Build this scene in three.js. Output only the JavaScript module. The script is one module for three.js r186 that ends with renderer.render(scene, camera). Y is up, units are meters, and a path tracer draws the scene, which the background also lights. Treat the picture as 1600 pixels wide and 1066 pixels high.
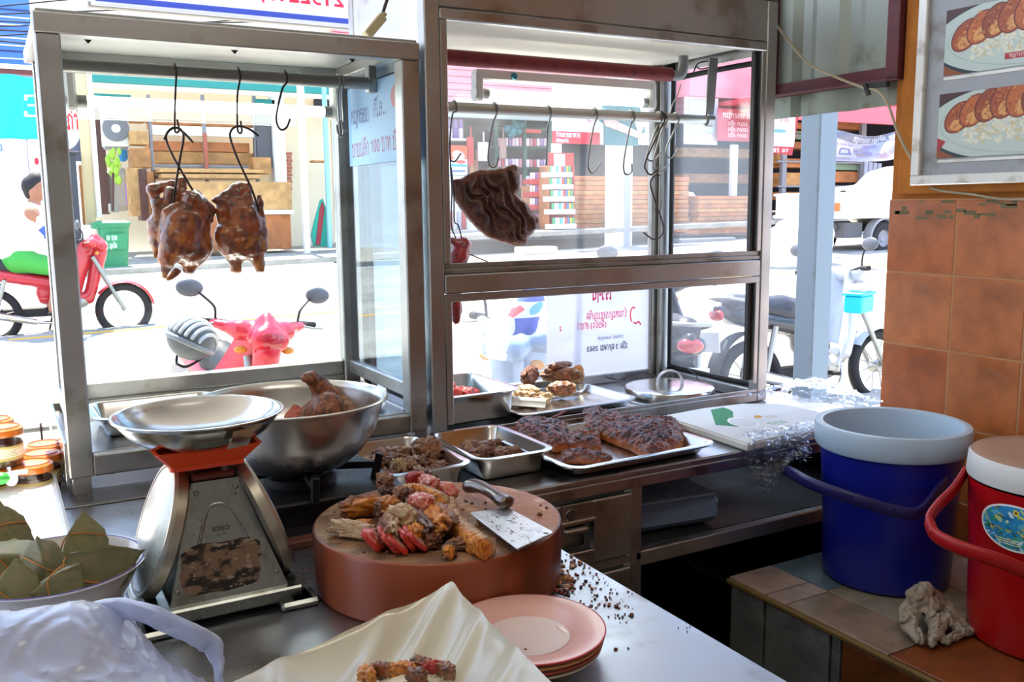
import * as THREE from 'three';
import { mergeGeometries, toCreasedNormals as creased } from 'three/addons/utils/BufferGeometryUtils.js';
import { RectAreaLightUniformsLib } from 'three/addons/lights/RectAreaLightUniformsLib.js';
import { createNoise3D } from 'simplex-noise';

// ---------- camera, sky, sun, exposure ----------
const scene = new THREE.Scene();
const camera = new THREE.PerspectiveCamera(40.592, 1600 / 1066, 0.05, 400);
camera.position.set(0, 1.4, 0);
camera.rotation.set(-0.1442, -0.5121, -0.0095, 'YXZ');
const renderer = new THREE.WebGLRenderer({ antialias: true });
renderer.toneMapping = THREE.LinearToneMapping;
renderer.toneMappingExposure = 2.3;
renderer.shadowMap.enabled = true;
RectAreaLightUniformsLib.init();

const sun = new THREE.DirectionalLight(0xfff3e0, 9.0);
sun.position.set(3.2, 30, -18); sun.target.position.set(2, 0, -6);
sun.castShadow = true; sun.shadow.mapSize.set(4096, 4096); sun.shadow.radius = 1;
Object.assign(sun.shadow.camera, { left: -32, right: 32, top: 30, bottom: -30, near: 1, far: 90 });
sun.name = 'sun'; scene.add(sun, sun.target);

{ // clear tropical sky: pale near the horizon, blue overhead
  const W = 64, H = 64, d = new Float32Array(W * H * 4);
  for (let j = 0; j < H; j++) for (let i = 0; i < W; i++) {
    const e = Math.max(0, ((j + 0.5) / H - 0.5) * 2), k = Math.pow(e, 0.55), o = (j * W + i) * 4;
    d[o] = 1.15 * (1 - k) + 0.42 * k; d[o + 1] = 1.25 * (1 - k) + 0.72 * k; d[o + 2] = 1.4 * (1 - k) + 1.35 * k; d[o + 3] = 1;
  }
  const t = new THREE.DataTexture(d, W, H, THREE.RGBAFormat, THREE.FloatType);
  t.mapping = THREE.EquirectangularReflectionMapping; t.magFilter = t.minFilter = THREE.LinearFilter; t.needsUpdate = true;
  scene.background = t; scene.environment = t;
  scene.backgroundIntensity = scene.environmentIntensity = 1.15;
}

// ---------- small tools ----------
const V = (x, y, z) => new THREE.Vector3(x, y, z);
let seed = 7;
const rnd = () => { seed = (seed + 0x6d2b79f5) | 0; let t = Math.imul(seed ^ (seed >>> 15), 1 | seed); t = (t + Math.imul(t ^ (t >>> 7), 61 | t)) ^ t; return ((t ^ (t >>> 14)) >>> 0) / 4294967296; };
const rr = (a, b) => a + (b - a) * rnd();
const n3 = createNoise3D(rnd);
const fbm = (x, y, z, o = 4) => { let s = 0, a = 0.5; for (let i = 0; i < o; i++) { s += a * n3(x, y, z); x *= 2.03; y *= 2.03; z *= 2.03; a *= 0.5; } return s; };
const clamp = (x, a = 0, b = 1) => Math.min(b, Math.max(a, x));
const sst = (a, b, x) => { const t = clamp((x - a) / (b - a)); return t * t * (3 - 2 * t); };
const mix = (a, b, t) => a + (b - a) * t;
const mix3 = (a, b, t) => [mix(a[0], b[0], t), mix(a[1], b[1], t), mix(a[2], b[2], t)];
const IX = { x: 'x', y: 'y', z: 'z' };
// where the line of sight through a point of the photograph (1600 x 1066) meets the plane axis = value: used to measure the place
function P(px, py, ax, v) {
  const d = V((px - 800) / 1441, -(py - 533) / 1441, -1).applyEuler(camera.rotation);
  return d.multiplyScalar((v - camera.position[IX[ax]]) / d[IX[ax]]).add(camera.position);
}

const D = (px, py, d) => V((px - 800) / 1441, -(py - 533) / 1441, -1).applyEuler(camera.rotation).multiplyScalar(d).add(camera.position); // the same at a distance

// ---------- geometry ----------
const creaseN = (g, a) => creased(g.scale(1000, 1000, 1000), a).scale(0.001, 0.001, 0.001); // at 1000 times its size, because points closer than 1 cm would be taken for one

const clean = (g) => { g = g.index ? g.toNonIndexed() : g; for (const k of Object.keys(g.attributes)) if (!['position', 'normal', 'uv', 'color'].includes(k)) g.deleteAttribute(k); if (!g.attributes.normal) g.computeVertexNormals(); if (!g.attributes.uv) g.setAttribute('uv', new THREE.Float32BufferAttribute(new Float32Array(g.attributes.position.count * 2), 2)); return g; };
const mg = (...l) => { l = l.flat(9).map(clean); const c = l.some((g) => g.attributes.color); if (c) for (const g of l) if (!g.attributes.color) g.setAttribute('color', new THREE.Float32BufferAttribute(new Float32Array(g.attributes.position.count * 3).fill(1), 3)); return l.length > 1 ? mergeGeometries(l) : l[0]; };
function polys(list) { // list of convex polygons (arrays of points): flat-shaded triangles
  const p = [];
  for (const q of list) for (let i = 1; i + 1 < q.length; i++) p.push(...q[0], ...q[i], ...q[i + 1]);
  const g = new THREE.BufferGeometry(); g.setAttribute('position', new THREE.Float32BufferAttribute(p, 3)); g.computeVertexNormals();
  return clean(g);
}
function box(w, h, d, x = 0, y = 0, z = 0, c = 0.002) { // box centred at x, y, z with chamfered edges: 44 triangles
  c = Math.min(c, w / 3, h / 3, d / 3);
  const H = [w / 2, h / 2, d / 2], o = [x, y, z], L = [];
  const pt = (s, k) => s.map((q, i) => o[i] + q * (i === k ? H[i] : H[i] - c));
  const face = (q) => { const a = V(...q[0]), n = V(...q[1]).sub(a).cross(V(...q[2]).sub(a)), m = q.reduce((s, e) => s.add(V(...e)), V(0, 0, 0)).divideScalar(q.length).sub(V(...o)); L.push(n.dot(m) < 0 ? q.slice().reverse() : q); };
  const at = (k, sk, i, si, j, sj) => { const s = [0, 0, 0]; s[k] = sk; s[i] = si; s[j] = sj; return s; };
  for (let k = 0; k < 3; k++) {
    const i = (k + 1) % 3, j = (k + 2) % 3;
    for (const sk of [-1, 1]) face([[-1, -1], [1, -1], [1, 1], [-1, 1]].map(([a, b]) => pt(at(k, sk, i, a, j, b), k)));
    for (const a of [-1, 1]) for (const b of [-1, 1]) face([pt(at(k, -1, i, a, j, b), i), pt(at(k, 1, i, a, j, b), i), pt(at(k, 1, i, a, j, b), j), pt(at(k, -1, i, a, j, b), j)]);
  }
  for (const a of [-1, 1]) for (const b of [-1, 1]) for (const e of [-1, 1]) face([0, 1, 2].map((k) => pt([a, b, e], k)));
  return polys(L);
}
const bx = (x0, x1, y0, y1, z0, z1, c) => box(Math.abs(x1 - x0), Math.abs(y1 - y0), Math.abs(z1 - z0), (x0 + x1) / 2, (y0 + y1) / 2, (z0 + z1) / 2, c);
function rod(a, b, r, r2 = r, n = 10) { // round bar from a to b
  const d = b.clone().sub(a), g = new THREE.CylinderGeometry(r2, r, d.length(), n, 1);
  g.applyQuaternion(new THREE.Quaternion().setFromUnitVectors(V(0, 1, 0), d.clone().normalize())); g.translate((a.x + b.x) / 2, (a.y + b.y) / 2, (a.z + b.z) / 2);
  return clean(g);
}
function beam(a, b, w, h) { // rectangular bar from a to b
  const d = b.clone().sub(a), g = box(w, h, d.length(), 0, 0, 0, Math.min(w, h) * 0.12), m = new THREE.Matrix4().lookAt(b, a, Math.abs(d.clone().normalize().y) > 0.98 ? V(0, 0, 1) : V(0, 1, 0));
  g.applyMatrix4(m.setPosition((a.x + b.x) / 2, (a.y + b.y) / 2, (a.z + b.z) / 2)); return g;
}
function tube(pts, r, seg = 24, n = 7, closed = false) { // bent round wire through the points, with closed ends
  const c = new THREE.CatmullRomCurve3(pts, closed, 'catmullrom', 0.5), l = [clean(new THREE.TubeGeometry(c, seg, r, n, closed))];
  if (!closed) for (const p of [pts[0], pts[pts.length - 1]]) { const s = new THREE.SphereGeometry(r, n, 4); s.translate(p.x, p.y, p.z); l.push(clean(s)); }
  return mg(l);
}
const lathe = (pr, n = 48) => clean(new THREE.LatheGeometry(pr.map(([r, y]) => new THREE.Vector2(r, y)), n));
function lath(pr, n = 48, crease = 0.6) { return clean(creaseN(new THREE.LatheGeometry(pr.map(([r, y]) => new THREE.Vector2(r, y)), n), crease)); }
function ext(pts, depth, bevel = 0, holes = [], curveSegments = 6) { // outline in x, y pushed out along z from 0 to depth
  const s = pts.isShape ? pts : new THREE.Shape(pts.map((p) => new THREE.Vector2(p[0], p[1])));
  for (const h of holes) s.holes.push(new THREE.Path(h.map((p) => new THREE.Vector2(p[0], p[1]))));
  return clean(new THREE.ExtrudeGeometry(s, { depth: depth - 2 * bevel, bevelEnabled: bevel > 0, bevelThickness: bevel, bevelSize: bevel, bevelOffset: -bevel, bevelSegments: 1, curveSegments })).translate(0, 0, bevel);
}
const sph = (r, x, y, z, sx = 1, sy = 1, sz = 1, n = 16) => clean(new THREE.SphereGeometry(r, n, Math.max(6, n * 0.7 | 0)).scale(sx, sy, sz).translate(x, y, z));
function sheet(f, nu, nv, thick = 0) { // parametric surface f(u, v) -> Vector3, given thickness along its normals when thick > 0
  const at = (i, j) => f(i / nu, j / nv), G = [];
  for (let j = 0; j <= nv; j++) for (let i = 0; i <= nu; i++) G.push(at(i, j));
  const idx = []; for (let j = 0; j < nv; j++) for (let i = 0; i < nu; i++) { const a = j * (nu + 1) + i, b = a + 1, c = a + nu + 1, d = c + 1; idx.push(a, b, d, a, d, c); }
  const g = new THREE.BufferGeometry().setFromPoints(G); g.setIndex(idx);
  const uv = []; for (let j = 0; j <= nv; j++) for (let i = 0; i <= nu; i++) uv.push(i / nu, j / nv);
  g.setAttribute('uv', new THREE.Float32BufferAttribute(uv, 2)); g.computeVertexNormals();
  if (!thick) return clean(g);
  const N = g.attributes.normal, n = G.length, all = [...G, ...G.map((p, i) => p.clone().addScaledVector(V(N.getX(i), N.getY(i), N.getZ(i)), -thick))], id = idx.slice();
  for (let i = 0; i < idx.length; i += 3) id.push(idx[i] + n, idx[i + 2] + n, idx[i + 1] + n);
  const e = []; for (let i = 0; i < nu; i++) e.push([i + 1, i], [nv * (nu + 1) + i, nv * (nu + 1) + i + 1]);
  for (let j = 0; j < nv; j++) e.push([j * (nu + 1), (j + 1) * (nu + 1)], [(j + 1) * (nu + 1) + nu, j * (nu + 1) + nu]);
  for (const [a, b] of e) id.push(a, b, b + n, a, b + n, a + n);
  const s = new THREE.BufferGeometry().setFromPoints(all); s.setIndex(id); s.setAttribute('uv', new THREE.Float32BufferAttribute([...uv, ...uv], 2));
  return clean(creaseN(s, 0.9));
}
// surface of a distance field f(x, y, z) < 0, by surface nets
function field(f, lo, hi, cell) {
  const N = [0, 1, 2].map((k) => Math.ceil((hi[k] - lo[k]) / cell) + 2), [nx, ny, nz] = N, val = new Float32Array(nx * ny * nz), id = (i, j, k) => (k * ny + j) * nx + i;
  for (let k = 0; k < nz; k++) for (let j = 0; j < ny; j++) for (let i = 0; i < nx; i++) val[id(i, j, k)] = f(lo[0] + i * cell, lo[1] + j * cell, lo[2] + k * cell);
  const vert = new Int32Array(nx * ny * nz).fill(-1), pos = [], tri = [];
  for (let k = 0; k < nz - 1; k++) for (let j = 0; j < ny - 1; j++) for (let i = 0; i < nx - 1; i++) {
    let s = [0, 0, 0], n = 0, m = 0; const c = [];
    for (let q = 0; q < 8; q++) { const v = val[id(i + (q & 1), j + ((q >> 1) & 1), k + (q >> 2))]; c.push(v); if (v < 0) m++; }
    if (!m || m === 8) continue;
    for (let a = 0; a < 8; a++) for (let b = 0; b < 3; b++) { const o = a | (1 << b); if (o === a || (c[a] < 0) === (c[o] < 0)) continue; const t = c[a] / (c[a] - c[o]); n++; for (let e = 0; e < 3; e++) s[e] += ((a >> e) & 1) + (e === b ? t : 0); }
    vert[id(i, j, k)] = pos.length / 3; pos.push(lo[0] + (i + s[0] / n) * cell, lo[1] + (j + s[1] / n) * cell, lo[2] + (k + s[2] / n) * cell);
  }
  for (let k = 1; k < nz - 1; k++) for (let j = 1; j < ny - 1; j++) for (let i = 1; i < nx - 1; i++) {
    const a = val[id(i, j, k)] < 0;
    for (let e = 0; e < 3; e++) {
      const b = val[id(i + (e === 0), j + (e === 1), k + (e === 2))] < 0; if (a === b) continue;
      const u = [0, 0, 0], w = [0, 0, 0]; u[(e + 1) % 3] = 1; w[(e + 2) % 3] = 1;
      const q = [vert[id(i, j, k)], vert[id(i - u[0], j - u[1], k - u[2])], vert[id(i - u[0] - w[0], j - u[1] - w[1], k - u[2] - w[2])], vert[id(i - w[0], j - w[1], k - w[2])]];
      if (q.some((x) => x < 0)) continue;
      if (a) tri.push(q[0], q[1], q[2], q[0], q[2], q[3]); else tri.push(q[0], q[2], q[1], q[0], q[3], q[2]);
    }
  }
  const g = new THREE.BufferGeometry(); g.setAttribute('position', new THREE.Float32BufferAttribute(pos, 3)); g.setIndex(tri); g.computeVertexNormals();
  return g;
}
const cap = (x, y, z, a, b) => { const dx = b[0] - a[0], dy = b[1] - a[1], dz = b[2] - a[2], t = clamp(((x - a[0]) * dx + (y - a[1]) * dy + (z - a[2]) * dz) / (dx * dx + dy * dy + dz * dz + 1e-12)); return Math.hypot(x - a[0] - dx * t, y - a[1] - dy * t, z - a[2] - dz * t) - mix(a[3], b[3], t); };
const smin = (a, b, k) => { const h = clamp(0.5 + 0.5 * (b - a) / k); return mix(b, a, h) - k * h * (1 - h); };
// body of tapered limbs [[x,y,z,r],[x,y,z,r]] joined smoothly
function limbs(list, k, cell, disp = null, pad = 0.02) {
  const lo = [1e9, 1e9, 1e9], hi = [-1e9, -1e9, -1e9];
  for (const [a, b] of list) for (const p of [a, b]) for (let e = 0; e < 3; e++) { lo[e] = Math.min(lo[e], p[e] - p[3] - pad); hi[e] = Math.max(hi[e], p[e] + p[3] + pad); }
  return field((x, y, z) => { let d = 1e9; for (const [a, b] of list) d = smin(d, cap(x, y, z, a, b), k); return d + (disp ? disp(x, y, z) : 0); }, lo, hi, cell);
}
function paint(g, f) { // vertex colours (linear) from f(x, y, z, nx, ny, nz)
  const p = g.attributes.position, n = g.attributes.normal, c = new Float32Array(p.count * 3);
  for (let i = 0; i < p.count; i++) c.set(f(p.getX(i), p.getY(i), p.getZ(i), n.getX(i), n.getY(i), n.getZ(i)), i * 3);
  g.setAttribute('color', new THREE.BufferAttribute(c, 3)); return g;
}
function uvm(g) { // uv in metres by the way each face points
  if (g.userData.uvKept) return g;
  const p = g.attributes.position, n = g.attributes.normal, u = new Float32Array(p.count * 2);
  for (let i = 0; i < p.count; i++) {
    const a = Math.abs(n.getX(i)), b = Math.abs(n.getY(i)), c = Math.abs(n.getZ(i)), x = p.getX(i), y = p.getY(i), z = p.getZ(i);
    if (b >= a && b >= c) { u[2 * i] = x; u[2 * i + 1] = -z; } else if (a >= c) { u[2 * i] = z; u[2 * i + 1] = y; } else { u[2 * i] = x; u[2 * i + 1] = y; }
  }
  g.setAttribute('uv', new THREE.BufferAttribute(u, 2)); return g;
}
const keep = (g) => { g.userData.uvKept = true; return g; };
// uv 0..1 over the x-y (or other) extent, for printed faces
function flatUV(g, a = 'x', b = 'y', flip = false) {
  g.computeBoundingBox(); const { min, max } = g.boundingBox, p = g.attributes.position, u = new Float32Array(p.count * 2), get = { x: (i) => p.getX(i), y: (i) => p.getY(i), z: (i) => p.getZ(i) };
  for (let i = 0; i < p.count; i++) { const s = (get[a](i) - min[a]) / (max[a] - min[a]); u[2 * i] = flip === true ? 1 - s : s; const r = (get[b](i) - min[b]) / (max[b] - min[b]); u[2 * i + 1] = flip === 2 ? 1 - r : r; }
  g.setAttribute('uv', new THREE.BufferAttribute(u, 2)); return keep(g);
}

// ---------- things, parts, structure ----------
const taken = new Map();
const numbered = (n) => { n = n.replace(/_\d{3}$/, ''); const k = taken.get(n) ?? 0; taken.set(n, k + 1); return k ? n + '_' + String(k).padStart(3, '0') : n; };
function thing(name, label, category, pos = [0, 0, 0], turn = 0, group) {
  const o = new THREE.Group(); o.name = numbered(name); o.position.set(...pos); o.rotation.y = turn; o.userData = { label, category };
  if (group) o.userData.group = group;
  scene.add(o); return o;
}
function mesh(name, g, m, parent) {
  const o = new THREE.Mesh(uvm(g), m); o.name = name; o.castShadow = o.receiveShadow = true; (parent ?? scene).add(o); return o;
}
const part = (t, name, g, m, label) => { const o = mesh(name, g, m, t); if (label) o.userData.label = label; return o; };
const wpart = (t, name, g, m, label) => part(t, name, g.translate(-t.position.x, -t.position.y, -t.position.z), m, label); // geometry given in world coordinates
const cpart = (t, name, g, m, label) => { g.computeBoundingBox(); const c = g.boundingBox.getCenter(V(0, 0, 0)); const o = part(t, name, g.translate(-c.x, -c.y, -c.z), m, label); o.position.copy(c); return o; };
function single(name, label, category, g, m, pos = [0, 0, 0], turn = 0, group) {
  const o = mesh(numbered(name), g, m); o.position.set(...pos); o.rotation.y = turn; o.userData = { label, category }; if (group) o.userData.group = group; return o;
}
function wsingle(name, label, category, g, m, group) { // geometry in world coordinates; the mesh gets its origin at the base centre
  g.computeBoundingBox(); const b = g.boundingBox, p = [(b.min.x + b.max.x) / 2, b.min.y, (b.min.z + b.max.z) / 2];
  return single(name, label, category, g.translate(-p[0], -p[1], -p[2]), m, p, 0, group);
}
function copy(o, pos, turn = 0, label, group) {
  const c = o.clone(); c.name = numbered(o.name); c.userData = { ...o.userData }; if (label) c.userData.label = label; if (group) c.userData.group = group;
  if (pos) c.position.set(...pos); c.rotation.set(0, turn, 0); scene.add(c); return c;
}
const struct = (name, g, m, parent) => { const o = mesh(parent ? name : numbered(name), g, m, parent); if (!parent) o.userData.kind = 'structure'; return o; };

// ---------- textures ----------
function tex(w, h, f, srgb = true, wrap = true) { // f(u, v) -> [r, g, b] 0..1 (display values when srgb)
  const d = new Uint8Array(w * h * 4);
  for (let j = 0; j < h; j++) for (let i = 0; i < w; i++) { const c = f((i + 0.5) / w, (j + 0.5) / h), o = (j * w + i) * 4; for (let e = 0; e < 3; e++) d[o + e] = clamp(Array.isArray(c) ? c[e] : c) * 255; d[o + 3] = 255; }
  const t = new THREE.DataTexture(d, w, h); t.magFilter = THREE.LinearFilter; t.minFilter = THREE.LinearMipmapLinearFilter; t.generateMipmaps = true;
  if (srgb) t.colorSpace = THREE.SRGBColorSpace; if (wrap) t.wrapS = t.wrapT = THREE.RepeatWrapping; t.needsUpdate = true; return t;
}
const rep = (t, x, y = x) => { const c = t.clone(); c.repeat.set(x, y); c.needsUpdate = true; return c; };
const lat = new Float32Array(4096); for (let i = 0; i < 4096; i++) lat[i] = rnd() * 2 - 1;
const tn = (u, v, s, o = 4, z = 0) => { // tiling value noise, s cells across
  let t = 0, am = 0.55, n = Math.max(2, Math.round(s / 6)), q = Math.round(z * 131);
  for (let i = 0; i < o; i++) {
    const x = u * n, y = v * n, ix = Math.floor(x), iy = Math.floor(y), fx = x - ix, fy = y - iy, a = fx * fx * (3 - 2 * fx), b = fy * fy * (3 - 2 * fy);
    const h = (p, r) => lat[((((p % n) + n) % n) * 73 + (((r % n) + n) % n) * 179 + i * 977 + q) & 4095];
    t += am * mix(mix(h(ix, iy), h(ix + 1, iy), a), mix(h(ix, iy + 1), h(ix + 1, iy + 1), a), b); n *= 2; am *= 0.55;
  }
  return t;
};
function drawn(w, h, f) { const c = document.createElement('canvas'); c.width = w; c.height = h; const x = c.getContext('2d'); f(x, w, h); const t = new THREE.CanvasTexture(c); t.colorSpace = THREE.SRGBColorSpace; t.anisotropy = 4; return t; }
// a small stroke alphabet for the Thai lettering in the place: polylines in a box 0..1 high, "o" a small loop
const TH = {
  'ก': [0.62, '.08,0 .08,.62 .2,.55 .06,.78 .3,1 .56,.78 .56,0'], 'ข': [0.6, 'o.1,.85;.18,.95 .24,.6 .1,.4 .1,0 .52,0 .52,1'], 'ค': [0.66, 'o.3,.5;.08,0 .08,.75 .32,1 .58,.75 .58,0;.24,.44 .1,.2'], 'ง': [0.55, 'o.28,.86;.38,.9 .42,0 .05,.35'],
  'จ': [0.6, 'o.28,.42;.34,.5 .3,0 .5,.1 .52,.75 .3,1 .06,.8'], 'ด': [0.64, 'o.3,.35;.22,.3 .12,0 .06,.6 .3,1 .56,.75 .56,0'], 'ต': [0.66, 'o.3,.35;.22,.3 .12,0 .06,.7 .2,1 .31,.85 .42,1 .58,.75 .58,0'], 'ท': [0.66, 'o.1,.88;.16,.8 .16,0 .5,1 .56,.9 .56,0'],
  'น': [0.66, 'o.1,.88;.16,.8 .16,.1 .5,.2 .56,.1 .56,1;o.5,.08'], 'บ': [0.62, 'o.1,.9;.14,.82 .14,0 .54,0 .54,1'], 'ป': [0.62, 'o.1,.9;.14,.82 .14,0 .54,0 .54,1.35'], 'พ': [0.72, 'o.1,.9;.12,.8 .2,0 .36,.7 .52,0 .64,1'], 'ภ': [0.66, 'o.1,.05;.2,.05 .18,.6 .08,.75 .32,1 .58,.75 .58,0'],
  'ม': [0.66, 'o.1,.9;.16,.82 .16,.1 .54,0 .56,1;o.1,.08'], 'ย': [0.6, 'o.14,.9;.06,.7 .2,.55 .08,.4 .08,0 .52,0 .52,1'], 'ร': [0.5, 'o.3,.06;.36,.1 .38,.62 .1,.66 .12,.95 .4,1'], 'ล': [0.64, 'o.12,.1;.1,0 .08,.55 .4,.6 .56,.45;.08,.75 .3,1 .56,.8 .56,0'], 'ว': [0.5, 'o.3,.06;.38,.1 .42,.75 .25,1 .06,.82'],
  'ส': [0.64, 'o.12,.1;.1,0 .08,.55 .4,.6 .56,.45;.08,.7 .3,.95 .56,.75 .56,0;.45,.85 .6,1.1'], 'ห': [0.68, 'o.1,.9;.16,.82 .16,0;.16,.45 .5,.85;o.5,.9;.46,.7 .58,.4 .58,0'], 'อ': [0.6, 'o.14,.6;.08,.5 .1,0 .52,0 .54,.75 .3,1 .06,.85'], 'ถ': [0.64, 'o.14,.05;.22,.05 .1,.5 .2,.6 .08,.78 .3,1 .56,.78 .56,0'], 'ฏ': [0.66, '.08,0 .08,.62 .2,.55 .06,.78 .3,1 .56,.78 .56,-.25 .4,-.3 .2,-.2'], 'ซ': [0.6, 'o.1,.85;.18,.95 .24,.6 .1,.4 .1,0 .52,0 .52,.8 .66,1.1'],
  'า': [0.42, '.05,.85 .22,1 .34,.8 .34,0'], 'เ': [0.28, 'o.14,.08;.1,.15 .1,1'], 'แ': [0.5, 'o.14,.08;.1,.15 .1,1;o.36,.08;.32,.15 .32,1'], 'โ': [0.42, 'o.18,.06;.14,.12 .14,1.1 .02,1.3 .36,1.45'], 'ไ': [0.36, 'o.2,.06;.16,.12 .16,1.15 .3,1.35 .06,1.45'], 'ๆ': [0.6, 'o.14,.6;.1,.9 .3,1 .5,.85 .5,-.3'],
  'ู': [0, '-.3,-.1 -.3,-.35 -.08,-.35 -.08,-.1'], 'ุ': [0, '-.12,-.08 -.12,-.35'], 'ี': [0, '-.5,1.12 -.3,1.32 -.06,1.2 -.5,1.12;-.06,1.2 -.06,1.45'], 'ิ': [0, '-.5,1.12 -.3,1.32 -.06,1.2 -.5,1.12'], 'ื': [0, '-.5,1.12 -.3,1.32 -.06,1.2 -.5,1.12;-.06,1.2 -.06,1.45;-.2,1.25 -.2,1.45'], '็': [0, '-.4,1.3 -.2,1.15 -.08,1.3 -.3,1.45'], '่': [0, '-.12,1.5 -.12,1.75'], '้': [0, '-.35,1.3 -.2,1.15 -.08,1.55'], '์': [0, '-.3,1.2 -.12,1.3 -.2,1.45 -.3,1.3'], 'ั': [0, '-.4,1.2 -.2,1.15 -.05,1.45'],
};
function thai(x, s, X, Y, size, lw = 0.12) { // writes s with the baseline at X, Y; Latin letters and digits in the sans font
  x.lineWidth = size * lw; x.lineJoin = x.lineCap = 'round'; const put = (a) => [X + a[0] * size, Y - a[1] * size];
  for (const ch of s) {
    const g = TH[ch];
    if (!g) { x.font = `bold ${size * 1.3 | 0}px sans-serif`; x.fillStyle = x.strokeStyle; x.fillText(ch, X, Y); X += ch === ' ' ? size * 0.4 : x.measureText(ch).width; continue; }
    for (const st of g[1].split(';')) {
      const pts = (st[0] === 'o' ? st.slice(1) : st).split(' ').map((q) => put(q.split(',').map(Number)));
      x.beginPath(); if (st[0] === 'o') x.arc(pts[0][0], pts[0][1], size * 0.09, 0, 7); else pts.forEach((p, i) => (i ? x.lineTo(...p) : x.moveTo(...p))); x.stroke();
    }
    X += (g[0] + (g[0] ? 0.12 : 0)) * size;
  }
  return X;
}

// ---------- materials ----------
const std = (color, roughness = 0.6, metalness = 0, more = {}) => new THREE.MeshStandardMaterial({ color, roughness, metalness, ...more });
const phy = (color, roughness, more = {}) => new THREE.MeshPhysicalMaterial({ color, roughness, ...more });
const T = {};
T.smudge = tex(512, 512, (u, v) => 0.82 + 0.3 * tn(u, v, 24, 5) + (rnd() - 0.5) * 0.04, false);
T.brush = tex(512, 512, (u, v) => 0.5 + 0.5 * (0.6 * n3(Math.cos(u * 6.283) * 0.6, Math.sin(u * 6.283) * 0.6, v * 180) + 0.3 * n3(Math.cos(u * 6.283) * 1.5, Math.sin(u * 6.283) * 1.5 + 9, v * 420)), false);
T.grime = tex(512, 512, (u, v) => { const a = sst(0.1, 0.75, tn(u, v, 30, 6)); return mix3([1, 1, 1], [0.82, 0.79, 0.75], a); });
T.bumpy = tex(512, 512, (u, v) => 0.5 + 0.45 * tn(u, v, 70, 5), false);
T.fine = tex(512, 512, (u, v) => 0.5 + 0.4 * tn(u, v, 160, 3) + (rnd() - 0.5) * 0.2, false);
T.speck = tex(512, 512, (u, v) => 0.86 + 0.16 * tn(u, v, 50, 5) + (rnd() - 0.5) * 0.07);
const M = {};
M.steel = std(0xbab9b8, 0.42, 1, { map: rep(T.grime, 1.7), roughnessMap: rep(T.smudge, 2.2), bumpMap: rep(T.brush, 2.5, 2.5), bumpScale: 0.00012 });
M.steelDull = std(0x9a9894, 0.62, 1, { map: rep(T.grime, 2.3), roughnessMap: rep(T.smudge, 3) });
M.frame = std(0xaaa9a7, 0.5, 1, { map: rep(T.grime, 1.9), roughnessMap: rep(T.smudge, 2.5), bumpMap: rep(T.brush, 2, 2), bumpScale: 0.0001 });
M.shine = std(0xc9c8c6, 0.24, 1, { roughnessMap: rep(T.smudge, 4) });
M.bowl = std(0xc8c5c2, 0.36, 1, { roughnessMap: rep(T.smudge, 3), bumpMap: rep(T.brush, 3, 8), bumpScale: 0.00006 });
M.counter = std(0xb0b3b8, 0.42, 1, { map: rep(T.grime, 2.6), roughnessMap: rep(T.smudge, 3.1), bumpMap: rep(T.fine, 3), bumpScale: 0.00008 });
M.chrome = std(0xd8d8d8, 0.12, 1);
M.hook = std(0x8d8a88, 0.28, 1);
M.hookDark = std(0x4a3f3b, 0.4, 0.9);
M.black = std(0x101011, 0.5);
M.blackIron = std(0x1b1b1c, 0.55, 0.4, { roughnessMap: rep(T.smudge, 6) });
M.rubber = std(0x17171a, 0.75);
M.white = std(0xe9e8e4, 0.45);
M.grime = std(0xc9c4b8, 0.6, 0, { map: rep(T.grime, 4) });
M.glass = new THREE.MeshPhysicalMaterial({ color: 0xf7fbfa, roughness: 0.0, transmission: 1, thickness: 0, ior: 1.45 });
M.glassDusty = new THREE.MeshPhysicalMaterial({ color: 0xf3f6f8, roughness: 0.24, roughnessMap: rep(T.smudge, 1.4), transmission: 1, thickness: 0, ior: 1.45 });
M.glassBlue = new THREE.MeshPhysicalMaterial({ color: 0xdfeaf1, roughness: 0.02, transmission: 1, thickness: 0, ior: 1.5 });
M.red = std(0xb01818, 0.4);
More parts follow.
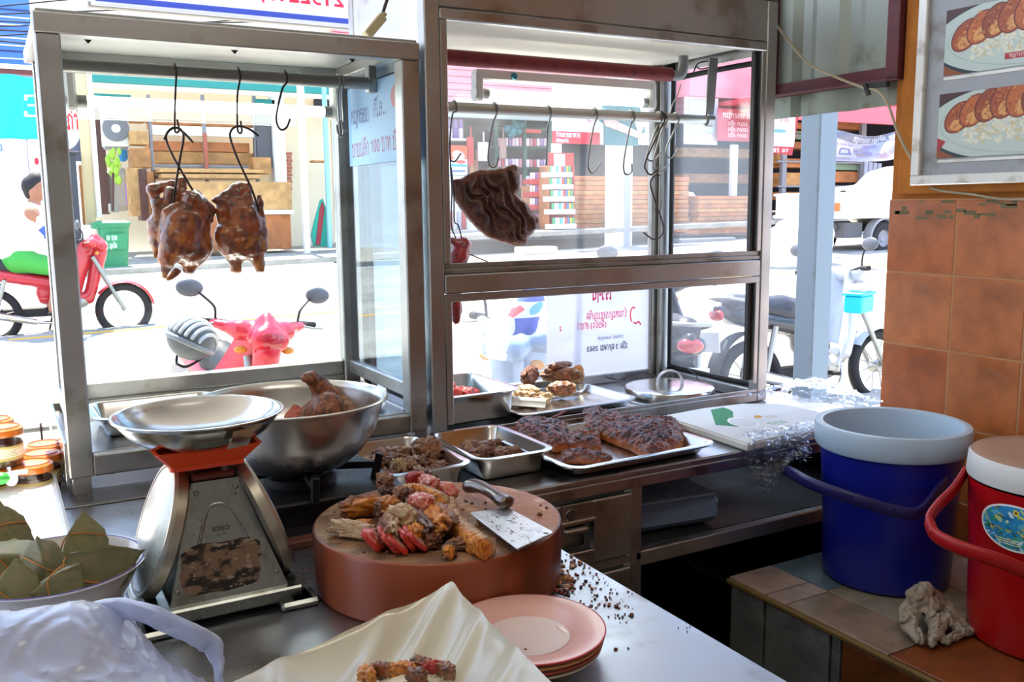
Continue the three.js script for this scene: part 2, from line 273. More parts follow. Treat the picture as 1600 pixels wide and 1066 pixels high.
// ---------- the room ----------
M.cement = std(0x8f8a82, 0.75, 0, { map: rep(T.speck, 0.8), roughnessMap: rep(T.smudge, 0.7) });
M.ceiling = std(0xd9d4c8, 0.85);
M.plaster = std(0xc9791f, 0.8, 0, { map: rep(T.speck, 1.2), bumpMap: rep(T.bumpy, 3), bumpScale: 0.0015 });
M.plasterPale = std(0xd6d2c8, 0.85);
M.grout = std(0xb98a63, 0.9);
struct('floor', bx(-3.3, 2.33, -0.12, 0, -2.72, 2.72), M.cement);
struct('ceiling', bx(-3.3, 2.33, 2.78, 2.9, -2.5, 2.72), M.ceiling);
struct('wall_back', bx(-3.3, 2.33, 0, 2.78, 2.6, 2.72), M.plasterPale);
struct('wall_left', bx(-3.3, -3.18, 0, 2.78, -0.9, 2.6), M.plasterPale);
{
  const w = struct('wall_right', mg(bx(2.21, 2.33, 0, 2.78, -1.755, 2.6), bx(2.19, 2.2105, 1.425, 2.78, -1.722, 2.6, 0.004)), M.plaster);
  // square terracotta tiles, each proud of the recessed joints, in a few tones
  const tones = [0xcb7238, 0xd07a40, 0xc56a32, 0xd47d42].map((c, i) => std(c, 0.42, 0, { map: rep(T.speck, 2.2), roughnessMap: rep(T.smudge, 2 + i * 0.3) }));
  const full = box(0.0125, 0.1965, 0.1965, 0, 0, 0, 0.0018), cut = box(0.0125, 0.1965, 0.2075, 0, 0, 0, 0.0018);
  for (let r = 0; r < 7; r++) for (let c = 0; c < 7; c++) {
    const o = mesh('tile', c ? full : cut, tones[(r * 3 + c * 5 + (r * c) % 2) % 4], w);
    o.position.set(2.2045 + (rnd() - 0.5) * 0.0012, 1.31 - 0.2 * r, c ? -1.442 + 0.2 * (c - 1) : -1.6475);
  }
  struct('trim_1', bx(2.199, 2.21, 0, 1.412, -1.751, -0.243), M.grout, w);
  struct('flaked_paint', mg(...[...Array(26)].map(() => box(0.002, rr(0.004, 0.012), rr(0.01, 0.05), 2.1985, 1.405 - rr(0, 0.045), -1.73 + rr(0, 0.55), 0.0006))), std(0x6f6a4c, 0.9), w);
}
M.zinc = std(0x9fa19c, 0.55, 0.7, { roughnessMap: rep(T.smudge, 2) });
{
  const p = thing('steel_post', 'pale blue square steel post standing on the pavement just beyond the orange wall', 'post', [2.86, 0, -2.62]);
  part(p, 'shaft', box(0.1, 2.66, 0.1, 0, 1.34, 0, 0.006), std(0x74838d, 0.55, 0.1, { map: rep(T.grime, 3) })); part(p, 'foot_plate', box(0.18, 0.012, 0.18, 0, 0.01, 0), M.zinc);
}
{ // corrugated shutter over the gap between cabinet and wall
  const s = thing('corrugated_panel', 'grey corrugated metal panel in a maroon angle frame above the street gap', 'panel', [2.2, 1.66, -1.98]);
  const ribs = [], prof = []; let z = -2.235;
  for (const q of [0, 1, 2, 3, 4, 5, 6, 7, 8, 9, 10, 11]) { prof.push([z, 2.215], [z + 0.085, 2.215], [z + 0.115, 2.23], [z + 0.15, 2.23]); z += 0.18; }
  const fine = prof.filter((p) => p[0] < -1.7);
  for (let i = 0; i + 1 < fine.length; i++) { const [a, b] = [fine[i], fine[i + 1]]; ribs.push([[a[1], 1.67, a[0]], [b[1], 1.67, b[0]], [b[1], 2.6, b[0]], [a[1], 2.6, a[0]]], [[a[1] + 0.002, 1.67, a[0]], [a[1] + 0.002, 2.6, a[0]], [b[1] + 0.002, 2.6, b[0]], [b[1] + 0.002, 1.67, b[0]]]); }
  wpart(s, 'corrugated_sheet', polys(ribs), std(0x8f9488, 0.5, 0.5, { map: rep(T.grime, 2.5) }));
  const mar = std(0x5a2328, 0.55, 0.1, { map: rep(T.grime, 5) });
  wpart(s, 'frame_rail', mg(bx(2.178, 2.214, 1.735, 1.741, -2.245, -1.73), bx(2.206, 2.214, 1.735, 1.775, -2.245, -1.73)), mar);
  wpart(s, 'frame_post', bx(2.17, 2.214, 1.74, 2.62, -1.765, -1.724), mar); wpart(s, 'frame_post', bx(2.18, 2.214, 1.74, 2.62, -2.24, -2.205), mar);
}

// ---------- counters ----------
M.shadeShelf = std(0x2b2b2d, 0.6, 0, { map: rep(T.speck, 2), roughnessMap: rep(T.smudge, 2) });  // near-black colour paints in the deep shade under the steel counter
{
  const c = thing('prep_counter', 'stainless steel preparation counter under the chopping block and scale', 'counter', [0.2, 0, -1.4]);
  wpart(c, 'worktop', mg(bx(-1.6, 0.842, 0.765, 0.8, -2.66, -0.45, 0.004)), M.counter);
  wpart(c, 'cabinet_body', mg(bx(-1.55, 0.8, 0.08, 0.765, -2.6, -0.5)), M.steelDull);
  for (const [x, z] of [[-1.5, -2.55], [0.76, -0.55], [-1.5, -0.55]]) wpart(c, 'leg', bx(x - 0.02, x + 0.02, 0, 0.08, z - 0.02, z + 0.02), M.steelDull);
  // low step at the back edge under the left cabinet, with its seams
  wpart(c, 'back_ledge', bx(-1.6, 0.842, 0.8, 0.803, -2.14, -2.02, 0.001), M.steelDull);
}
{
  const c = thing('side_counter', 'stainless steel counter with drawer and open shelf running to the orange wall', 'counter', [1.52, 0, -2.1]);
  wpart(c, 'worktop', mg(bx(0.843, 2.185, 0.785, 0.8, -2.66, -1.65, 0.004), bx(0.843, 2.185, 0.757, 0.785, -1.668, -1.65, 0.003)), M.counter);
  wpart(c, 'apron', bx(0.843, 2.185, 0.75, 0.786, -1.69, -1.67), M.frame);
  const fr = M.frame;
  wpart(c, 'post', bx(1.245, 1.277, 0.06, 0.757, -1.69, -1.66), fr); wpart(c, 'post', bx(0.85, 0.88, 0.06, 0.757, -1.69, -1.66), fr); wpart(c, 'post', bx(2.15, 2.182, 0.06, 0.757, -1.69, -1.66), fr);
  wpart(c, 'rail', bx(0.88, 1.245, 0.575, 0.597, -1.69, -1.66), fr);
  wpart(c, 'shelf_edge', bx(1.26, 2.16, 0.56, 0.597, -1.685, -1.66, 0.003), fr); wpart(c, 'shelf', bx(1.26, 2.16, 0.585, 0.597, -2.6, -1.686, 0.002), M.shadeShelf);
  wpart(c, 'side_panel', bx(1.245, 1.252, 0.06, 0.757, -2.6, -1.69), M.shadeShelf); wpart(c, 'back_panel', bx(0.85, 2.18, 0.06, 0.785, -2.62, -2.6), M.shadeShelf); wpart(c, 'side_panel', bx(2.175, 2.182, 0.06, 0.757, -2.6, -1.69), M.shadeShelf);
  wpart(c, 'floor_shelf', bx(0.86, 2.17, 0.06, 0.08, -2.6, -1.66), M.shadeShelf);
  // drawer: front with lock and a recessed pull
  const d = wpart(c, 'drawer', mg(bx(0.9, 1.048, 0.602, 0.748, -1.664, -1.648, 0.003), bx(1.132, 1.24, 0.602, 0.748, -1.664, -1.648, 0.003), bx(1.048, 1.132, 0.706, 0.748, -1.664, -1.648, 0.001), bx(1.048, 1.132, 0.602, 0.634, -1.664, -1.648, 0.001), bx(1.048, 1.132, 0.634, 0.706, -1.69, -1.685)), fr);
  const local = (g) => g.translate(-1.52, 0, 2.1);
  const L = [1.072, 0.724, -1.648];
  const put = (g, name, m) => part(d, name, local(g), m);
  put(mg(new THREE.TorusGeometry(0.0125, 0.002, 6, 24).translate(...L), new THREE.CylinderGeometry(0.0105, 0.0105, 0.006, 20).rotateX(Math.PI / 2).translate(...L), bx(1.0705, 1.0735, 0.718, 0.73, -1.6452, -1.6442, 0.0002)), 'lock', M.hook);
  put(mg(bx(1.044, 1.136, 0.702, 0.711, -1.65, -1.642), bx(1.044, 1.136, 0.629, 0.637, -1.65, -1.642), bx(1.044, 1.051, 0.634, 0.706, -1.65, -1.642), bx(1.129, 1.136, 0.634, 0.706, -1.65, -1.642), bx(1.056, 1.122, 0.674, 0.692, -1.676, -1.646, 0.006)), 'handle', M.steel);
  const d2 = wpart(c, 'drawer', bx(0.9, 1.24, 0.36, 0.57, -1.664, -1.65, 0.003), fr); void d2;
}

// ---------- the two display cabinets ----------
const Xw = (v, name, g, m, label) => wpart(v, name, g, m, label);
{
  const x0 = 0.106, x1 = 0.912, zf = -2.053, zb = -2.57, y0 = 0.852, yt = 1.783, c = thing('display_cabinet', 'glazed steel display cabinet on short feet with two roast birds hanging inside', 'cabinet', [(x0 + x1) / 2, 0.8, (zf + zb) / 2]);
  const f = M.frame, p = 0.046;
  for (const [x, z] of [[x0, zf], [x1 - p, zf], [x1 - p, zb + p]]) Xw(c, 'post', bx(x, x + p, y0, yt - 0.04, z, z - p, 0.003), f);
  Xw(c, 'corner_strip', bx(x0 + 0.016, x0 + 0.027, y0, yt - 0.03, zb + 0.012, zb + 0.024, 0.002), M.shine);
  for (const [x, z] of [[x0, zf], [x1 - 0.04, zf], [x0, zb + p], [x1 - 0.04, zb + p]]) Xw(c, 'foot', mg(bx(x + 0.004, x + 0.04, 0.815, y0, z - 0.002, z - 0.038), rod(V(x + 0.022, 0.803, z - 0.02), V(x + 0.022, 0.817, z - 0.02), 0.018, 0.016, 16)), M.frame);
  Xw(c, 'front_top_rail', bx(x0 - 0.002, x1 + 0.001, yt - 0.0405, yt, zf + 0.0015, zf - p, 0.003), f); Xw(c, 'back_top_rail', bx(x0, x1, yt - 0.03, yt, zb, zb + p, 0.003), f);
  for (const x of [x0, x1 - p]) Xw(c, 'side_top_rail', bx(x + 0.001, x + p - 0.001, yt - 0.03, yt - 0.001, zb + p, zf - p, 0.003), f);
  Xw(c, 'front_bottom_rail', bx(x0 + p, x1 - p, y0, 0.897, zf - 0.001, zf - 0.03, 0.003), f); Xw(c, 'back_bottom_rail', mg(bx(x0, x1, y0, 0.925, zb, zb + 0.03), bx(x0 + p, x1 - p, 0.925, 0.968, zb + 0.004, zb + 0.034, 0.004)), f);
  for (const x of [x0, x1 - p]) Xw(c, 'side_bottom_rail', mg(bx(x, x + p, y0, 0.905, zb + 0.03, zf - 0.03), bx(x + 0.012, x + 0.034, 0.93, 0.968, zb + p, zf - p, 0.004)), f);
  Xw(c, 'floor_panel', bx(x0 + 0.004, x1 - 0.004, 0.885, 0.9, zb + 0.02, zf - 0.02, 0.002), M.counter);
  Xw(c, 'roof_panel', bx(x0 + 0.004, x1 - 0.004, yt - 0.002, yt + 0.006, zb + 0.004, zf - 0.004, 0.002), M.zinc);
  for (const x of [x0 + 0.02, x1 - 0.024]) Xw(c, 'side_pane', bx(x, x + 0.004, 0.93, yt - 0.028, x > 0.5 ? zb + p : zb + 0.024, zf - p, 0.0005), x > 0.5 ? M.glassBlue : M.glass);
  Xw(c, 'back_pane', bx(x0 + 0.026, x1 - p, 0.945, yt - 0.03, zb + 0.016, zb + 0.02, 0.0005), M.glass);
  Xw(c, 'side_kick_panel', bx(x0 - 0.006, x0, 0.835, 0.925, zb + 0.02, zf - 0.02, 0.001), M.shine);
  const zr = -2.27, rail = Xw(c, 'hanging_rail', mg(rod(V(x0 + 0.044, 1.713, zr), V(0.872, 1.713, zr), 0.0155, 0.0155, 20)), std(0x8d8d8b, 0.4, 0.8)); void rail;
  Xw(c, 'rail_flange', bx(0.862, 0.884, 1.69, 1.756, zr - 0.014, zr + 0.014), M.frame);
  for (const x of [0.215, 0.52, 0.8]) Xw(c, 'wing_bolt', mg(rod(V(x, 1.752, -2.2), V(x, 1.782, -2.2), 0.003), beam(V(x - 0.012, 1.766, -2.2), V(x - 0.002, 1.755, -2.2), 0.004, 0.003), beam(V(x + 0.012, 1.766, -2.2), V(x + 0.002, 1.755, -2.2), 0.004, 0.003)), M.black);
}
{
  const x0 = 0.926, x1 = 2.056, zf = -2.053, zb = -2.57, c = thing('warming_cabinet', 'wide steel cabinet with deep hood and two rows of glass doors', 'cabinet', [1.49, 0.8, -2.31]);
  const f = M.frame, k = M.rubber, p = 0.04;
  for (const x of [x0, x1 - p]) Xw(c, 'post', bx(x, x + p, 0.802, 1.985, zf, zf - p, 0.003), f);
  for (const x of [x0, x1 - p]) Xw(c, 'post', bx(x, x + p, 0.802, 1.985, zb, zb + p, 0.003), f);
  Xw(c, 'hood_front', mg(bx(x0 + p, x1 - p, 1.871, 1.985, zf - 0.002, zf - 0.012, 0.002), bx(x0 + p, x1 - p, 1.842, 1.868, zf + 0.001, zf - 0.02, 0.003)), f);
  Xw(c, 'hood_roof', bx(x0, x1, 1.985, 1.995, zb, zf, 0.003), M.steelDull);
  Xw(c, 'hood_back', bx(x0 + p, x1 - p, 1.86, 1.985, zb, zb + 0.01, 0.002), M.steelDull);
  Xw(c, 'hood_ceiling', bx(x0 + p, x1 - p, 1.866, 1.874, zb + 0.012, zf - 0.022, 0.002), std(0xcfcabd, 0.6));
  Xw(c, 'hood_side', bx(x0 + 0.002, x0 + 0.01, 1.74, 1.985, zb + p, zf - p, 0.002), M.steel); Xw(c, 'side_sill', bx(x0 + 0.002, x0 + 0.01, 0.805, 0.86, zb + p, zf - p, 0.002), M.steel); Xw(c, 'hood_side', bx(x1 - 0.01, x1 - 0.002, 1.842, 1.985, zb + p, zf - p, 0.002), M.steel);
  { // black rubber gasket round the side window
    const r = [[zb + 0.09, 1.73], [zf - 0.09, 1.73], [zf - 0.06, 1.70], [zf - 0.055, 1.6], [zf - 0.055, 0.95], [zf - 0.07, 0.89], [zb + 0.09, 0.88], [zb + 0.06, 0.93], [zb + 0.06, 1.68]];
    Xw(c, 'window_gasket', tube(r.map(([z, y]) => V(x0 + 0.004, y, z)), 0.009, 90, 6, true), k);
    Xw(c, 'side_pane', bx(x0 + 0.004, x0 + 0.007, 0.86, 1.742, zb + p, zf - p, 0.0005), M.glassBlue);
  }
  // front: door stiles, the wide middle rail, black tracks
  for (const [a, b] of [[x0 + p + 0.001, x0 + p + 0.02], [x1 - p - 0.018, x1 - p - 0.001]]) { Xw(c, 'stile', bx(a, b, 1.263, 1.842, zf - 0.001, zf - 0.018, 0.002), f); Xw(c, 'stile', bx(a, b, 0.858, 1.17, zf - 0.001, zf - 0.018, 0.002), f); }
  Xw(c, 'middle_rail', bx(x0 + p + 0.001, x1 - p - 0.001, 1.189, 1.236, zf, zf - 0.03, 0.003), f); Xw(c, 'lower_rail', bx(x0 + p + 0.001, x1 - p - 0.001, 1.168, 1.187, zf - 0.001, zf - 0.02, 0.002), f);
  Xw(c, 'track', mg(bx(x0 + p, x1 - p, 1.237, 1.25, zf - 0.004, zf - 0.03), bx(x0 + p, x1 - p, 1.25, 1.263, zf - 0.008, zf - 0.012, 0.001), bx(x0 + p, x1 - p, 1.25, 1.263, zf - 0.02, zf - 0.024, 0.001)), M.steelDull);
  Xw(c, 'sill', mg(bx(x0 + p, x1 - p, 0.802, 0.83, zf, zf - 0.012, 0.002), bx(x0 + p, x1 - p, 0.83, 0.84, zf - 0.002, zf - 0.007, 0.001), bx(x0 + p, x1 - p, 0.802, 0.834, zf - 0.016, zf - 0.02, 0.001), bx(x0 + p, x1 - p, 0.802, 0.83, zf - 0.026, zf - 0.034, 0.001)), f);
  for (const [a, b] of [[0.868, 1.168], [1.263, 1.842]]) Xw(c, 'door_edge', bx(x1 - p - 0.034, x1 - p - 0.018, a, b, zf - 0.012, zf - 0.03, 0.002), M.black);
  // back wall of glass with a thick corner post, and the right side pane in a black gasket
  Xw(c, 'corner_post', mg(bx(x1 - 0.075, x1 - p, 0.802, 1.86, zb + 0.004, zb + 0.034, 0.004), rod(V(x1 - 0.05, 0.81, zb + 0.044), V(x1 - 0.05, 1.85, zb + 0.044), 0.007)), M.steelDull);
  Xw(c, 'back_sill', bx(x0 + p, x1 - p, 0.802, 0.835, zb + 0.002, zb + 0.03, 0.003), f); Xw(c, 'side_sill', bx(x1 - p, x1 - 0.006, 0.802, 0.835, zb + p, zf - p, 0.003), f);
  Xw(c, 'back_pane', bx(x0 + p, x1 - 0.07, 0.83, 1.86, zb + 0.014, zb + 0.018, 0.0005), M.glassDusty);
  { const r = [[zb + 0.06, 1.8], [zb + 0.075, 1.82], [zf - 0.07, 1.82], [zf - 0.055, 1.8], [zf - 0.055, 0.87], [zf - 0.07, 0.845], [zb + 0.075, 0.845], [zb + 0.06, 0.87]];
    Xw(c, 'window_gasket', tube(r.map(([z, y]) => V(x1 - 0.012, y, z)), 0.009, 90, 6, true), k); Xw(c, 'side_pane', bx(x1 - 0.014, x1 - 0.01, 0.835, 1.842, zb + p, zf - p, 0.0005), M.glassDusty); }
  const zr = -2.27;
  Xw(c, 'hanging_rail', rod(V(x0 + p, 1.664, zr), V(1.99, 1.664, zr), 0.0145, 0.0145, 20), std(0xc6c6c0, 0.35, 0.7));
  Xw(c, 'rail_bracket', mg(beam(V(2.0, 1.852, zr + 0.004), V(1.985, 1.643, zr + 0.004), 0.034, 0.006), rod(V(1.975, 1.664, zr), V(2.0, 1.664, zr), 0.02, 0.02, 16)), M.frame);
  Xw(c, 'red_pipe', rod(V(x0 + p, 1.806, -2.35), V(1.9, 1.806, -2.35), 0.021, 0.021, 18), std(0x7d2226, 0.6, 0.1, { map: rep(T.grime, 7) }));
  Xw(c, 'pipe_elbow', mg(tube([V(1.89, 1.806, -2.35), V(1.935, 1.806, -2.35), V(1.95, 1.83, -2.35), V(1.95, 1.868, -2.35)], 0.016, 20, 12)), std(0x8a8d8c, 0.5));
}
// fluorescent tubes: a glowing tube and an area light of its size just under it
function tubeLamp(label, x0, x1, y, z, holder, batten, power) {
  const t = thing('fluorescent_lamp', label, 'lamp', [(x0 + x1) / 2, y, z]), w = std(0xd6d5cf, 0.5);
  const glow = new THREE.MeshStandardMaterial({ color: 0xffffff, emissive: 0xf6fff4, emissiveIntensity: 5 });
  wpart(t, 'tube', rod(V(x0 + 0.03, y, z), V(x1 - 0.03, y, z), 0.0135, 0.0135, 18), glow);
  for (const [x, s] of [[x0 + 0.022, 1], [x1 - 0.022, -1]]) wpart(t, 'end_cap', rod(V(x - s * 0.012, y, z), V(x + s * 0.012, y, z), 0.0145, 0.0145, 16), M.zinc);
  for (const x of [x0, x1]) wpart(t, 'socket', mg(bx(x - 0.012, x + 0.012, y - 0.022, y + holder, z - 0.022, z + 0.022, 0.006), rod(V(x - 0.013, y, z), V(x + 0.013, y, z), 0.02, 0.02, 16)), w);
  if (batten) wpart(t, 'batten', mg(bx(x0 - 0.01, x1 + 0.01, y + 0.036, y + 0.066, z - 0.02, z + 0.02, 0.004)), w);
  if (batten) wpart(t, 'rivet', rod(V(x0 + 0.11, y + 0.051, z + 0.018), V(x0 + 0.11, y + 0.051, z + 0.026), 0.011, 0.009, 14), std(0x1f7f93, 0.5), 'teal plastic rivet');
  const l = new THREE.RectAreaLight(0xf2fff2, power, x1 - x0 - 0.06, 0.026); l.position.set((x0 + x1) / 2, y - 0.016, z); l.lookAt((x0 + x1) / 2, y - 1, z); l.name = 'tube_light'; scene.add(l);
}
tubeLamp('lit fluorescent tube under the roof of the cabinet with hanging birds', 0.19, 0.83, 1.654, -2.42, 0.09, false, 14);
tubeLamp('lit fluorescent tube on a white batten under the red pipe', 1.265, 1.89, 1.728, -2.44, 0.06, true, 14);

{ // made-up lamp out of view, added to brighten the stall inside
  const t = thing('added_fill_lamp', 'unseen twin tube lamp added under the ceiling to brighten the stall', 'lamp', [0.5, 2.72, -0.35]), glow = new THREE.MeshStandardMaterial({ color: 0xffffff, emissive: 0xfff6e6, emissiveIntensity: 3 });
  part(t, 'lamp_body', box(1.24, 0.05, 0.16, 0, 0.03, 0, 0.008), M.white); for (const z of [-0.05, 0.05]) part(t, 'tube', rod(V(-0.6, -0.014, z), V(0.6, -0.014, z), 0.014, 0.014, 14), glow);
  const l = new THREE.RectAreaLight(0xfff6e6, 5.5, 1.2, 0.14); l.position.set(0.5, 2.685, -0.35); l.lookAt(0.5, 1, -0.35); l.name = 'added_fill_light'; scene.add(l);
}
// ---------- kitchen gear ----------
const rrect = (w, d, r, n = 5) => { const p = []; for (const [sx, sz, a0] of [[1, 1, 0], [-1, 1, 90], [-1, -1, 180], [1, -1, 270]]) for (let i = 0; i <= n; i++) { const a = (a0 + 90 * i / n) * Math.PI / 180; p.push([sx * (w / 2 - r) + r * Math.cos(a), sz * (d / 2 - r) + r * Math.sin(a)]); } return p; };
function rings(list, crease = 0.7) { // skin over a stack of rings with the same number of points [[x,y,z]...], closed at both ends
  const n = list[0].length, pos = list.flat(), id = [];
  for (let k = 0; k + 1 < list.length; k++) for (let i = 0; i < n; i++) { const a = k * n + i, b = k * n + (i + 1) % n, c = a + n, d = b + n; id.push(a, c, b, b, c, d); }
  for (const [k, f] of [[0, 0], [list.length - 1, 1]]) { const m = [0, 0, 0]; for (const p of list[k]) for (let e = 0; e < 3; e++) m[e] += p[e] / n; pos.push(m); const q = pos.length - 1; for (let i = 0; i < n; i++) { const a = k * n + i, b = k * n + (i + 1) % n; f ? id.push(a, q, b) : id.push(a, b, q); } }
  const g = new THREE.BufferGeometry(); g.setAttribute('position', new THREE.Float32BufferAttribute(pos.flat(), 3)); g.setIndex(id);
  return clean(creaseN(g, crease));
}
function panGeo(w, d, h, { lip = 0.012, taper = 0.012, r = 0.03, t = 0.0015, floorY = 0.003 } = {}) { // pressed steel pan: outer floor, wall, rolled lip, inner wall, inner floor
  const ring = (o, y) => rrect(w + 2 * o, d + 2 * o, Math.max(0.006, r + o)).map(([x, z]) => [x, y, z]);
  return rings([ring(-taper - 0.05, 0), ring(-taper - 0.008, 0), ring(-taper, 0.008), ring(0, h - 0.004), ring(lip, h - 0.005), ring(lip + 0.002, h - 0.001), ring(lip, h), ring(-0.001, h), ring(-0.004, h - 0.004), ring(-taper - t, 0.011), ring(-taper - 0.01, floorY), ring(-taper - 0.05, floorY)], 0.9);
}
function sweep(pts, w, h, seg, n, disp, col, square = 0.6, closeR = true) { // rounded bar along a curve; w across, h up; disp(s, a) scales; col(s, a, p)
  const c = new THREE.CatmullRomCurve3(pts), R = [], C = [];
  for (let i = 0; i <= seg; i++) {
    const s = i / seg, p = c.getPoint(s), t = c.getTangent(s), side = V(-t.z, 0, t.x).normalize(), up = side.clone().cross(t).normalize(); if (up.y < 0) up.negate();
    const e = closeR ? Math.min(1, Math.sqrt(Math.min(s, 1 - s) * 14 + 0.15)) : 1, ring = [];
    for (let k = 0; k < n; k++) {
      const a = k / n * Math.PI * 2, ca = Math.cos(a), sa = Math.sin(a), q = Math.pow(Math.pow(Math.abs(ca), 2 / square) + Math.pow(Math.abs(sa), 2 / square), -square / 2), m = e * q * (disp ? disp(s, a) : 1);
      const v = p.clone().addScaledVector(side, ca * m * w / 2).addScaledVector(up, sa * m * h / 2); ring.push([v.x, v.y, v.z]);
    }
    R.push(ring);
  }
  void C; const g = rings(R, 1.2);
  return g;
}
// deep and shallow pans
const panMat = M.shine;
const pans = [
  ['steel_pan', 'deep steel pan heaped with shredded brown meat beside the gas stove', 0.185, 0.285, 0.056, 0.766, -1.868, 0.02, {}],
  ['steel_pan', 'deep steel pan holding a few dark meat strips, second from the stove', 0.18, 0.27, 0.056, 0.984, -1.868, 0, {}],
  ['steel_tray', 'broad shallow steel tray carrying the big slabs of roast pork', 0.41, 0.335, 0.03, 1.282, -1.823, 0.03, { taper: 0.014, r: 0.035, lip: 0.014 }],
];
for (const [n, l, w, d, h, x, z, a, o] of pans) single(n, l, 'tray', panGeo(w, d, h, o), panMat, [x, 0.801, z], a);
single('steel_pan', 'empty steel pan on the floor of the cabinet with hanging birds', 'tray', panGeo(0.27, 0.2, 0.047, {}), panMat, [0.315, 0.9005, -2.27], 0.02);
single('steel_pan', 'deep steel pan of red meat strips behind the sliding glass', 'tray', panGeo(0.29, 0.29, 0.085, {}), panMat, [1.112, 0.812, -2.35], 0.02);
single('steel_tray', 'shallow steel tray with boiled chicken pieces behind the sliding glass', 'tray', panGeo(0.4, 0.27, 0.028, { lip: 0.01 }), panMat, [1.44, 0.806, -2.3], 0.04);
{ // pot lid
  const t = thing('pot_lid', 'round steel pot lid with strap handle lying in the warming cabinet', 'lid', [1.83, 0.8015, -2.245], -0.35);
  part(t, 'lid_disc', lath([[0.0, 0.041], [0.1, 0.04], [0.134, 0.037], [0.138, 0.035], [0.1405, 0.03], [0.1405, 0.002], [0.142, 0.0], [0.139, 0.0], [0.139, 0.03], [0.134, 0.034], [0, 0.038]], 64, 0.5), M.shine);
  const pts = []; for (let i = 0; i <= 16; i++) { const a = Math.PI * i / 16; pts.push([Math.cos(a) * 0.042, 0.04 + Math.pow(Math.sin(a), 0.75) * 0.047]); }
  const inner = pts.map(([x, y]) => [x * 0.95, y - (y > 0.045 ? 0.002 : 0)]).reverse();
  part(t, 'strap_handle', ext([...pts, ...inner], 0.024, 0.0006).translate(0, 0, -0.012), M.steel);
}
{ // mixing bowl on a portable stove
  const s = thing('gas_stove', 'black cast portable gas stove under the steel mixing bowl', 'stove', [0.5, 0.8035, -1.752]);
  part(s, 'body', mg(box(0.3, 0.05, 0.25, 0, 0.036, 0, 0.008), box(0.34, 0.012, 0.28, 0, 0.058, 0, 0.004)), M.blackIron);
  for (const [x, z] of [[-0.14, -0.11], [0.14, -0.11], [-0.14, 0.11], [0.14, 0.11]]) part(s, 'foot', box(0.03, 0.012, 0.03, x, 0.006, z), M.rubber);
  part(s, 'burner_ring', lath([[0.05, 0.064], [0.05, 0.082], [0.062, 0.086], [0.07, 0.08], [0.07, 0.064]], 32, 0.5), M.blackIron);
  for (let i = 0; i < 5; i++) { const a = i * 1.2566 + 0.42, u = V(Math.cos(a), 0, Math.sin(a)); part(s, 'pan_support', mg(beam(u.clone().multiplyScalar(0.07).setY(0.092), u.clone().multiplyScalar(0.15).setY(0.092), 0.012, 0.014), beam(u.clone().multiplyScalar(0.145).setY(0.062), u.clone().multiplyScalar(0.158).setY(0.114), 0.014, 0.016)), M.blackIron); }
  part(s, 'control_knob', rod(V(0.08, 0.036, 0.125), V(0.08, 0.036, 0.15), 0.019, 0.016, 20), M.black); part(s, 'gas_pipe', tube([V(-0.15, 0.03, 0), V(-0.19, 0.03, 0.02), V(-0.24, 0.014, 0.08)], 0.007, 12), std(0x6d1f17, 0.6));
  single('mixing_bowl', 'large round steel mixing bowl of braised pork legs on the stove', 'bowl', lath([[0, 0.0], [0.088, 0.0], [0.105, 0.006], [0.135, 0.03], [0.16, 0.068], [0.176, 0.118], [0.178, 0.126], [0.187, 0.13], [0.1875, 0.133], [0.184, 0.135], [0.176, 0.131], [0.172, 0.118], [0.157, 0.07], [0.132, 0.034], [0.103, 0.009], [0, 0.004]], 72, 0.9), M.bowl, [0.487, 0.9035, -1.745]);
}
single('tray_board', 'long brown wooden strip lying on the counter beside the stove', 'board', box(0.2, 0.014, 0.03, 0, 0.007, 0, 0.002), std(0x6d3a28, 0.6, 0, { map: rep(T.speck, 3) }), [0.43, 0.8, -1.575], 0.02);
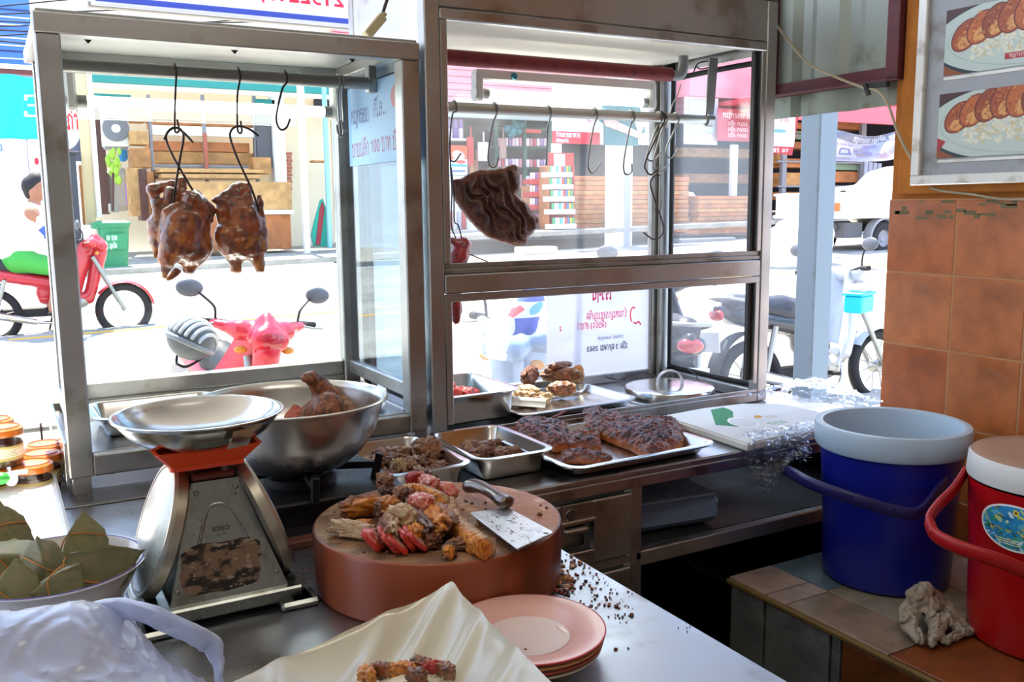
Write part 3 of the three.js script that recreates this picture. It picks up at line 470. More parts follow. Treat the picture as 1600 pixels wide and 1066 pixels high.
{ // spring scale
  const t = thing('kitchen_scale', 'dented steel spring scale with two glass dials and a round pan', 'scale', [0.268, 0.8, -1.447]);
  const st = std(0x8f938f, 0.34, 1, { map: rep(T.grime, 5), roughnessMap: rep(T.smudge, 6) });
  part(t, 'base_frame', mg(box(0.22, 0.022, 0.23, 0, 0.019, 0, 0.003), box(0.036, 0.012, 0.27, -0.105, 0.008, 0.0, 0.004), box(0.036, 0.012, 0.27, 0.105, 0.008, 0.0, 0.004)), st);
  for (const [x, z] of [[-1, 1], [1, 1], [1, -1], [-1, -1]]) part(t, 'foot', box(0.06, 0.014, 0.05, x * 0.1, 0.007, z * 0.112, 0.005), st);
  const q = (x, y, z) => [x, y, z], F = [q(-0.082, 0.03, 0.1), q(0.09, 0.03, 0.1), q(0.036, 0.195, 0.046), q(-0.034, 0.195, 0.046)], B = F.map(([x, y, z]) => [x, y, -z]);
  part(t, 'housing', polys([F, [B[1], B[0], B[3], B[2]], [F[1], B[1], B[2], F[2]], [B[0], F[0], F[3], B[3]], [F[3], F[2], B[2], B[3]]]), st);
  const up = V(0, 0.165, -0.054).normalize(), nn = V(0, 0.054, 0.165).normalize(), on = (x, s, o = 0.0008) => V(x, 0.03, 0.1).addScaledVector(up, s).addScaledVector(nn, o);
  const M4 = new THREE.Matrix4().makeBasis(V(1, 0, 0), up, nn);
  const onFace = (g, x, s, o) => { const p = on(x, s, o); return g.applyMatrix4(M4.clone().setPosition(p.x, p.y, p.z)); };
  { // worn sticker with scorched blotches and scraped edge
    const pts = []; for (let i = 0; i < 40; i++) { const a = i / 40 * 6.283, q1 = Math.pow(Math.pow(Math.abs(Math.cos(a)), 5) + Math.pow(Math.abs(Math.sin(a)), 5), -0.2), k = q1 * (1 + 0.06 * n3(Math.cos(a) * 3, Math.sin(a) * 3, 5)); pts.push([Math.cos(a) * 0.058 * k - (Math.sin(a) > 0 ? 0.0 : 0.004), Math.sin(a) * 0.036 * k]); }
    const lt = tex(256, 256, (u, v) => { const n = tn(u, v, 40, 5), m = tn(u, v, 70, 4, 3); return mix3(mix3([0.47, 0.37, 0.29], [0.1, 0.08, 0.065], sst(-0.25, 0.35, n)), [0.58, 0.5, 0.44], sst(0.3, 0.5, m)); });
    part(t, 'worn_sticker', onFace(flatUV(ext(pts, 0.0008)), -0.002, 0.046, 0.0006), std(0xffffff, 0.75, 0, { map: lt }), 'scorched brown sticker remains');
  }
  { // pressed arch and lettering
    part(t, 'pressed_arch', onFace(tube([V(-0.034, 0.078, 0), V(-0.016, 0.128, 0), V(0.0, 0.138, 0), V(0.016, 0.128, 0), V(0.04, 0.078, 0)], 0.0028, 30, 6).scale(1, 1, 0.4), 0, 0, 0), st);
    const lt = drawn(256, 128, (x, w, h) => { x.fillStyle = '#8f938f'; x.fillRect(0, 0, w, h); x.strokeStyle = '#3c3d3b'; x.lineWidth = 5; x.font = 'bold 62px sans-serif'; x.textAlign = 'center'; x.strokeText('VIGO', w / 2, 66); x.fillStyle = '#4a4b48'; x.font = 'bold 30px sans-serif'; x.fillText('no. 15', w / 2, 112); });
    part(t, 'maker_plate', onFace(flatUV(box(0.044, 0.02, 0.0012, 0, 0, 0, 0.0003)), 0.001, 0.098, 0.0006), std(0xffffff, 0.36, 1, { map: lt }), 'stamped maker plate');
  }
  for (const [x, s] of [[-0.028, 0.158], [0.03, 0.16], [0.026, 0.15], [-0.07, 0.02], [0.075, 0.022]]) part(t, 'screw', onFace(new THREE.SphereGeometry(0.004, 10, 6).scale(1, 1, 0.5), x, s, 0.001), M.hook);
  part(t, 'spring_post', mg(box(0.036, 0.035, 0.03, 0, 0.207, 0, 0.004), box(0.066, 0.012, 0.085, 0, 0.2, 0, 0.003)), std(0x6a2c22, 0.5, 0.2), 'rust red spring post');
  for (const s of [-1, 1]) { // dials lean with the housing
    const d = new THREE.Matrix4().makeRotationZ(s * 1.5708 + (s > 0 ? Math.PI : 0) - s * 0.0), tilt = new THREE.Matrix4().makeRotationZ(s * 0.34); void d;
    const m = new THREE.Matrix4().makeTranslation(s * 0.078, 0.118, 0).multiply(tilt).multiply(new THREE.Matrix4().makeRotationZ(-s * Math.PI / 2));
    const dial = part(t, 'dial_case', lath([[0, -0.014], [0.098, -0.014], [0.104, -0.01], [0.104, 0.004], [0.101, 0.009], [0.096, 0.009], [0.094, 0.004], [0, 0.003]], 56, 0.5).applyMatrix4(m), std(0xa9a294, 0.35, 0.85));
    const face = drawn(512, 512, (x, w) => {
      x.fillStyle = '#bfc2bc'; x.fillRect(0, 0, w, w); x.translate(w / 2, w / 2); x.strokeStyle = '#444'; x.fillStyle = '#444'; x.textAlign = 'center';
      for (let i = 0; i < 150; i++) { x.save(); x.rotate(i / 150 * 6.2832); x.lineWidth = i % 10 ? 1.4 : 4; x.beginPath(); x.moveTo(0, -236); x.lineTo(0, i % 10 ? -220 : -204); x.stroke(); if (!(i % 10)) { x.font = 'bold 26px sans-serif'; x.fillText(String(i / 10), 0, -176); } x.restore(); }
      x.fillStyle = '#c4362c'; x.beginPath(); x.arc(70, -70, 22, 0, 7); x.fill(); x.fillStyle = '#8f99ae'; x.beginPath(); x.ellipse(-70, 20, 44, 56, 0, 0, 7); x.fill();
    });
    part(t, 'dial_face', keep(clean(new THREE.CircleGeometry(0.094, 48)).rotateX(-Math.PI / 2)).translate(0, 0.0042, 0).applyMatrix4(m), std(0xffffff, 0.5, 0, { map: face }));
    part(t, 'dial_pointer', box(0.004, 0.0008, 0.07, 0, 0.0062, -0.03, 0.0002).applyMatrix4(m), M.red);
    part(t, 'dial_glass', lath([[0, 0.017], [0.06, 0.0155], [0.094, 0.0085], [0.094, 0.0078], [0.06, 0.0145], [0, 0.016]], 48, 0.9).applyMatrix4(m), new THREE.MeshPhysicalMaterial({ color: 0xf2f4f2, roughness: 0.3, transmission: 1, thickness: 0, ior: 1.5 })); void dial;
  }
  { // flared orange pan holder
    const bot = rrect(0.108, 0.1, 0.004, 1), top = rrect(0.15, 0.142, 0.004, 1);
    const g = rings([bot.map(([x, z]) => [x, 0.216, z]), bot.map(([x, z]) => [x, 0.222, z]), top.map(([x, z]) => [x * (Math.abs(x) > 0.07 && Math.abs(z) > 0.066 ? 1.04 : 0.98), 0.25, z]), top.map(([x, z]) => [x * 0.95, 0.25, z * 0.95]), bot.map(([x, z]) => [x * 0.95, 0.224, z * 0.95])], 0.3);
    part(t, 'pan_holder', g.translate(-0.008, 0, 0), std(0xf0480a, 0.38), 'bright orange plastic pan holder');
  }
  part(t, 'weighing_pan', lath([[0, 0.247], [0.07, 0.247], [0.082, 0.25], [0.105, 0.266], [0.119, 0.284], [0.1235, 0.291], [0.127, 0.2915], [0.1275, 0.2935], [0.124, 0.2945], [0.121, 0.2925], [0.116, 0.284], [0.102, 0.268], [0.08, 0.2525], [0, 0.25]], 72, 0.9).translate(-0.009, 0, 0.0), M.shine);
  for (const [a, L] of [[1.25, 0.03], [3.6, 0.02]]) { const u = V(Math.cos(a), 0, Math.sin(a)), s = V(-u.z, 0, u.x); const pl = (r, y, k) => u.clone().multiplyScalar(r).addScaledVector(s, k).setY(y).add(V(-0.009, 0, 0));
    part(t, 'pan_clip', sheet((i, k) => { const w = (k - 0.5) * 0.034, e = i; return pl(0.1275 - 0.022 * e + 0.003 * Math.sin(e * 3), 0.286 - L * e, w); }, 6, 2, 0.0012), M.shine); }
}
{ // chopping block and cleaver
  const t = thing('chopping_block', 'thick round tamarind wood chopping block covered with cut meat', 'block', [0.6025, 0.8005, -1.3235]);
  const bark = tex(1024, 256, (u, v) => { const s = tn(u, v * 0.05, 70, 4), w = tn(u, v * 0.3, 140, 3, 2); const b = mix3([0.56, 0.27, 0.15], [0.34, 0.14, 0.075], sst(-0.35, 0.4, s)); return mix3(b, [0.62, 0.34, 0.2], 0.35 * sst(0, 0.6, w)); });
  part(t, 'side_wall', keep(lath([[0.17, 0], [0.197, 0], [0.2, 0.004], [0.2015, 0.092], [0.2, 0.097], [0.197, 0.0985]], 96, 0.5)), std(0xffffff, 0.42, 0, { map: bark, roughnessMap: rep(T.smudge, 3, 1) }));
  const topT = tex(1024, 1024, (u, v) => {
    const x = u - 0.5, y = v - 0.5, r = Math.hypot(x, y), n = tn(u, v, 40, 6), n2 = tn(u, v, 90, 5, 3), cut = tn(u * 0.3 + v * 0.1, v * 3, 90, 3, 6);
    let c = mix3([0.47, 0.37, 0.27], [0.34, 0.23, 0.15], sst(-0.3, 0.4, n)); c = mix3(c, [0.56, 0.42, 0.3], 0.5 * sst(0.1, 0.5, n2)); c = mix3(c, [0.22, 0.13, 0.08], 0.5 * sst(0.2, 0.55, cut));
    const right = sst(0.02, 0.3, x + 0.1 * n - y * 0.3); c = mix3(c, mix3([0.52, 0.31, 0.2], [0.63, 0.47, 0.4], sst(0, 0.5, n2)), 0.75 * right);
    const crumb = n3(u * 120, v * 120, 4); if (crumb > 0.86) c = mix3(c, [0.25, 0.1, 0.05], 0.8); void r; return c.map((q) => Math.min(0.9, q * 1.22));
  });
  part(t, 'cutting_face', keep(flatUV(lath([[0, 0.0985], [0.1, 0.0985], [0.197, 0.0985]], 96), 'x', 'z')), std(0xffffff, 0.62, 0, { map: topT, bumpMap: rep(T.bumpy, 3), bumpScale: 0.0012, roughnessMap: rep(T.smudge, 2) }), 'scarred greasy cutting face');
  const y = 0.9135, B = [[733, 801], [793, 793], [866, 832], [808, 858]].map(([a, b]) => P(a, b, 'y', y));
  const c = thing('cleaver', 'broad steel cleaver with metal handle resting on the chopping block', 'knife', [B[1].x, y - 0.0025, B[1].z]);
  const poly = []; const rel = B.map((p) => [p.x - B[1].x, -(p.z - B[1].z)]);
  for (let i = 0; i < 4; i++) { const a = rel[i], b = rel[(i + 1) % 4]; for (const k of [0.04, 0.5, 0.96]) poly.push([mix(a[0], b[0], k), mix(a[1], b[1], k)]); }
  const spot = tex(512, 512, (u, v) => { const n = tn(u, v, 130, 4), g = 0.9 - 0.1 * sst(0, 0.5, tn(u, v, 30, 4, 3)); const k = sst(0.36, 0.44, n) * sst(0.6, 0.3, Math.hypot(u - 0.45, v - 0.5)); return mix3([g, g, g], [0.35, 0.2, 0.13], k * 0.85); });
  const hx = mix(rel[2][0], rel[3][0], 0.12), hy = mix(rel[2][1], rel[3][1], 0.12), cx = rel.reduce((s, p) => s + p[0] / 4, 0), cy = rel.reduce((s, p) => s + p[1] / 4, 0), hole = []; for (let i = 0; i < 10; i++) hole.push([mix(hx, cx, 0.1) + 0.004 * Math.cos(i * 0.628), mix(hy, cy, 0.1) + 0.004 * Math.sin(i * 0.628)]);
  part(c, 'blade', keep(flatUV(ext(poly, 0.0028, 0.0006, [hole]).rotateX(-Math.PI / 2), 'x', 'z')), std(0xe8eaee, 0.4, 1, { map: spot }));
  const hp = [[796, 790], [783, 786], [765, 776], [748, 768], [728, 762]].map(([a, b], i) => { const p = P(a, b, 'y', y + 0.006); return V(p.x - B[1].x, 0.006 + [0.004, 0.009, 0.011, 0.011, 0.006][i], p.z - B[1].z); });
  part(c, 'handle', sweep(hp, 0.03, 0.022, 24, 16, (s) => 0.9 + 0.18 * Math.cos(s * 6.5) + (s < 0.08 ? 0.1 : 0), null, 0.8), std(0x77706c, 0.28, 1), 'curved dark steel handle');
}
{ // stacked pink plates
  const tones = [0xd9a9a0, 0xd5c9bd, 0xcfa79d, 0xd2c7b8], names = ['topmost of the stacked melamine plates, pink with a grease smear', 'second plate down in the stack, cream rimmed', 'third plate down in the stack, pink rimmed', 'lowest plate of the stack, cream, on the counter'];
  const prof = [[0, 0.002], [0.045, 0.0], [0.05, 0.002], [0.058, 0.004], [0.071, 0.012], [0.1, 0.0165], [0.1055, 0.0185], [0.106, 0.0205], [0.1, 0.0205], [0.073, 0.0165], [0.06, 0.0085], [0.05, 0.006], [0, 0.006]];
  for (let i = 0; i < 4; i++) {
    const k = 3 - i, t = thing('dinner_plate', names[i], 'plate', [0.585 + 0.0015 * k, 0.8005 + 0.0065 * k, -1.018 + 0.001 * k]);
    part(t, 'dish', lath(prof, 72, 0.9), phy(tones[i], 0.3, { clearcoat: 0.35, clearcoatRoughness: 0.2 }));
    if (!i) part(t, 'plate_well', lath([[0, 0.0063], [0.05, 0.0063], [0.058, 0.0085]], 64, 0.9), phy(0xe4d2cd, 0.25, { clearcoat: 0.4 }), 'paler worn well');
    part(t, 'rim_band', lath([[0.1052, 0.0176], [0.1064, 0.019], [0.1064, 0.0206], [0.1045, 0.021]], 72), std([0xb5302c, 0xc98b52, 0xa94038, 0xb9b0a2][i], 0.4), 'coloured rim line');
    if (!i) for (const [x, z, r, e] of [[0.052, 0.01, 0.01, 1.8], [-0.02, 0.03, 0.0026, 1], [-0.035, 0.008, 0.002, 1]]) part(t, 'sauce_smear', sph(r, x, 0.0065, z, r > 0.005 ? 0.5 : 1, 0.16, e, 12), phy(r > 0.005 ? 0xe3c7b8 : 0x7a3a22, 0.2));
  }
}
// ---------- hooks ----------
const zr = -2.27;
function hook(label, px, r, m, tipBack = 0, group) { // px: top on the rail, ..., tip; over the rail and down
  const railY = px[0][0] < 640 ? 1.713 : 1.664, rb = (px[0][0] < 640 ? 0.0155 : 0.0145) + r + 0.0004, a = P(...px[0], 'z', zr), pts = [];
  pts.push(V(a.x - 0.002, railY - rb * 0.55, zr - rb * 0.83), V(a.x - 0.001, railY + rb * 0.4, zr - rb * 0.92), V(a.x, railY + rb, zr), V(a.x, railY + rb * 0.4, zr + rb * 0.92), V(a.x, railY - rb * 0.6, zr + rb));
  px.slice(1).forEach(([x, y], i) => pts.push(P(x, y, 'z', zr + rb + tipBack * i)));
  const t = wsingle('meat_hook', label, 'hook', tube(pts, r, 12 * pts.length, 7), m, group); return t;
}
hook('straight dark wire hook carrying the plump roast bird', [[272, 100], [274, 150], [273, 196], [275, 207], [280, 203], [277, 188]], 0.0024, M.hookDark);
hook('straight dark wire hook carrying the slim roast bird', [[371, 100], [371, 150], [371, 198], [374, 208], [378, 205], [376, 190]], 0.0024, M.hookDark);
hook('empty dark S hook on the rail beside the slim bird', [[444, 105], [441, 140], [432, 180], [434, 196], [440, 203], [448, 199], [453, 187]], 0.0026, M.hookDark);
hook('long narrow steel hook near the rail flange', [[527, 108], [528, 150], [530, 190], [533, 211], [538, 210], [534, 190]], 0.0022, M.hook); hook('pale steel hook doubled up against the narrow hook by the flange', [[532, 108], [535, 150], [537, 195], [535, 213], [528, 208], [526, 196]], 0.0022, M.hook);
function clip(label, list) { for (const [pts, dz] of [list]) return wsingle('poultry_clip', label, 'hook', mg(pts.map((q) => tube(q.map(([x, y], i) => P(x, y, 'z', zr + 0.02 + (dz ?? 0) + 0.004 * (i % 2))), 0.0028, 40, 7))), M.hookDark); }
clip('crossed double wire clip gripping the plump roast bird', [[[[257, 217], [263, 205], [273, 199], [283, 203], [287, 215], [281, 250], [270, 318]], [[301, 222], [288, 208], [274, 199.5], [262, 207], [260, 219], [272, 247], [292, 282], [304, 302]]], 0]);
clip('single bent wire clip gripping the slim roast bird', [[[[403, 212], [390, 202], [373, 197], [362, 203], [360, 216], [372, 250], [393, 295], [405, 330]]], 0]);
const R2 = 'wire hooks on the rail';
hook('steel wire hook through the rolled pork belly', [[772, 165], [770, 195], [763, 240], [764, 256], [769, 262], [775, 259], [779, 247]], 0.0027, M.hook);
hook('steel hook at the post end of the rail, half behind the frame', [[709, 160], [707, 180], [703, 220], [704, 248], [711, 252], [720, 240]], 0.0025, M.hook);
hook('thin straight wire hook seen edge on next to the rolled pork', [[856, 168], [856, 200], [854, 245], [853, 258]], 0.0022, M.hook);
hook('open steel hook hanging in front of the red shop sign', [[928, 171], [927, 200], [919, 252], [921, 267], [927, 270], [938, 256]], 0.0026, M.hook);
hook('dark tipped hook hanging in front of the teal shop sign', [[986, 173], [984, 200], [975, 250], [975, 268], [980, 273], [987, 268], [987, 257]], 0.0026, M.hook);
hook('bright hook furthest forward in the hook cluster', [[1029, 175], [1026, 200], [1012, 238], [1013, 250], [1023, 250], [1034, 236]], 0.0024, M.hook, 0.001);
hook('long dark hook in the hook cluster', [[1033, 176], [1030, 205], [1009, 252], [1010, 267], [1018, 273], [1030, 262]], 0.0026, M.hookDark, 0.002);
hook('steel hook in the hook cluster with its tip swung outwards', [[1037, 176], [1034, 205], [1021, 250], [1022, 266], [1032, 268], [1045, 258]], 0.0025, M.hook, 0.003);
hook('pale hook with wide open mouth beside the hook cluster', [[1055, 178], [1053, 205], [1041, 232], [1042, 244], [1050, 246], [1060, 233]], 0.0025, M.hook);
wsingle('meat_hook', 'long dark S hook dangling below the hook cluster', 'hook', tube([[1030, 274], [1022, 276], [1017, 284], [1019, 300], [1036, 352], [1033, 369], [1021, 374], [1006, 364]].map(([x, y]) => P(x, y, 'z', zr + 0.03)), 0.0026, 60, 7), M.hookDark);
wsingle('lamp_wire', 'thin pale wire running down from the pipe end past the rail', 'wire', tube([[1064, 132], [1058, 150], [1050, 165], [1042, 200]].map(([x, y]) => P(x, y, 'z', -2.3)), 0.0018, 24, 6), std(0xc9c5b5, 0.5));
wsingle('pipe_wire', 'black twisted wire wrapped round the end of the red pipe', 'wire', tube([[1084, 112], [1090, 100], [1103, 96], [1114, 97], [1118, 103], [1106, 106], [1094, 108], [1088, 104]].map(([x, y], i) => P(x, y, 'z', -2.3 + 0.004 * (i % 3))), 0.0022, 50, 6), M.rubber);
// ---------- food ----------
M.meat = new THREE.MeshPhysicalMaterial({ color: 0xffffff, vertexColors: true, roughness: 0.52, clearcoat: 0.18, clearcoatRoughness: 0.28, bumpMap: rep(T.bumpy, 14), bumpScale: 0.0009 });
M.glaze = new THREE.MeshPhysicalMaterial({ color: 0xffffff, vertexColors: true, roughness: 0.36, clearcoat: 0.7, clearcoatRoughness: 0.18, bumpMap: rep(T.bumpy, 9), bumpScale: 0.0008 });
const nz = (x, y, z, s, o = 3) => fbm(x * s, y * s, z * s, o);
const PAL = {
  roast: (x, y, z) => mix3(mix3([0.26, 0.075, 0.026], [0.085, 0.026, 0.012], sst(-0.2, 0.3, nz(x, y, z, 45))), [0.36, 0.13, 0.045], 0.8 * sst(0.1, 0.45, nz(x + 3, y, z, 80))),
  shred: (x, y, z) => mix3(mix3([0.32, 0.14, 0.07], [0.11, 0.04, 0.02], sst(-0.15, 0.35, nz(x, y, z, 70))), [0.42, 0.25, 0.15], 0.9 * sst(0.12, 0.4, nz(x, y + 5, z, 100))),
  pale: (x, y, z) => mix3(mix3([0.55, 0.38, 0.22], [0.4, 0.23, 0.1], sst(-0.1, 0.4, nz(x, y, z, 50))), [0.26, 0.11, 0.04], 0.5 * sst(0.22, 0.5, nz(x, y + 2, z, 65))),
  gold: (x, y, z) => mix3(mix3([0.58, 0.17, 0.015], [0.68, 0.28, 0.035], sst(-0.2, 0.3, nz(x, y, z, 90))), [0.22, 0.05, 0.012], 0.8 * sst(0.15, 0.45, nz(x, y, z + 4, 70))),
  red: (x, y, z) => mix3([0.42, 0.018, 0.012], [0.17, 0.01, 0.01], sst(-0.1, 0.4, nz(x, y, z, 60))),
  pink: (x, y, z) => mix3([0.55, 0.17, 0.11], [0.5, 0.035, 0.02], sst(-0.05, 0.3, nz(x, y, z, 90))),
  dark: (x, y, z) => mix3([0.05, 0.026, 0.022], [0.13, 0.055, 0.04], sst(-0.1, 0.4, nz(x, y, z, 80))),
  purple: (x, y, z) => mix3([0.15, 0.07, 0.065], [0.26, 0.15, 0.13], sst(-0.2, 0.4, nz(x, y, z, 80))),
  rice: () => [0.75, 0.7, 0.58],
};
function chunk(a, b, c, sd, pal, detail = 4, bump = 0.28, fr = 1.7, skin = null, sq = 3.4) { // lumpy cut piece of half sizes a, b, c resting on y = 0; skin colours the rind side
  const g = new THREE.IcosahedronGeometry(1, detail + 3); const p = g.attributes.position;
  let lo = 1e9; const cut = V(Math.sin(sd * 3.1), 0.4 * Math.cos(sd * 5.3), Math.cos(sd * 2.3)).normalize();
  for (let i = 0; i < p.count; i++) {
    let x = p.getX(i), y = p.getY(i), z = p.getZ(i); const q = Math.pow(Math.abs(x) ** sq + Math.abs(y) ** sq + Math.abs(z) ** sq, -1 / sq);
    let k = q * (1 + bump * 1.25 * fbm(x * fr + sd * 9.7, y * fr + sd, z * fr, 3) - bump * 0.5 * Math.abs(n3(x * 3.3 + sd, y * 5.1, z * 4.2)) + bump * 0.16 * n3(x * 9 + sd, y * 12, z * 11));
    const d = (x * cut.x + y * cut.y + z * cut.z) * k; if (d > 0.72 && sq > 3) k *= 0.72 / d;
    p.setXYZ(i, x * k * a, y * k * b, z * k * c); lo = Math.min(lo, y * k * b);
  }
  g.translate(0, -lo, 0); const m = mergeAt(g); m.computeVertexNormals();
  const f = typeof pal === 'function' ? pal : PAL[pal], s = sd * 1.37;
  return clean(paint(m, (x, y, z, nx, ny, nzz) => { let col = f(x + s, y, z, nx, ny, nzz, x, y, z); if (skin) col = mix3(col, PAL[skin](x + s, y, z), sst(0.35, 0.7, z / c * 0.8 + y / b * 0.35 - 0.2 + 0.3 * nz(x, y, z, 60))); const fib = 0.5 + 0.5 * Math.sin((x * 0.3 + y + z * 0.9) * 900 + 5 * n3(x * 60 + s, y * 60, z * 60)); return col.map((q) => q * (0.82 + 0.3 * fib)); }));
}
function mergeAt(g) { // weld by position so that normals are smooth
  const p = g.attributes.position, map = new Map(), pos = [], id = [];
  for (let i = 0; i < p.count; i++) { const k = [p.getX(i), p.getY(i), p.getZ(i)].map((v) => Math.round(v * 2e5)).join(); let j = map.get(k); if (j === undefined) { j = pos.length / 3; map.set(k, j); pos.push(p.getX(i), p.getY(i), p.getZ(i)); } id.push(j); }
  const n = new THREE.BufferGeometry(); n.setAttribute('position', new THREE.Float32BufferAttribute(pos, 3)); n.setIndex(id); n.computeVertexNormals(); return n;
}
// hanging pieces: limbs given as points of the photograph at the rail's depth, radius in photograph pixels
const hung = (list, z, zoom) => list.map((pr) => pr.map(([x, y, dz, r]) => { const p = P(x, y, 'z', z + dz); return [p.x, p.y, p.z, r * zoom]; }));
function bird(label, list, zoom) {
  const L = hung(list, zr + 0.005, zoom), g = limbs(L, 0.009, 0.0034, (x, y, z) => 0.003 * nz(x, y, z, 40, 3) + 0.0022 * Math.abs(nz(x, y * 0.5, z, 70, 2)));
  paint(g, (x, y, z) => { const n = nz(x, y, z, 22), m = nz(x + 7, y, z, 60), c = mix3(mix3([0.3, 0.066, 0.018], [0.13, 0.028, 0.011], sst(-0.2, 0.35, n)), [0.5, 0.18, 0.04], 0.85 * sst(0.0, 0.35, nz(x, y, z + 3, 26)) * sst(1.46, 1.3, y)); return mix3(c, mix3([0.05, 0.018, 0.012], [0.2, 0.15, 0.12], sst(0.2, 0.45, m)), sst(0.2, 0.42, m + (y > 1.4 ? 0.14 : -0.12)) * 0.8); });
  return wsingle('roast_bird', label, 'roast bird', clean(g), M.glaze);
}
bird('plump glazed roast bird with folded legs, larger of the two hanging birds', [
  [[302, 330, 0, 26], [296, 385, 0, 33]], [[285, 350, 0.02, 32], [282, 378, 0.02, 30]], [[250, 352, -0.01, 20], [246, 378, -0.01, 12]], [[246, 375, 0, 9], [243, 402, 0, 3]],
  [[272, 372, 0.035, 21], [262, 402, 0.03, 15]], [[262, 402, 0.03, 13], [257, 430, 0.02, 5]], [[312, 385, 0, 20], [296, 420, 0, 10]], [[326, 380, -0.01, 8], [320, 402, -0.01, 8]], [[275, 425, 0, 7], [262, 436, 0, 4]],
  [[300, 312, 0.02, 15], [318, 330, 0.01, 14]], [[240, 296, -0.02, 9], [268, 290, -0.02, 9]], [[236, 294, -0.02, 7], [246, 318, -0.01, 8]], [[246, 318, 0, 9], [252, 345, 0, 12]], [[284, 284, 0, 8], [284, 318, 0, 12]], [[262, 332, 0.03, 9], [276, 322, 0.03, 7]],
  [[308, 302, 0.01, 6], [316, 318, 0.01, 9]], [[324, 322, 0, 8], [335, 332, 0, 2.5]], [[330, 326, 0, 6], [331, 345, 0, 3]], [[266, 300, 0, 9], [262, 325, 0, 9]]], 0.00149);
bird('slim dark glazed roast bird, smaller of the two hanging birds', [
  [[376, 330, 0, 26], [380, 378, 0, 30]], [[356, 368, 0.015, 21], [362, 382, 0.015, 22]], [[372, 300, 0, 15], [386, 292, 0, 8]], [[387, 290, 0.012, 5], [390, 330, 0.02, 9]], [[333, 313, 0, 4], [360, 318, 0, 13]], [[340, 310, 0, 5], [375, 294, 0, 9]],
  [[345, 330, 0, 9], [348, 352, 0, 8]], [[362, 392, 0, 16], [370, 418, 0, 8]], [[366, 420, 0, 6], [374, 424, 0, 3.5]], [[398, 395, 0, 15], [406, 418, 0, 9]], [[402, 350, 0.01, 14], [406, 385, 0.01, 13]], [[405, 308, 0, 4], [406, 318, 0, 5]], [[406, 318, 0, 5], [411, 346, 0, 5]], [[392, 332, 0.03, 10], [398, 350, 0.03, 10]]], 0.00153);
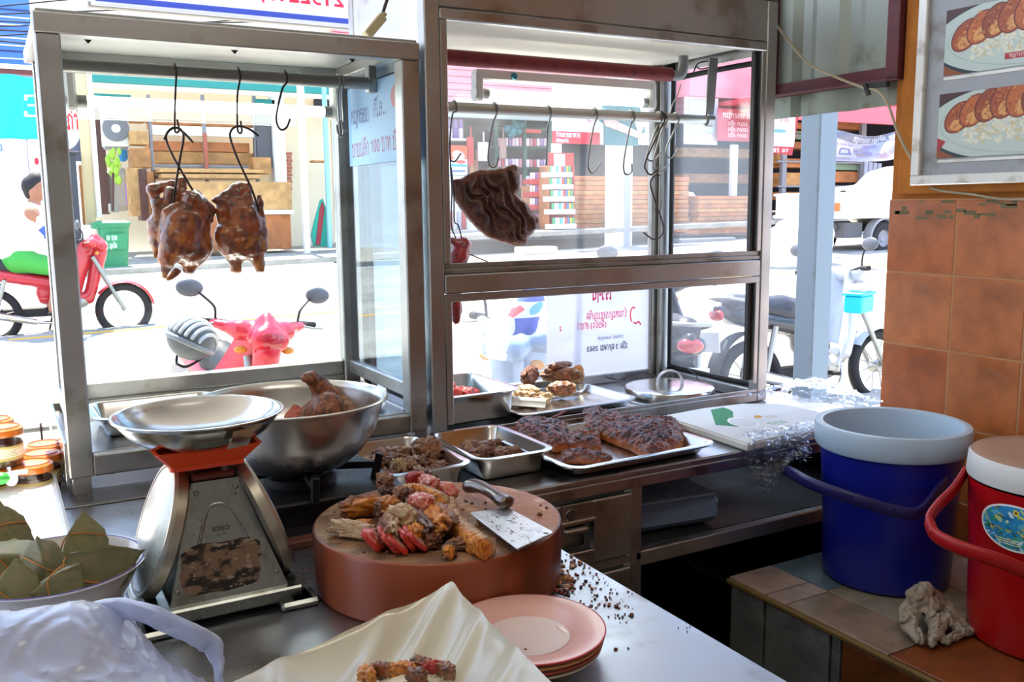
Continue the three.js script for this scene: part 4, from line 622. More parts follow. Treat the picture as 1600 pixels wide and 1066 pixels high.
// pieces with an outline in the photograph: 2-d distance to the outline, thickness, folds
function outline(pts) { return (x, y) => { let d = 1e9, s = 1; for (let i = 0, j = pts.length - 1; i < pts.length; j = i++) { const [ax, ay] = pts[i], [bx2, by] = pts[j], ex = bx2 - ax, ey = by - ay, wx = x - ax, wy = y - ay, t = clamp((wx * ex + wy * ey) / (ex * ex + ey * ey)); d = Math.min(d, (wx - ex * t) ** 2 + (wy - ey * t) ** 2); const c1 = y >= ay, c2 = y < by, c3 = ex * wy > ey * wx; if ((c1 && c2 && c3) || (!c1 && !c2 && !c3)) s = -s; } return s * Math.sqrt(d); }; }
{ // rolled pork belly
  const z0 = zr + 0.03, w = [[80, 160], [100, 150], [128, 150], [165, 120], [220, 98], [290, 97], [350, 86], [400, 64], [438, 75], [455, 180], [440, 228], [420, 240], [450, 265], [485, 282], [505, 310], [535, 345], [580, 385], [577, 430], [530, 480], [500, 500], [488, 540], [440, 552], [390, 540], [340, 525], [270, 500], [215, 450], [160, 380], [110, 300], [85, 240]].map(([x, y]) => { const p = P(690 + x / 3.806, 240 + y / 3.806, 'z', z0); return [p.x, p.y]; });
  const d2 = outline(w), xs = w.map((p) => p[0]), ys = w.map((p) => p[1]);
  const dir = (x, y) => x * 0.86 + y * 0.5;
  const g = field((x, y, z) => { const d = d2(x, y), bow = 0.03 * Math.sin((x - xs[0]) * 11), th = 0.019 + 0.0075 * Math.sin(dir(x, y) * 240 + 4 * n3(x * 14, y * 14, 0)) * sst(0, -0.03, d) + 0.003 * nz(x, y, z, 60); const dz = Math.abs(z - z0 - bow + 0.018) - th; return Math.max(d, dz, 0.6 * (d + dz) + 0.006) + 0.0015 * nz(x, y, z, 90); }, [Math.min(...xs) - 0.01, Math.min(...ys) - 0.01, z0 - 0.07], [Math.max(...xs) + 0.01, Math.max(...ys) + 0.01, z0 + 0.06], 0.0034);
  paint(g, (x, y, z) => { const s = Math.sin(dir(x, y) * 240 + 4 * n3(x * 14, y * 14, 0)), d = d2(x, y); let c = mix3([0.07, 0.024, 0.016], [0.16, 0.062, 0.04], sst(-0.3, 0.5, nz(x, y, z, 40))); c = mix3(c, [0.3, 0.2, 0.16], 0.65 * sst(0.75, 1, s) * sst(0.0, 0.3, nz(x, y, z, 70))); return mix3(c, [0.24, 0.06, 0.02], sst(-0.02, 0.0, d) * 0.75); });
  wsingle('pork_belly', 'dark ridged slab of roast pork belly hanging from a hook in the warming cabinet', 'meat', clean(g), M.meat);
  wsingle('skewer', 'thin bamboo skewer pinned across the hanging pork belly', 'skewer', mg(rod(P(752, 308, 'z', z0 + 0.022), P(769, 306.5, 'z', z0 + 0.022), 0.0016, 0.0012), rod(P(769, 306.5, 'z', z0 + 0.022), P(812, 302, 'z', z0 - 0.02), 0.0014, 0.0012)), std(0xb49a76, 0.7));
  const g2 = limbs(hung([[[706, 376, 0, 5], [722, 384, 0, 14]], [[722, 382, 0, 12], [718, 402, 0, 15]], [[735, 382, 0, 4], [724, 392, 0, 8]], [[715, 402, 0, 14], [708, 440, 0, 15]], [[706, 440, 0, 15], [712, 478, 0, 9]], [[712, 478, 0, 9], [713, 500, 0, 7]], [[717, 478, 0, 5], [720, 486, 0, 3]]], zr + 0.02, 0.0017), 0.006, 0.0034, (x, y, z) => 0.003 * nz(x, y, z, 50));
  paint(g2, PAL.red); wsingle('char_siu_strip', 'glossy red roast pork strip hanging beside the cabinet post', 'meat', clean(g2), M.glaze);
  wsingle('skewer', 'dark skewer poking out of the hanging red pork', 'skewer', rod(P(728, 395, 'z', zr + 0.02), P(768, 412, 'z', zr + 0.02), 0.0018), M.hookDark);
  wsingle('meat_hook', 'dark wire hooks bunched above the hanging red pork', 'hook', mg(tube([[703, 222], [704, 262], [706, 300], [705, 350], [712, 372]].map(([x, y]) => P(x, y, 'z', zr + 0.03)), 0.0018, 40, 6), tube([[705, 262], [709, 300], [710, 345], [716, 352], [722, 375]].map(([x, y]) => P(x, y, 'z', zr + 0.028)), 0.0018, 40, 6)), M.hookDark);
}
// pieces lying flat: from one photograph point to another, at a height; half width and half height in metres
function lying(name, label, cat, A, B, y, w, h, pal, sd, more = {}) {
  const a = P(...A, 'y', y + h * 0.8), b = P(...B, 'y', y + h * 0.8), L = a.distanceTo(b) / 2, g = chunk(L * 1.05, h, w, sd, pal, more.detail ?? 5, more.bump ?? 0.34, more.fr ?? 1.9, more.skin, more.sq);
  return single(name, label, 'meat', g, more.m ?? M.meat, [(a.x + b.x) / 2, y, (a.z + b.z) / 2], Math.atan2(-(b.z - a.z), b.x - a.x), more.group);
}
const Z5 = (x, y) => [480 + x / 3.81, 720 + y / 3.808], yb = 0.8992;
const strip = (label, pts, w, h, y, skinSide) => {
  const p = pts.map((q) => P(...Z5(...q), 'y', y + h * 0.6).setY(y + h / 2)), c = V(0, 0, 0); p.forEach((q) => c.add(q)); c.divideScalar(p.length).setY(y);
  const g = sweep(p.map((q) => q.clone().sub(c)), w, h, 150, 30, (s, a) => 1 + 0.12 * n3(s * 26, Math.cos(a) * 2.4, Math.sin(a) * 2.4) + 0.12 * n3(s * 80, Math.cos(a) * 5, Math.sin(a) * 5), null, 0.4);
  const cu = new THREE.CatmullRomCurve3(p.map((q) => q.clone().sub(c))), smp = cu.getPoints(60), tg = smp.map((_, i) => cu.getTangent(i / 60));
  paint(g, (x, yy, z) => { let bi = 0, bd = 1e9; smp.forEach((q, i) => { const d = (q.x - x) ** 2 + (q.z - z) ** 2; if (d < bd) { bd = d; bi = i; } }); const side = ((x - smp[bi].x) * -tg[bi].z + (z - smp[bi].z) * tg[bi].x) / (w / 2) * skinSide, lay = 0.5 + 0.5 * Math.sin(side * 6 + 2 * n3(x * 40, yy * 40, z * 40)); return mix3(mix3(PAL.pale(x, yy, z), [0.3, 0.13, 0.07], 0.6 * lay), PAL.gold(x, yy, z), sst(-0.1, 0.35, side)); });
  return single('crispy_pork_strip', label, 'meat', g, M.meat, [c.x, c.y, c.z]);
};
strip('long crispy pork strip with blistered orange skin beside the cleaver blade', [[828, 232], [842, 300], [880, 375], [965, 450], [1055, 505], [1100, 518]], 0.03, 0.026, yb, 1);
strip('shorter curved crispy pork strip lying on top of the heap of cut meat', [[552, 180], [640, 168], [720, 190], [790, 225], [822, 250]], 0.02, 0.02, yb + 0.018, 1);
const onBlock = [
  ['roast_meat', 'dark skinned roast meat piece at the stove side of the chopping block', [215, 320], [480, 268], 0, 0.02, 0.017, 'roast', 3],
  ['roast_meat', 'small upright browned chunk at the far edge of the chopping block', [415, 150], [515, 140], 0, 0.018, 0.016, 'shred', 4],
  ['chicken_piece', 'pale knobbly chicken strip nearest the stove side of the block', [150, 405], [405, 452], 0, 0.014, 0.012, 'pale', 5],
  ['chicken_piece', 'pale chicken bone end standing behind the red pork slices', [470, 350], [500, 480], 0.004, 0.016, 0.018, 'pale', 6],
  ['chicken_piece', 'rounded pale chicken chunk in the middle of the heap', [510, 345], [650, 385], 0.01, 0.02, 0.02, 'pale', 7],
  ['roast_meat', 'purplish grey meat strip leaning across the heap', [600, 285], [715, 425], 0.014, 0.012, 0.013, 'purple', 8],
  ['roast_meat', 'thick brown roast chunk next to the long crispy strip', [735, 330], [850, 445], 0.004, 0.021, 0.02, 'roast', 9],
  ['char_siu_piece', 'squarish pink and red pork chunk crowning the heap', [620, 255], [740, 280], 0.028, 0.016, 0.016, 'pink', 10],
  ['char_siu_piece', 'scarlet pork piece at the back of the heap', [590, 125], [700, 118], 0.008, 0.012, 0.013, 'red', 11],
  ['char_siu_piece', 'pink pork slice behind the curved crispy strip', [680, 130], [775, 165], 0.012, 0.012, 0.014, 'pink', 12],
  ['char_siu_piece', 'red rimmed pork slice nearest the cleaver handle', [775, 170], [880, 205], 0.003, 0.014, 0.014, 'pink', 13],
  ['roast_meat', 'dark red pork lump beneath the curved crispy strip', [510, 225], [620, 240], 0.008, 0.017, 0.015, 'roast', 14],
  ['roast_meat', 'wedge of tan meat between dark roast and chicken', [430, 330], [520, 275], 0.006, 0.014, 0.016, 'shred', 15],
  ['roast_meat', 'pale thin slice tucked under the pork strip bend', [670, 315], [800, 280], 0.012, 0.01, 0.009, 'pale', 16],
  ['roast_meat', 'orange blistered crackling bit behind the red slices', [590, 460], [700, 475], 0.0, 0.017, 0.016, 'gold', 17],
  ['roast_meat', 'small crackling bit next to the blistered one', [700, 490], [800, 480], 0.0, 0.014, 0.012, 'roast', 18],
  ['roast_meat', 'charred scrap at the front rim of the block', [805, 555], [890, 550], 0, 0.011, 0.01, 'dark', 19],
  ['roast_meat', 'crumbled pale scrap between charred scrap and long strip', [810, 515], [965, 500], 0, 0.012, 0.008, 'shred', 20],
  ['garnish', 'charred scrap beside the pale chicken strip', [395, 475], [470, 490], 0, 0.012, 0.01, 'dark', 21],
  ['garnish', 'tiny browned bit in front of the dark roast piece', [290, 380], [385, 385], 0, 0.008, 0.006, 'gold', 22],
  ['garnish', 'dark greenish scrap at the far top of the heap', [640, 92], [735, 92], 0.012, 0.012, 0.01, 'purple', 23],
  ['garnish', 'dark scrap lying behind the dark roast piece', [425, 195], [520, 195], 0, 0.012, 0.007, 'dark', 24],
];
for (const [n, l, a, b, dy, w, h, pal, sd] of onBlock) lying(n, l, 'meat', Z5(...a), Z5(...b), yb + dy, w, h, pal, sd, { m: n === 'char_siu_piece' ? M.glaze : M.meat, bump: n === 'char_siu_piece' ? 0.16 : 0.34, skin: n === 'roast_meat' && sd % 2 ? 'gold' : sd === 6 ? 'roast' : null });
{ // sliced red pork at the front of the block
  const where = ['first, stove end', 'second', 'third', 'fourth', 'fifth', 'sixth', 'seventh', 'last, cleaver end'];
  for (let i = 0; i < 8; i++) {
    const p = P(...Z5(440 + i * 40, 538 - 18 * Math.sin(i * 1.3)), 'y', yb), tilt = 0.7 + 0.15 * Math.sin(i * 2.1);
    const g = chunk(0.0055, 0.02, 0.0165, 40 + i, (x, y, z, nx, ny, nzz, lx, ly, lz) => mix3([0.68, 0.33, 0.26], [0.55, 0.022, 0.012], sst(0.5, 0.85, Math.hypot((ly - 0.02) / 0.02, lz / 0.0165) + 0.25 * nz(x, y, z, 110))), 4, 0.14).rotateZ(tilt); g.computeBoundingBox(); g.translate(0, -g.boundingBox.min.y, 0);
    single('char_siu_slice', `thin red edged pork slice at the block front, ${where[i]} in row`, 'meat', g, M.glaze, [p.x, yb, p.z], -0.5 + 0.12 * (i % 3));
  }
}
// heaps in the pans
function heap(label, group, n, cx, cz, w, d, y0, top, kinds, size, name = 'meat_piece', turn = 0) {
  const proto = kinds.map((k, i) => chunk(size * rr(0.85, 1.25), size * rr(0.5, 0.7), size * rr(0.45, 0.8), 60 + i * 3.1 + n, k, 2, 0.5, 2.3));
  for (let i = 0; i < n; i++) {
    const a = i * 2.39996, r = Math.sqrt((i + 0.5) / n), x = Math.cos(a) * r * w / 2, z = Math.sin(a) * r * d / 2, lay = y0 + (top - y0) * clamp(1 - r * r) * (0.35 + 0.65 * rnd());
    const o = single(name, label, 'meat', proto[i % proto.length], M.meat, [cx + x * Math.cos(turn) + z * Math.sin(turn), lay, cz - x * Math.sin(turn) + z * Math.cos(turn)], rr(0, 6.28), group); o.scale.set(rr(0.8, 1.2), rr(0.8, 1.2), rr(0.8, 1.2)); o.rotation.x = rr(-0.3, 0.3); o.rotation.z = rr(-0.3, 0.3);
  }
}
heap('shredded brown meat chunk heaped in the deep pan by the stove', 'shredded meat in the pan by the stove', 105, 0.756, -1.855, 0.175, 0.25, 0.812, 0.856, ['shred', 'shred', 'roast', 'shred', 'pale', 'shred', 'roast'], 0.0175);
lying('meat_piece', 'large rough brown lump on top of the shredded meat heap', 'meat', [648, 712], [688, 705], 0.832, 0.025, 0.024, 'shred', 71); lying('meat_piece', 'pale tan bone cut face at the front of the shredded heap', 'meat', [612, 735], [636, 735], 0.83, 0.014, 0.018, 'pale', 72);
heap('dark meat strip loosely piled in the half empty second pan', 'meat strips in the second pan', 22, 0.978, -1.865, 0.13, 0.19, 0.8045, 0.824, ['roast', 'shred', 'dark', 'shred'], 0.019);
for (const [a, b, sd, l] of [[[726, 703], [785, 693], 81, 'longest dark strip lying across the second pan'], [[760, 712], [822, 702], 82, 'brown strip nearest the front of the second pan'], [[735, 716], [765, 708], 83, 'orange browned bit in the second pan']]) lying('meat_piece', l, 'meat', a, b, 0.814, 0.011, 0.009, sd === 83 ? 'gold' : 'shred', sd);
heap('red char siu offcut piled in the pan behind the sliding glass', 'red pork in the pan behind glass', 22, 1.085, -2.33, 0.16, 0.18, 0.83, 0.88, ['red', 'red', 'red'], 0.034, 'char_siu_piece');
heap('small pale chicken scrap behind the boiled chicken pieces', 'chicken scraps in the glazed tray', 26, 1.36, -2.36, 0.17, 0.12, 0.81, 0.83, ['pale', 'pale', 'shred'], 0.017, 'chicken_scrap');
const cookT = (n, l, a, b, y, w, h, pal, sd, m) => lying(n, l, 'meat', a, b, y, w, h, pal, sd, { m, bump: 0.24, sq: 2.2, skin: pal === 'pale' && sd % 2 ? 'roast' : null });
cookT('chicken_piece', 'long pale chicken breast on the glazed tray', [845, 590], [910, 592], 0.826, 0.028, 0.028, 'pale', 91); cookT('chicken_piece', 'smooth rounded chicken thigh at the front of the glazed tray', [804, 614], [842, 618], 0.812, 0.026, 0.022, 'pale', 92); cookT('chicken_piece', 'pale drumstick end beside the rounded thigh', [855, 612], [900, 611], 0.812, 0.026, 0.024, 'pale', 93);
cookT('chicken_piece', 'brown crumpled wing standing among the boiled chicken', [818, 596], [838, 586], 0.835, 0.02, 0.03, 'roast', 94); cookT('chicken_piece', 'reddish brown wing tip lying on top of the boiled chicken', [856, 575], [892, 570], 0.878, 0.012, 0.012, 'roast', 95, M.glaze); cookT('chicken_piece', 'yellow roasted corner of chicken at the tray end', [896, 590], [910, 588], 0.82, 0.02, 0.03, 'gold', 96);
heap('dark red roasted meat ball stacked on the small plate', 'red balls on the plate in the birds cabinet', 7, 0.772, -2.17, 0.045, 0.06, 0.9115, 0.945, [(x, y, z) => mix3([0.16, 0.02, 0.018], [0.06, 0.012, 0.012], sst(-0.2, 0.4, nz(x, y, z, 60)))], 0.019, 'meat_ball');
single('side_plate', 'small white plate with dark red balls in the birds cabinet', 'plate', lath([[0, 0.002], [0.035, 0], [0.06, 0.009], [0.066, 0.012], [0.06, 0.0125], [0.036, 0.004], [0, 0.005]], 40, 0.9), M.white, [0.775, 0.9005, -2.165]);
{ // big roast slabs in the shallow tray
  const y = 0.8045, slab = (name, label, pts, y0, th, sd, skin) => {
    const w = pts.map(([px, py]) => { const p = P(px, py, 'y', y0 + th * 0.7); return [p.x, p.z]; }), d2 = outline(w), xs = w.map((p) => p[0]), zs = w.map((p) => p[1]), cx = (Math.min(...xs) + Math.max(...xs)) / 2, cz = (Math.min(...zs) + Math.max(...zs)) / 2;
    const g = field((x, yy, z) => { const d = d2(x + cx, z + cz), hump = th * (0.55 + 0.45 * sst(0.005, -0.035, d)) * (1 + 0.22 * nz(x + sd, 0, z, 14)) - 0.009 * Math.abs(n3(x * 24 + sd + 0.4 * n3(x * 40, 1, z * 40), yy * 8, z * 24)) - 0.005 * Math.abs(n3(x * 62, yy * 20, z * 62 + sd)) - 0.002 * n3(x * 150, yy * 80, z * 150) + 0.007, dy = Math.max(yy - hump, -yy); return Math.max(d, dy, 0.62 * (d + dy) + 0.003) + 0.0016 * nz(x, yy, z, 90); }, [Math.min(...xs) - cx - 0.008, -0.006, Math.min(...zs) - cz - 0.008], [Math.max(...xs) - cx + 0.008, th * 1.6, Math.max(...zs) - cz + 0.008], 0.0034);
    paint(g, (x, yy, z) => { const d = d2(x + cx, z + cz), n = nz(x + sd, yy, z, 34), top = sst(th * 0.25, th * 0.7, yy); let c = mix3([0.24, 0.055, 0.026], [0.1, 0.028, 0.02], sst(-0.2, 0.35, n)); c = mix3(c, [0.03, 0.02, 0.022], 0.9 * sst(0.2, 0.45, nz(x, yy + sd, z, 28))); c = mix3(c, [0.3, 0.17, 0.15], 0.5 * sst(0.25, 0.5, nz(x, yy, z + sd, 80))); return mix3(mix3([0.62, 0.17, 0.018], c, 0.12 + 0.35 * sst(-0.1, 0.4, n)), c, mix(skin, 1, top) + (d < -0.02 ? 0.2 : 0)); });
    g.computeBoundingBox(); single(name, label, 'meat', clean(g), M.meat, [cx, y0 - g.boundingBox.min.y, cz]);
  };
  slab('roast_pork_slab', 'largest charred roast pork slab, its crackling edge towards the counter front', [[909, 640], [940, 640], [985, 652], [1022, 655], [1058, 652], [1066, 668], [1068, 684], [1040, 700], [1012, 706], [985, 690], [948, 676], [912, 660]], y, 0.04, 2, 0.1);
  slab('roast_pork_slab', 'charred roast pork slab with bright orange skin end next to the deep pan', [[796, 664], [818, 652], [860, 656], [890, 660], [888, 690], [866, 694], [842, 684], [812, 678]], y, 0.036, 5, 0.05);
  slab('roast_pork_piece', 'thick brown bread-like pork slice lying between the two slabs', [[882, 676], [938, 678], [940, 696], [884, 694]], y, 0.024, 8, 0.4); slab('roast_pork_piece', 'small crisp piece above the brown slice', [[902, 668], [936, 668], [938, 680], [904, 680]], y + 0.01, 0.022, 9, 0.3);
  slab('roast_pork_piece', 'crumbly meat bits at the front corner of the shallow tray', [[876, 706], [900, 700], [940, 704], [958, 712], [940, 718], [880, 718]], y, 0.02, 11, 0.5);
  lying('roast_pork_piece', 'small end lump beside the largest roast slab', 'meat', [1048, 686], [1068, 682], y, 0.012, 0.014, 'roast', 97);
  wsingle('skewer', 'charred skewer tip lying across the slab by the pan', 'skewer', sweep([P(863, 653, 'y', 0.853), P(874, 648, 'y', 0.856), P(884, 642, 'y', 0.862)], 0.008, 0.006, 12, 8, null, null), std(0x7c2a20, 0.6));
}
{ // braised legs in the mixing bowl
  const c = [0.487, 0.9075, -1.745], inB = (name, label, list, pal, k = 0.012) => { const g = limbs(list, k, 0.004, (x, y, z) => 0.004 * nz(x, y, z, 38) + 0.002 * nz(x, y, z, 90)); paint(g, (x, y, z) => PAL[pal](x, y, z)); wsingle(name, label, 'meat', clean(g), M.meat); };
  const q = (px, py, y) => { const p = P(px, py, 'y', y); return [p.x, p.y, p.z]; };
  inB('braised_pork', 'braised pork leg pointing up out of the mixing bowl', [[[...q(512, 625, 1.0), 0.034], [...q(500, 604, 1.03), 0.018]], [[...q(500, 604, 1.03), 0.018], [...q(487, 592, 1.05), 0.014]], [[...q(487, 592, 1.05), 0.012], [...q(478, 590, 1.055), 0.011]], [[...q(512, 640, 0.99), 0.036], [...q(490, 650, 0.97), 0.03]]], 'roast');
  inB('braised_pork', 'torn braised pork chunk at the cabinet side of the bowl', [[[...q(520, 635, 0.985), 0.034], [...q(545, 645, 0.975), 0.026]], [[...q(528, 622, 1.0), 0.022], [...q(540, 628, 0.99), 0.022]]], 'shred');
  inB('braised_pork', 'shredded braised lump behind the scale pan', [[[...q(408, 626, 0.985), 0.03], [...q(438, 628, 0.98), 0.03]], [[...q(420, 645, 0.97), 0.028], [...q(445, 650, 0.96), 0.024]]], 'shred');
  inB('braised_pork', 'pink braised piece standing between the shredded lump and the leg', [[[...q(462, 632, 0.985), 0.014], [...q(458, 655, 0.96), 0.02]], [[...q(470, 650, 0.965), 0.016], [...q(462, 660, 0.955), 0.018]]], 'pink');
  inB('pork_bone', 'pale bone end leaning in the mixing bowl', [[[...q(492, 632, 0.99), 0.012], [...q(480, 655, 0.965), 0.011]], [[...q(490, 628, 0.992), 0.011], [...q(497, 634, 0.988), 0.009]]], 'pale', 0.006);
  inB('carrot_piece', 'orange carrot piece in the mixing bowl', [[[...q(473, 628, 0.985), 0.012], [...q(474, 642, 0.97), 0.013]]], 'gold', 0.006);
  heap('brown braised scrap in the bottom of the mixing bowl', 'braised scraps in the mixing bowl', 18, c[0], c[2], 0.2, 0.2, 0.918, 0.945, ['roast', 'shred'], 0.034);
}
{ // crumbs strewn on the counter: too many to count
  const l = []; const drop = (px, py, s, y = 0.8005) => { s *= 0.78; const p = P(px, py, 'y', y); if (p.x > 0.834) return; const g = clean(paint(mergeAt(new THREE.IcosahedronGeometry(1, 1)), () => [1, 1, 1])); g.scale(s * rr(0.7, 1.6), s * rr(0.4, 0.9), s * rr(0.7, 1.3)).rotateY(rr(0, 6)); const c = [[0.16, 0.05, 0.025], [0.3, 0.03, 0.02], [0.07, 0.03, 0.03], [0.4, 0.24, 0.12], [0.45, 0.16, 0.03]][rnd() * 5 | 0]; paint(g, () => c); l.push(g.translate(p.x, y + s * 0.4, p.z)); };
  for (let i = 0; i < 150; i++) { const t = rnd() ** 1.5; drop(872 + t * 110 + rr(-6, 20), 862 + t * 80 + rr(-8, 70) * (1 - t * 0.4), rr(0.0008, 0.0034) * (1.3 - t * 0.7)); }
  for (let i = 0; i < 40; i++) drop(868 + rnd() * 26, 890 + rnd() * 36, rr(0.003, 0.0075)); for (let i = 0; i < 12; i++) drop(890 + rnd() * 22, 866 + rnd() * 22, rr(0.003, 0.006)); for (let i = 0; i < 16; i++) drop(rr(900, 1080), rr(880, 1040), rr(0.0012, 0.0026)); for (let i = 0; i < 14; i++) drop(rr(462, 490), rr(880, 930), rr(0.001, 0.003)); drop(987, 962, 0.0045); drop(962, 1015, 0.003); drop(952, 945, 0.0042); drop(963, 948, 0.0036);
  for (let i = 0; i < 150; i++) { const a = rr(0, 6.28), r = (i % 3 ? 0.12 : 0.19) * Math.sqrt(rnd()), p = [0.6025 - (i % 3 ? 0.03 : 0) + r * Math.cos(a), -1.3235 + r * Math.sin(a)]; const g = clean(paint(mergeAt(new THREE.IcosahedronGeometry(i % 7 ? rr(0.0012, 0.0036) : rr(0.004, 0.008), 1)), () => [[0.2, 0.07, 0.03], [0.4, 0.2, 0.08], [0.08, 0.04, 0.03]][i % 3])); l.push(g.translate(p[0], 0.9, p[1])); }
  const g = mg(l); const o = wsingle('food_crumbs', 'meat crumbs strewn over the chopping block and counter edge', 'crumbs', g, M.meat); o.userData.kind = 'stuff';
}
// ---------- the rest of the stall ----------
M.foam = std(0xf4f4f1, 0.8, 0, { bumpMap: rep(T.fine, 6), bumpScale: 0.0006 });
wsingle('foam_slab', 'white foam slab lying on the sunny end of the counter before the jars', 'slab', bx(-0.5, 0.086, 0.8005, 0.838, -2.2, -1.66, 0.006), M.foam);
// jars of paste, stacked
{
  const glassJ = new THREE.MeshPhysicalMaterial({ color: 0xf3f1ec, roughness: 0.05, transmission: 1, thickness: 0, ior: 1.5 });
  const lt = drawn(512, 128, (x, w, h) => { x.fillStyle = '#cdb877'; x.fillRect(0, 0, w, h); x.fillStyle = '#b9a35f'; x.fillRect(0, 0, w, 10); x.fillRect(0, h - 10, w, 10); x.fillStyle = '#f0ead2'; for (const X of [20, 276]) { x.fillRect(X, 24, 150, 74); x.fillStyle = '#8d8460'; for (let i = 0; i < 5; i++) x.fillRect(X + 12, 34 + i * 12, 110 - (i * 37) % 40, 3); x.fillStyle = '#b03a22'; x.beginPath(); x.ellipse(X + 190, 82, 22, 16, 0, 0, 7); x.fill(); x.fillStyle = '#f0ead2'; } });
  const t = thing('paste_jar', 'upper glass jar with orange lid and yellow label, stacked on the front jars', 'jar', [0, 0.8, 0]);
  const paste = tex(128, 128, (u, v) => mix3([0.2, 0.09, 0.05], [0.42, 0.22, 0.1], sst(-0.2, 0.4, tn(u, v, 60, 4))));
  part(t, 'glass_body', lath([[0, 0], [0.034, 0], [0.037, 0.003], [0.0375, 0.062], [0.034, 0.066]], 36, 0.5), glassJ);
  part(t, 'paste', lath([[0, 0.002], [0.034, 0.002], [0.0355, 0.005], [0.0355, 0.05], [0, 0.052]], 36, 0.5), std(0xffffff, 0.6, 0, { map: rep(paste, 12) }));
  part(t, 'label', keep(lathe([[0.0378, 0.014], [0.0378, 0.045]], 48)), std(0xffffff, 0.55, 0, { map: lt }));
  part(t, 'lid', lath([[0.034, 0.064], [0.04, 0.064], [0.0405, 0.068], [0.0395, 0.077], [0.036, 0.08], [0, 0.0805]], 40, 0.5), phy(0xc4691c, 0.32, { clearcoat: 0.4 }));
  part(t, 'lid_inset', lath([[0.031, 0.0806], [0.0325, 0.0825], [0.034, 0.0806]], 40, 0.5), phy(0x9f4f1a, 0.35));
  const at = (px, py, y) => { const p = P(px, py, 'y', y); return [p.x, p.z]; };
  const [ax, az] = at(50, 722, 0.882), [bx1, bz] = at(42, 708, 0.882);
  const spots = [[ax, 0.8, az, 'glass jar with orange lid nearest the cabinet in the front row of jars'], [ax + 0.02, 0.8, az - 0.083, 'second orange lidded jar behind the jar nearest the cabinet'], [ax + 0.03, 0.8, az - 0.168, 'third orange lidded jar behind, half hidden by the stacked jar'], [ax - 0.086, 0.8, az + 0.0, 'orange lidded jar at the photo edge carrying the stacked jar'], [ax - 0.08, 0.8, az - 0.085, 'orange lidded jar behind, under the hindmost stacked jar']]; void bx1; void bz;
  for (const [x, y, z, l] of spots) copy(t, [x, y, z], rr(0, 6), l);
  t.position.set(ax - 0.05, 0.8815, az - 0.01); t.rotation.y = 2.5; copy(t, [ax - 0.065, 0.8815, az - 0.1], 0.7, 'hindmost stacked jar with orange lid, behind the upper jar');
}
{ // rail with an anchor shaped hook beyond the jars
  const a = P(0, 677, 'z', -2.68), b = P(112, 664, 'z', -2.68), h = P(64, 668, 'z', -2.68);
  wsingle('side_pipe', 'thin grey pipe crossing behind the jars to the cabinet', 'pipe', rod(a.clone().add(V(-0.5, 0, 0)), V(0.1, b.y, b.z), 0.009, 0.009, 14), M.zinc);
  const y = h.y; wsingle('anchor_hook', 'small dark anchor shaped hook hanging from the thin grey pipe', 'hook', mg(tube([V(h.x, y - 0.004, h.z - 0.012), V(h.x, y + 0.0115, h.z), V(h.x, y - 0.004, h.z + 0.012), V(h.x, y - 0.03, h.z + 0.004), V(h.x, y - 0.055, h.z)], 0.003, 30, 7), tube([V(h.x - 0.018, y - 0.058, h.z), V(h.x - 0.012, y - 0.047, h.z), V(h.x, y - 0.044, h.z), V(h.x + 0.012, y - 0.047, h.z), V(h.x + 0.018, y - 0.058, h.z)], 0.0035, 24, 7)), M.hookDark);
}
wsingle('bag_clip', 'white and green plastic clip lying in front of the jars', 'clip', mg(tube([D(0, 746, 1.86), D(10, 742, 1.86), D(24, 739, 1.86), D(40, 737, 1.86)], 0.005, 20, 8), sph(0.012, ...D(18, 749, 1.86).toArray(), 1, 1.2, 0.8)), M.white);
wsingle('green_cap', 'bright green plastic cap on the white foam slab', 'cap', sph(0.014, ...D(1, 748, 1.84).toArray(), 1.2, 0.9, 1), std(0x2f9a3c, 0.4));

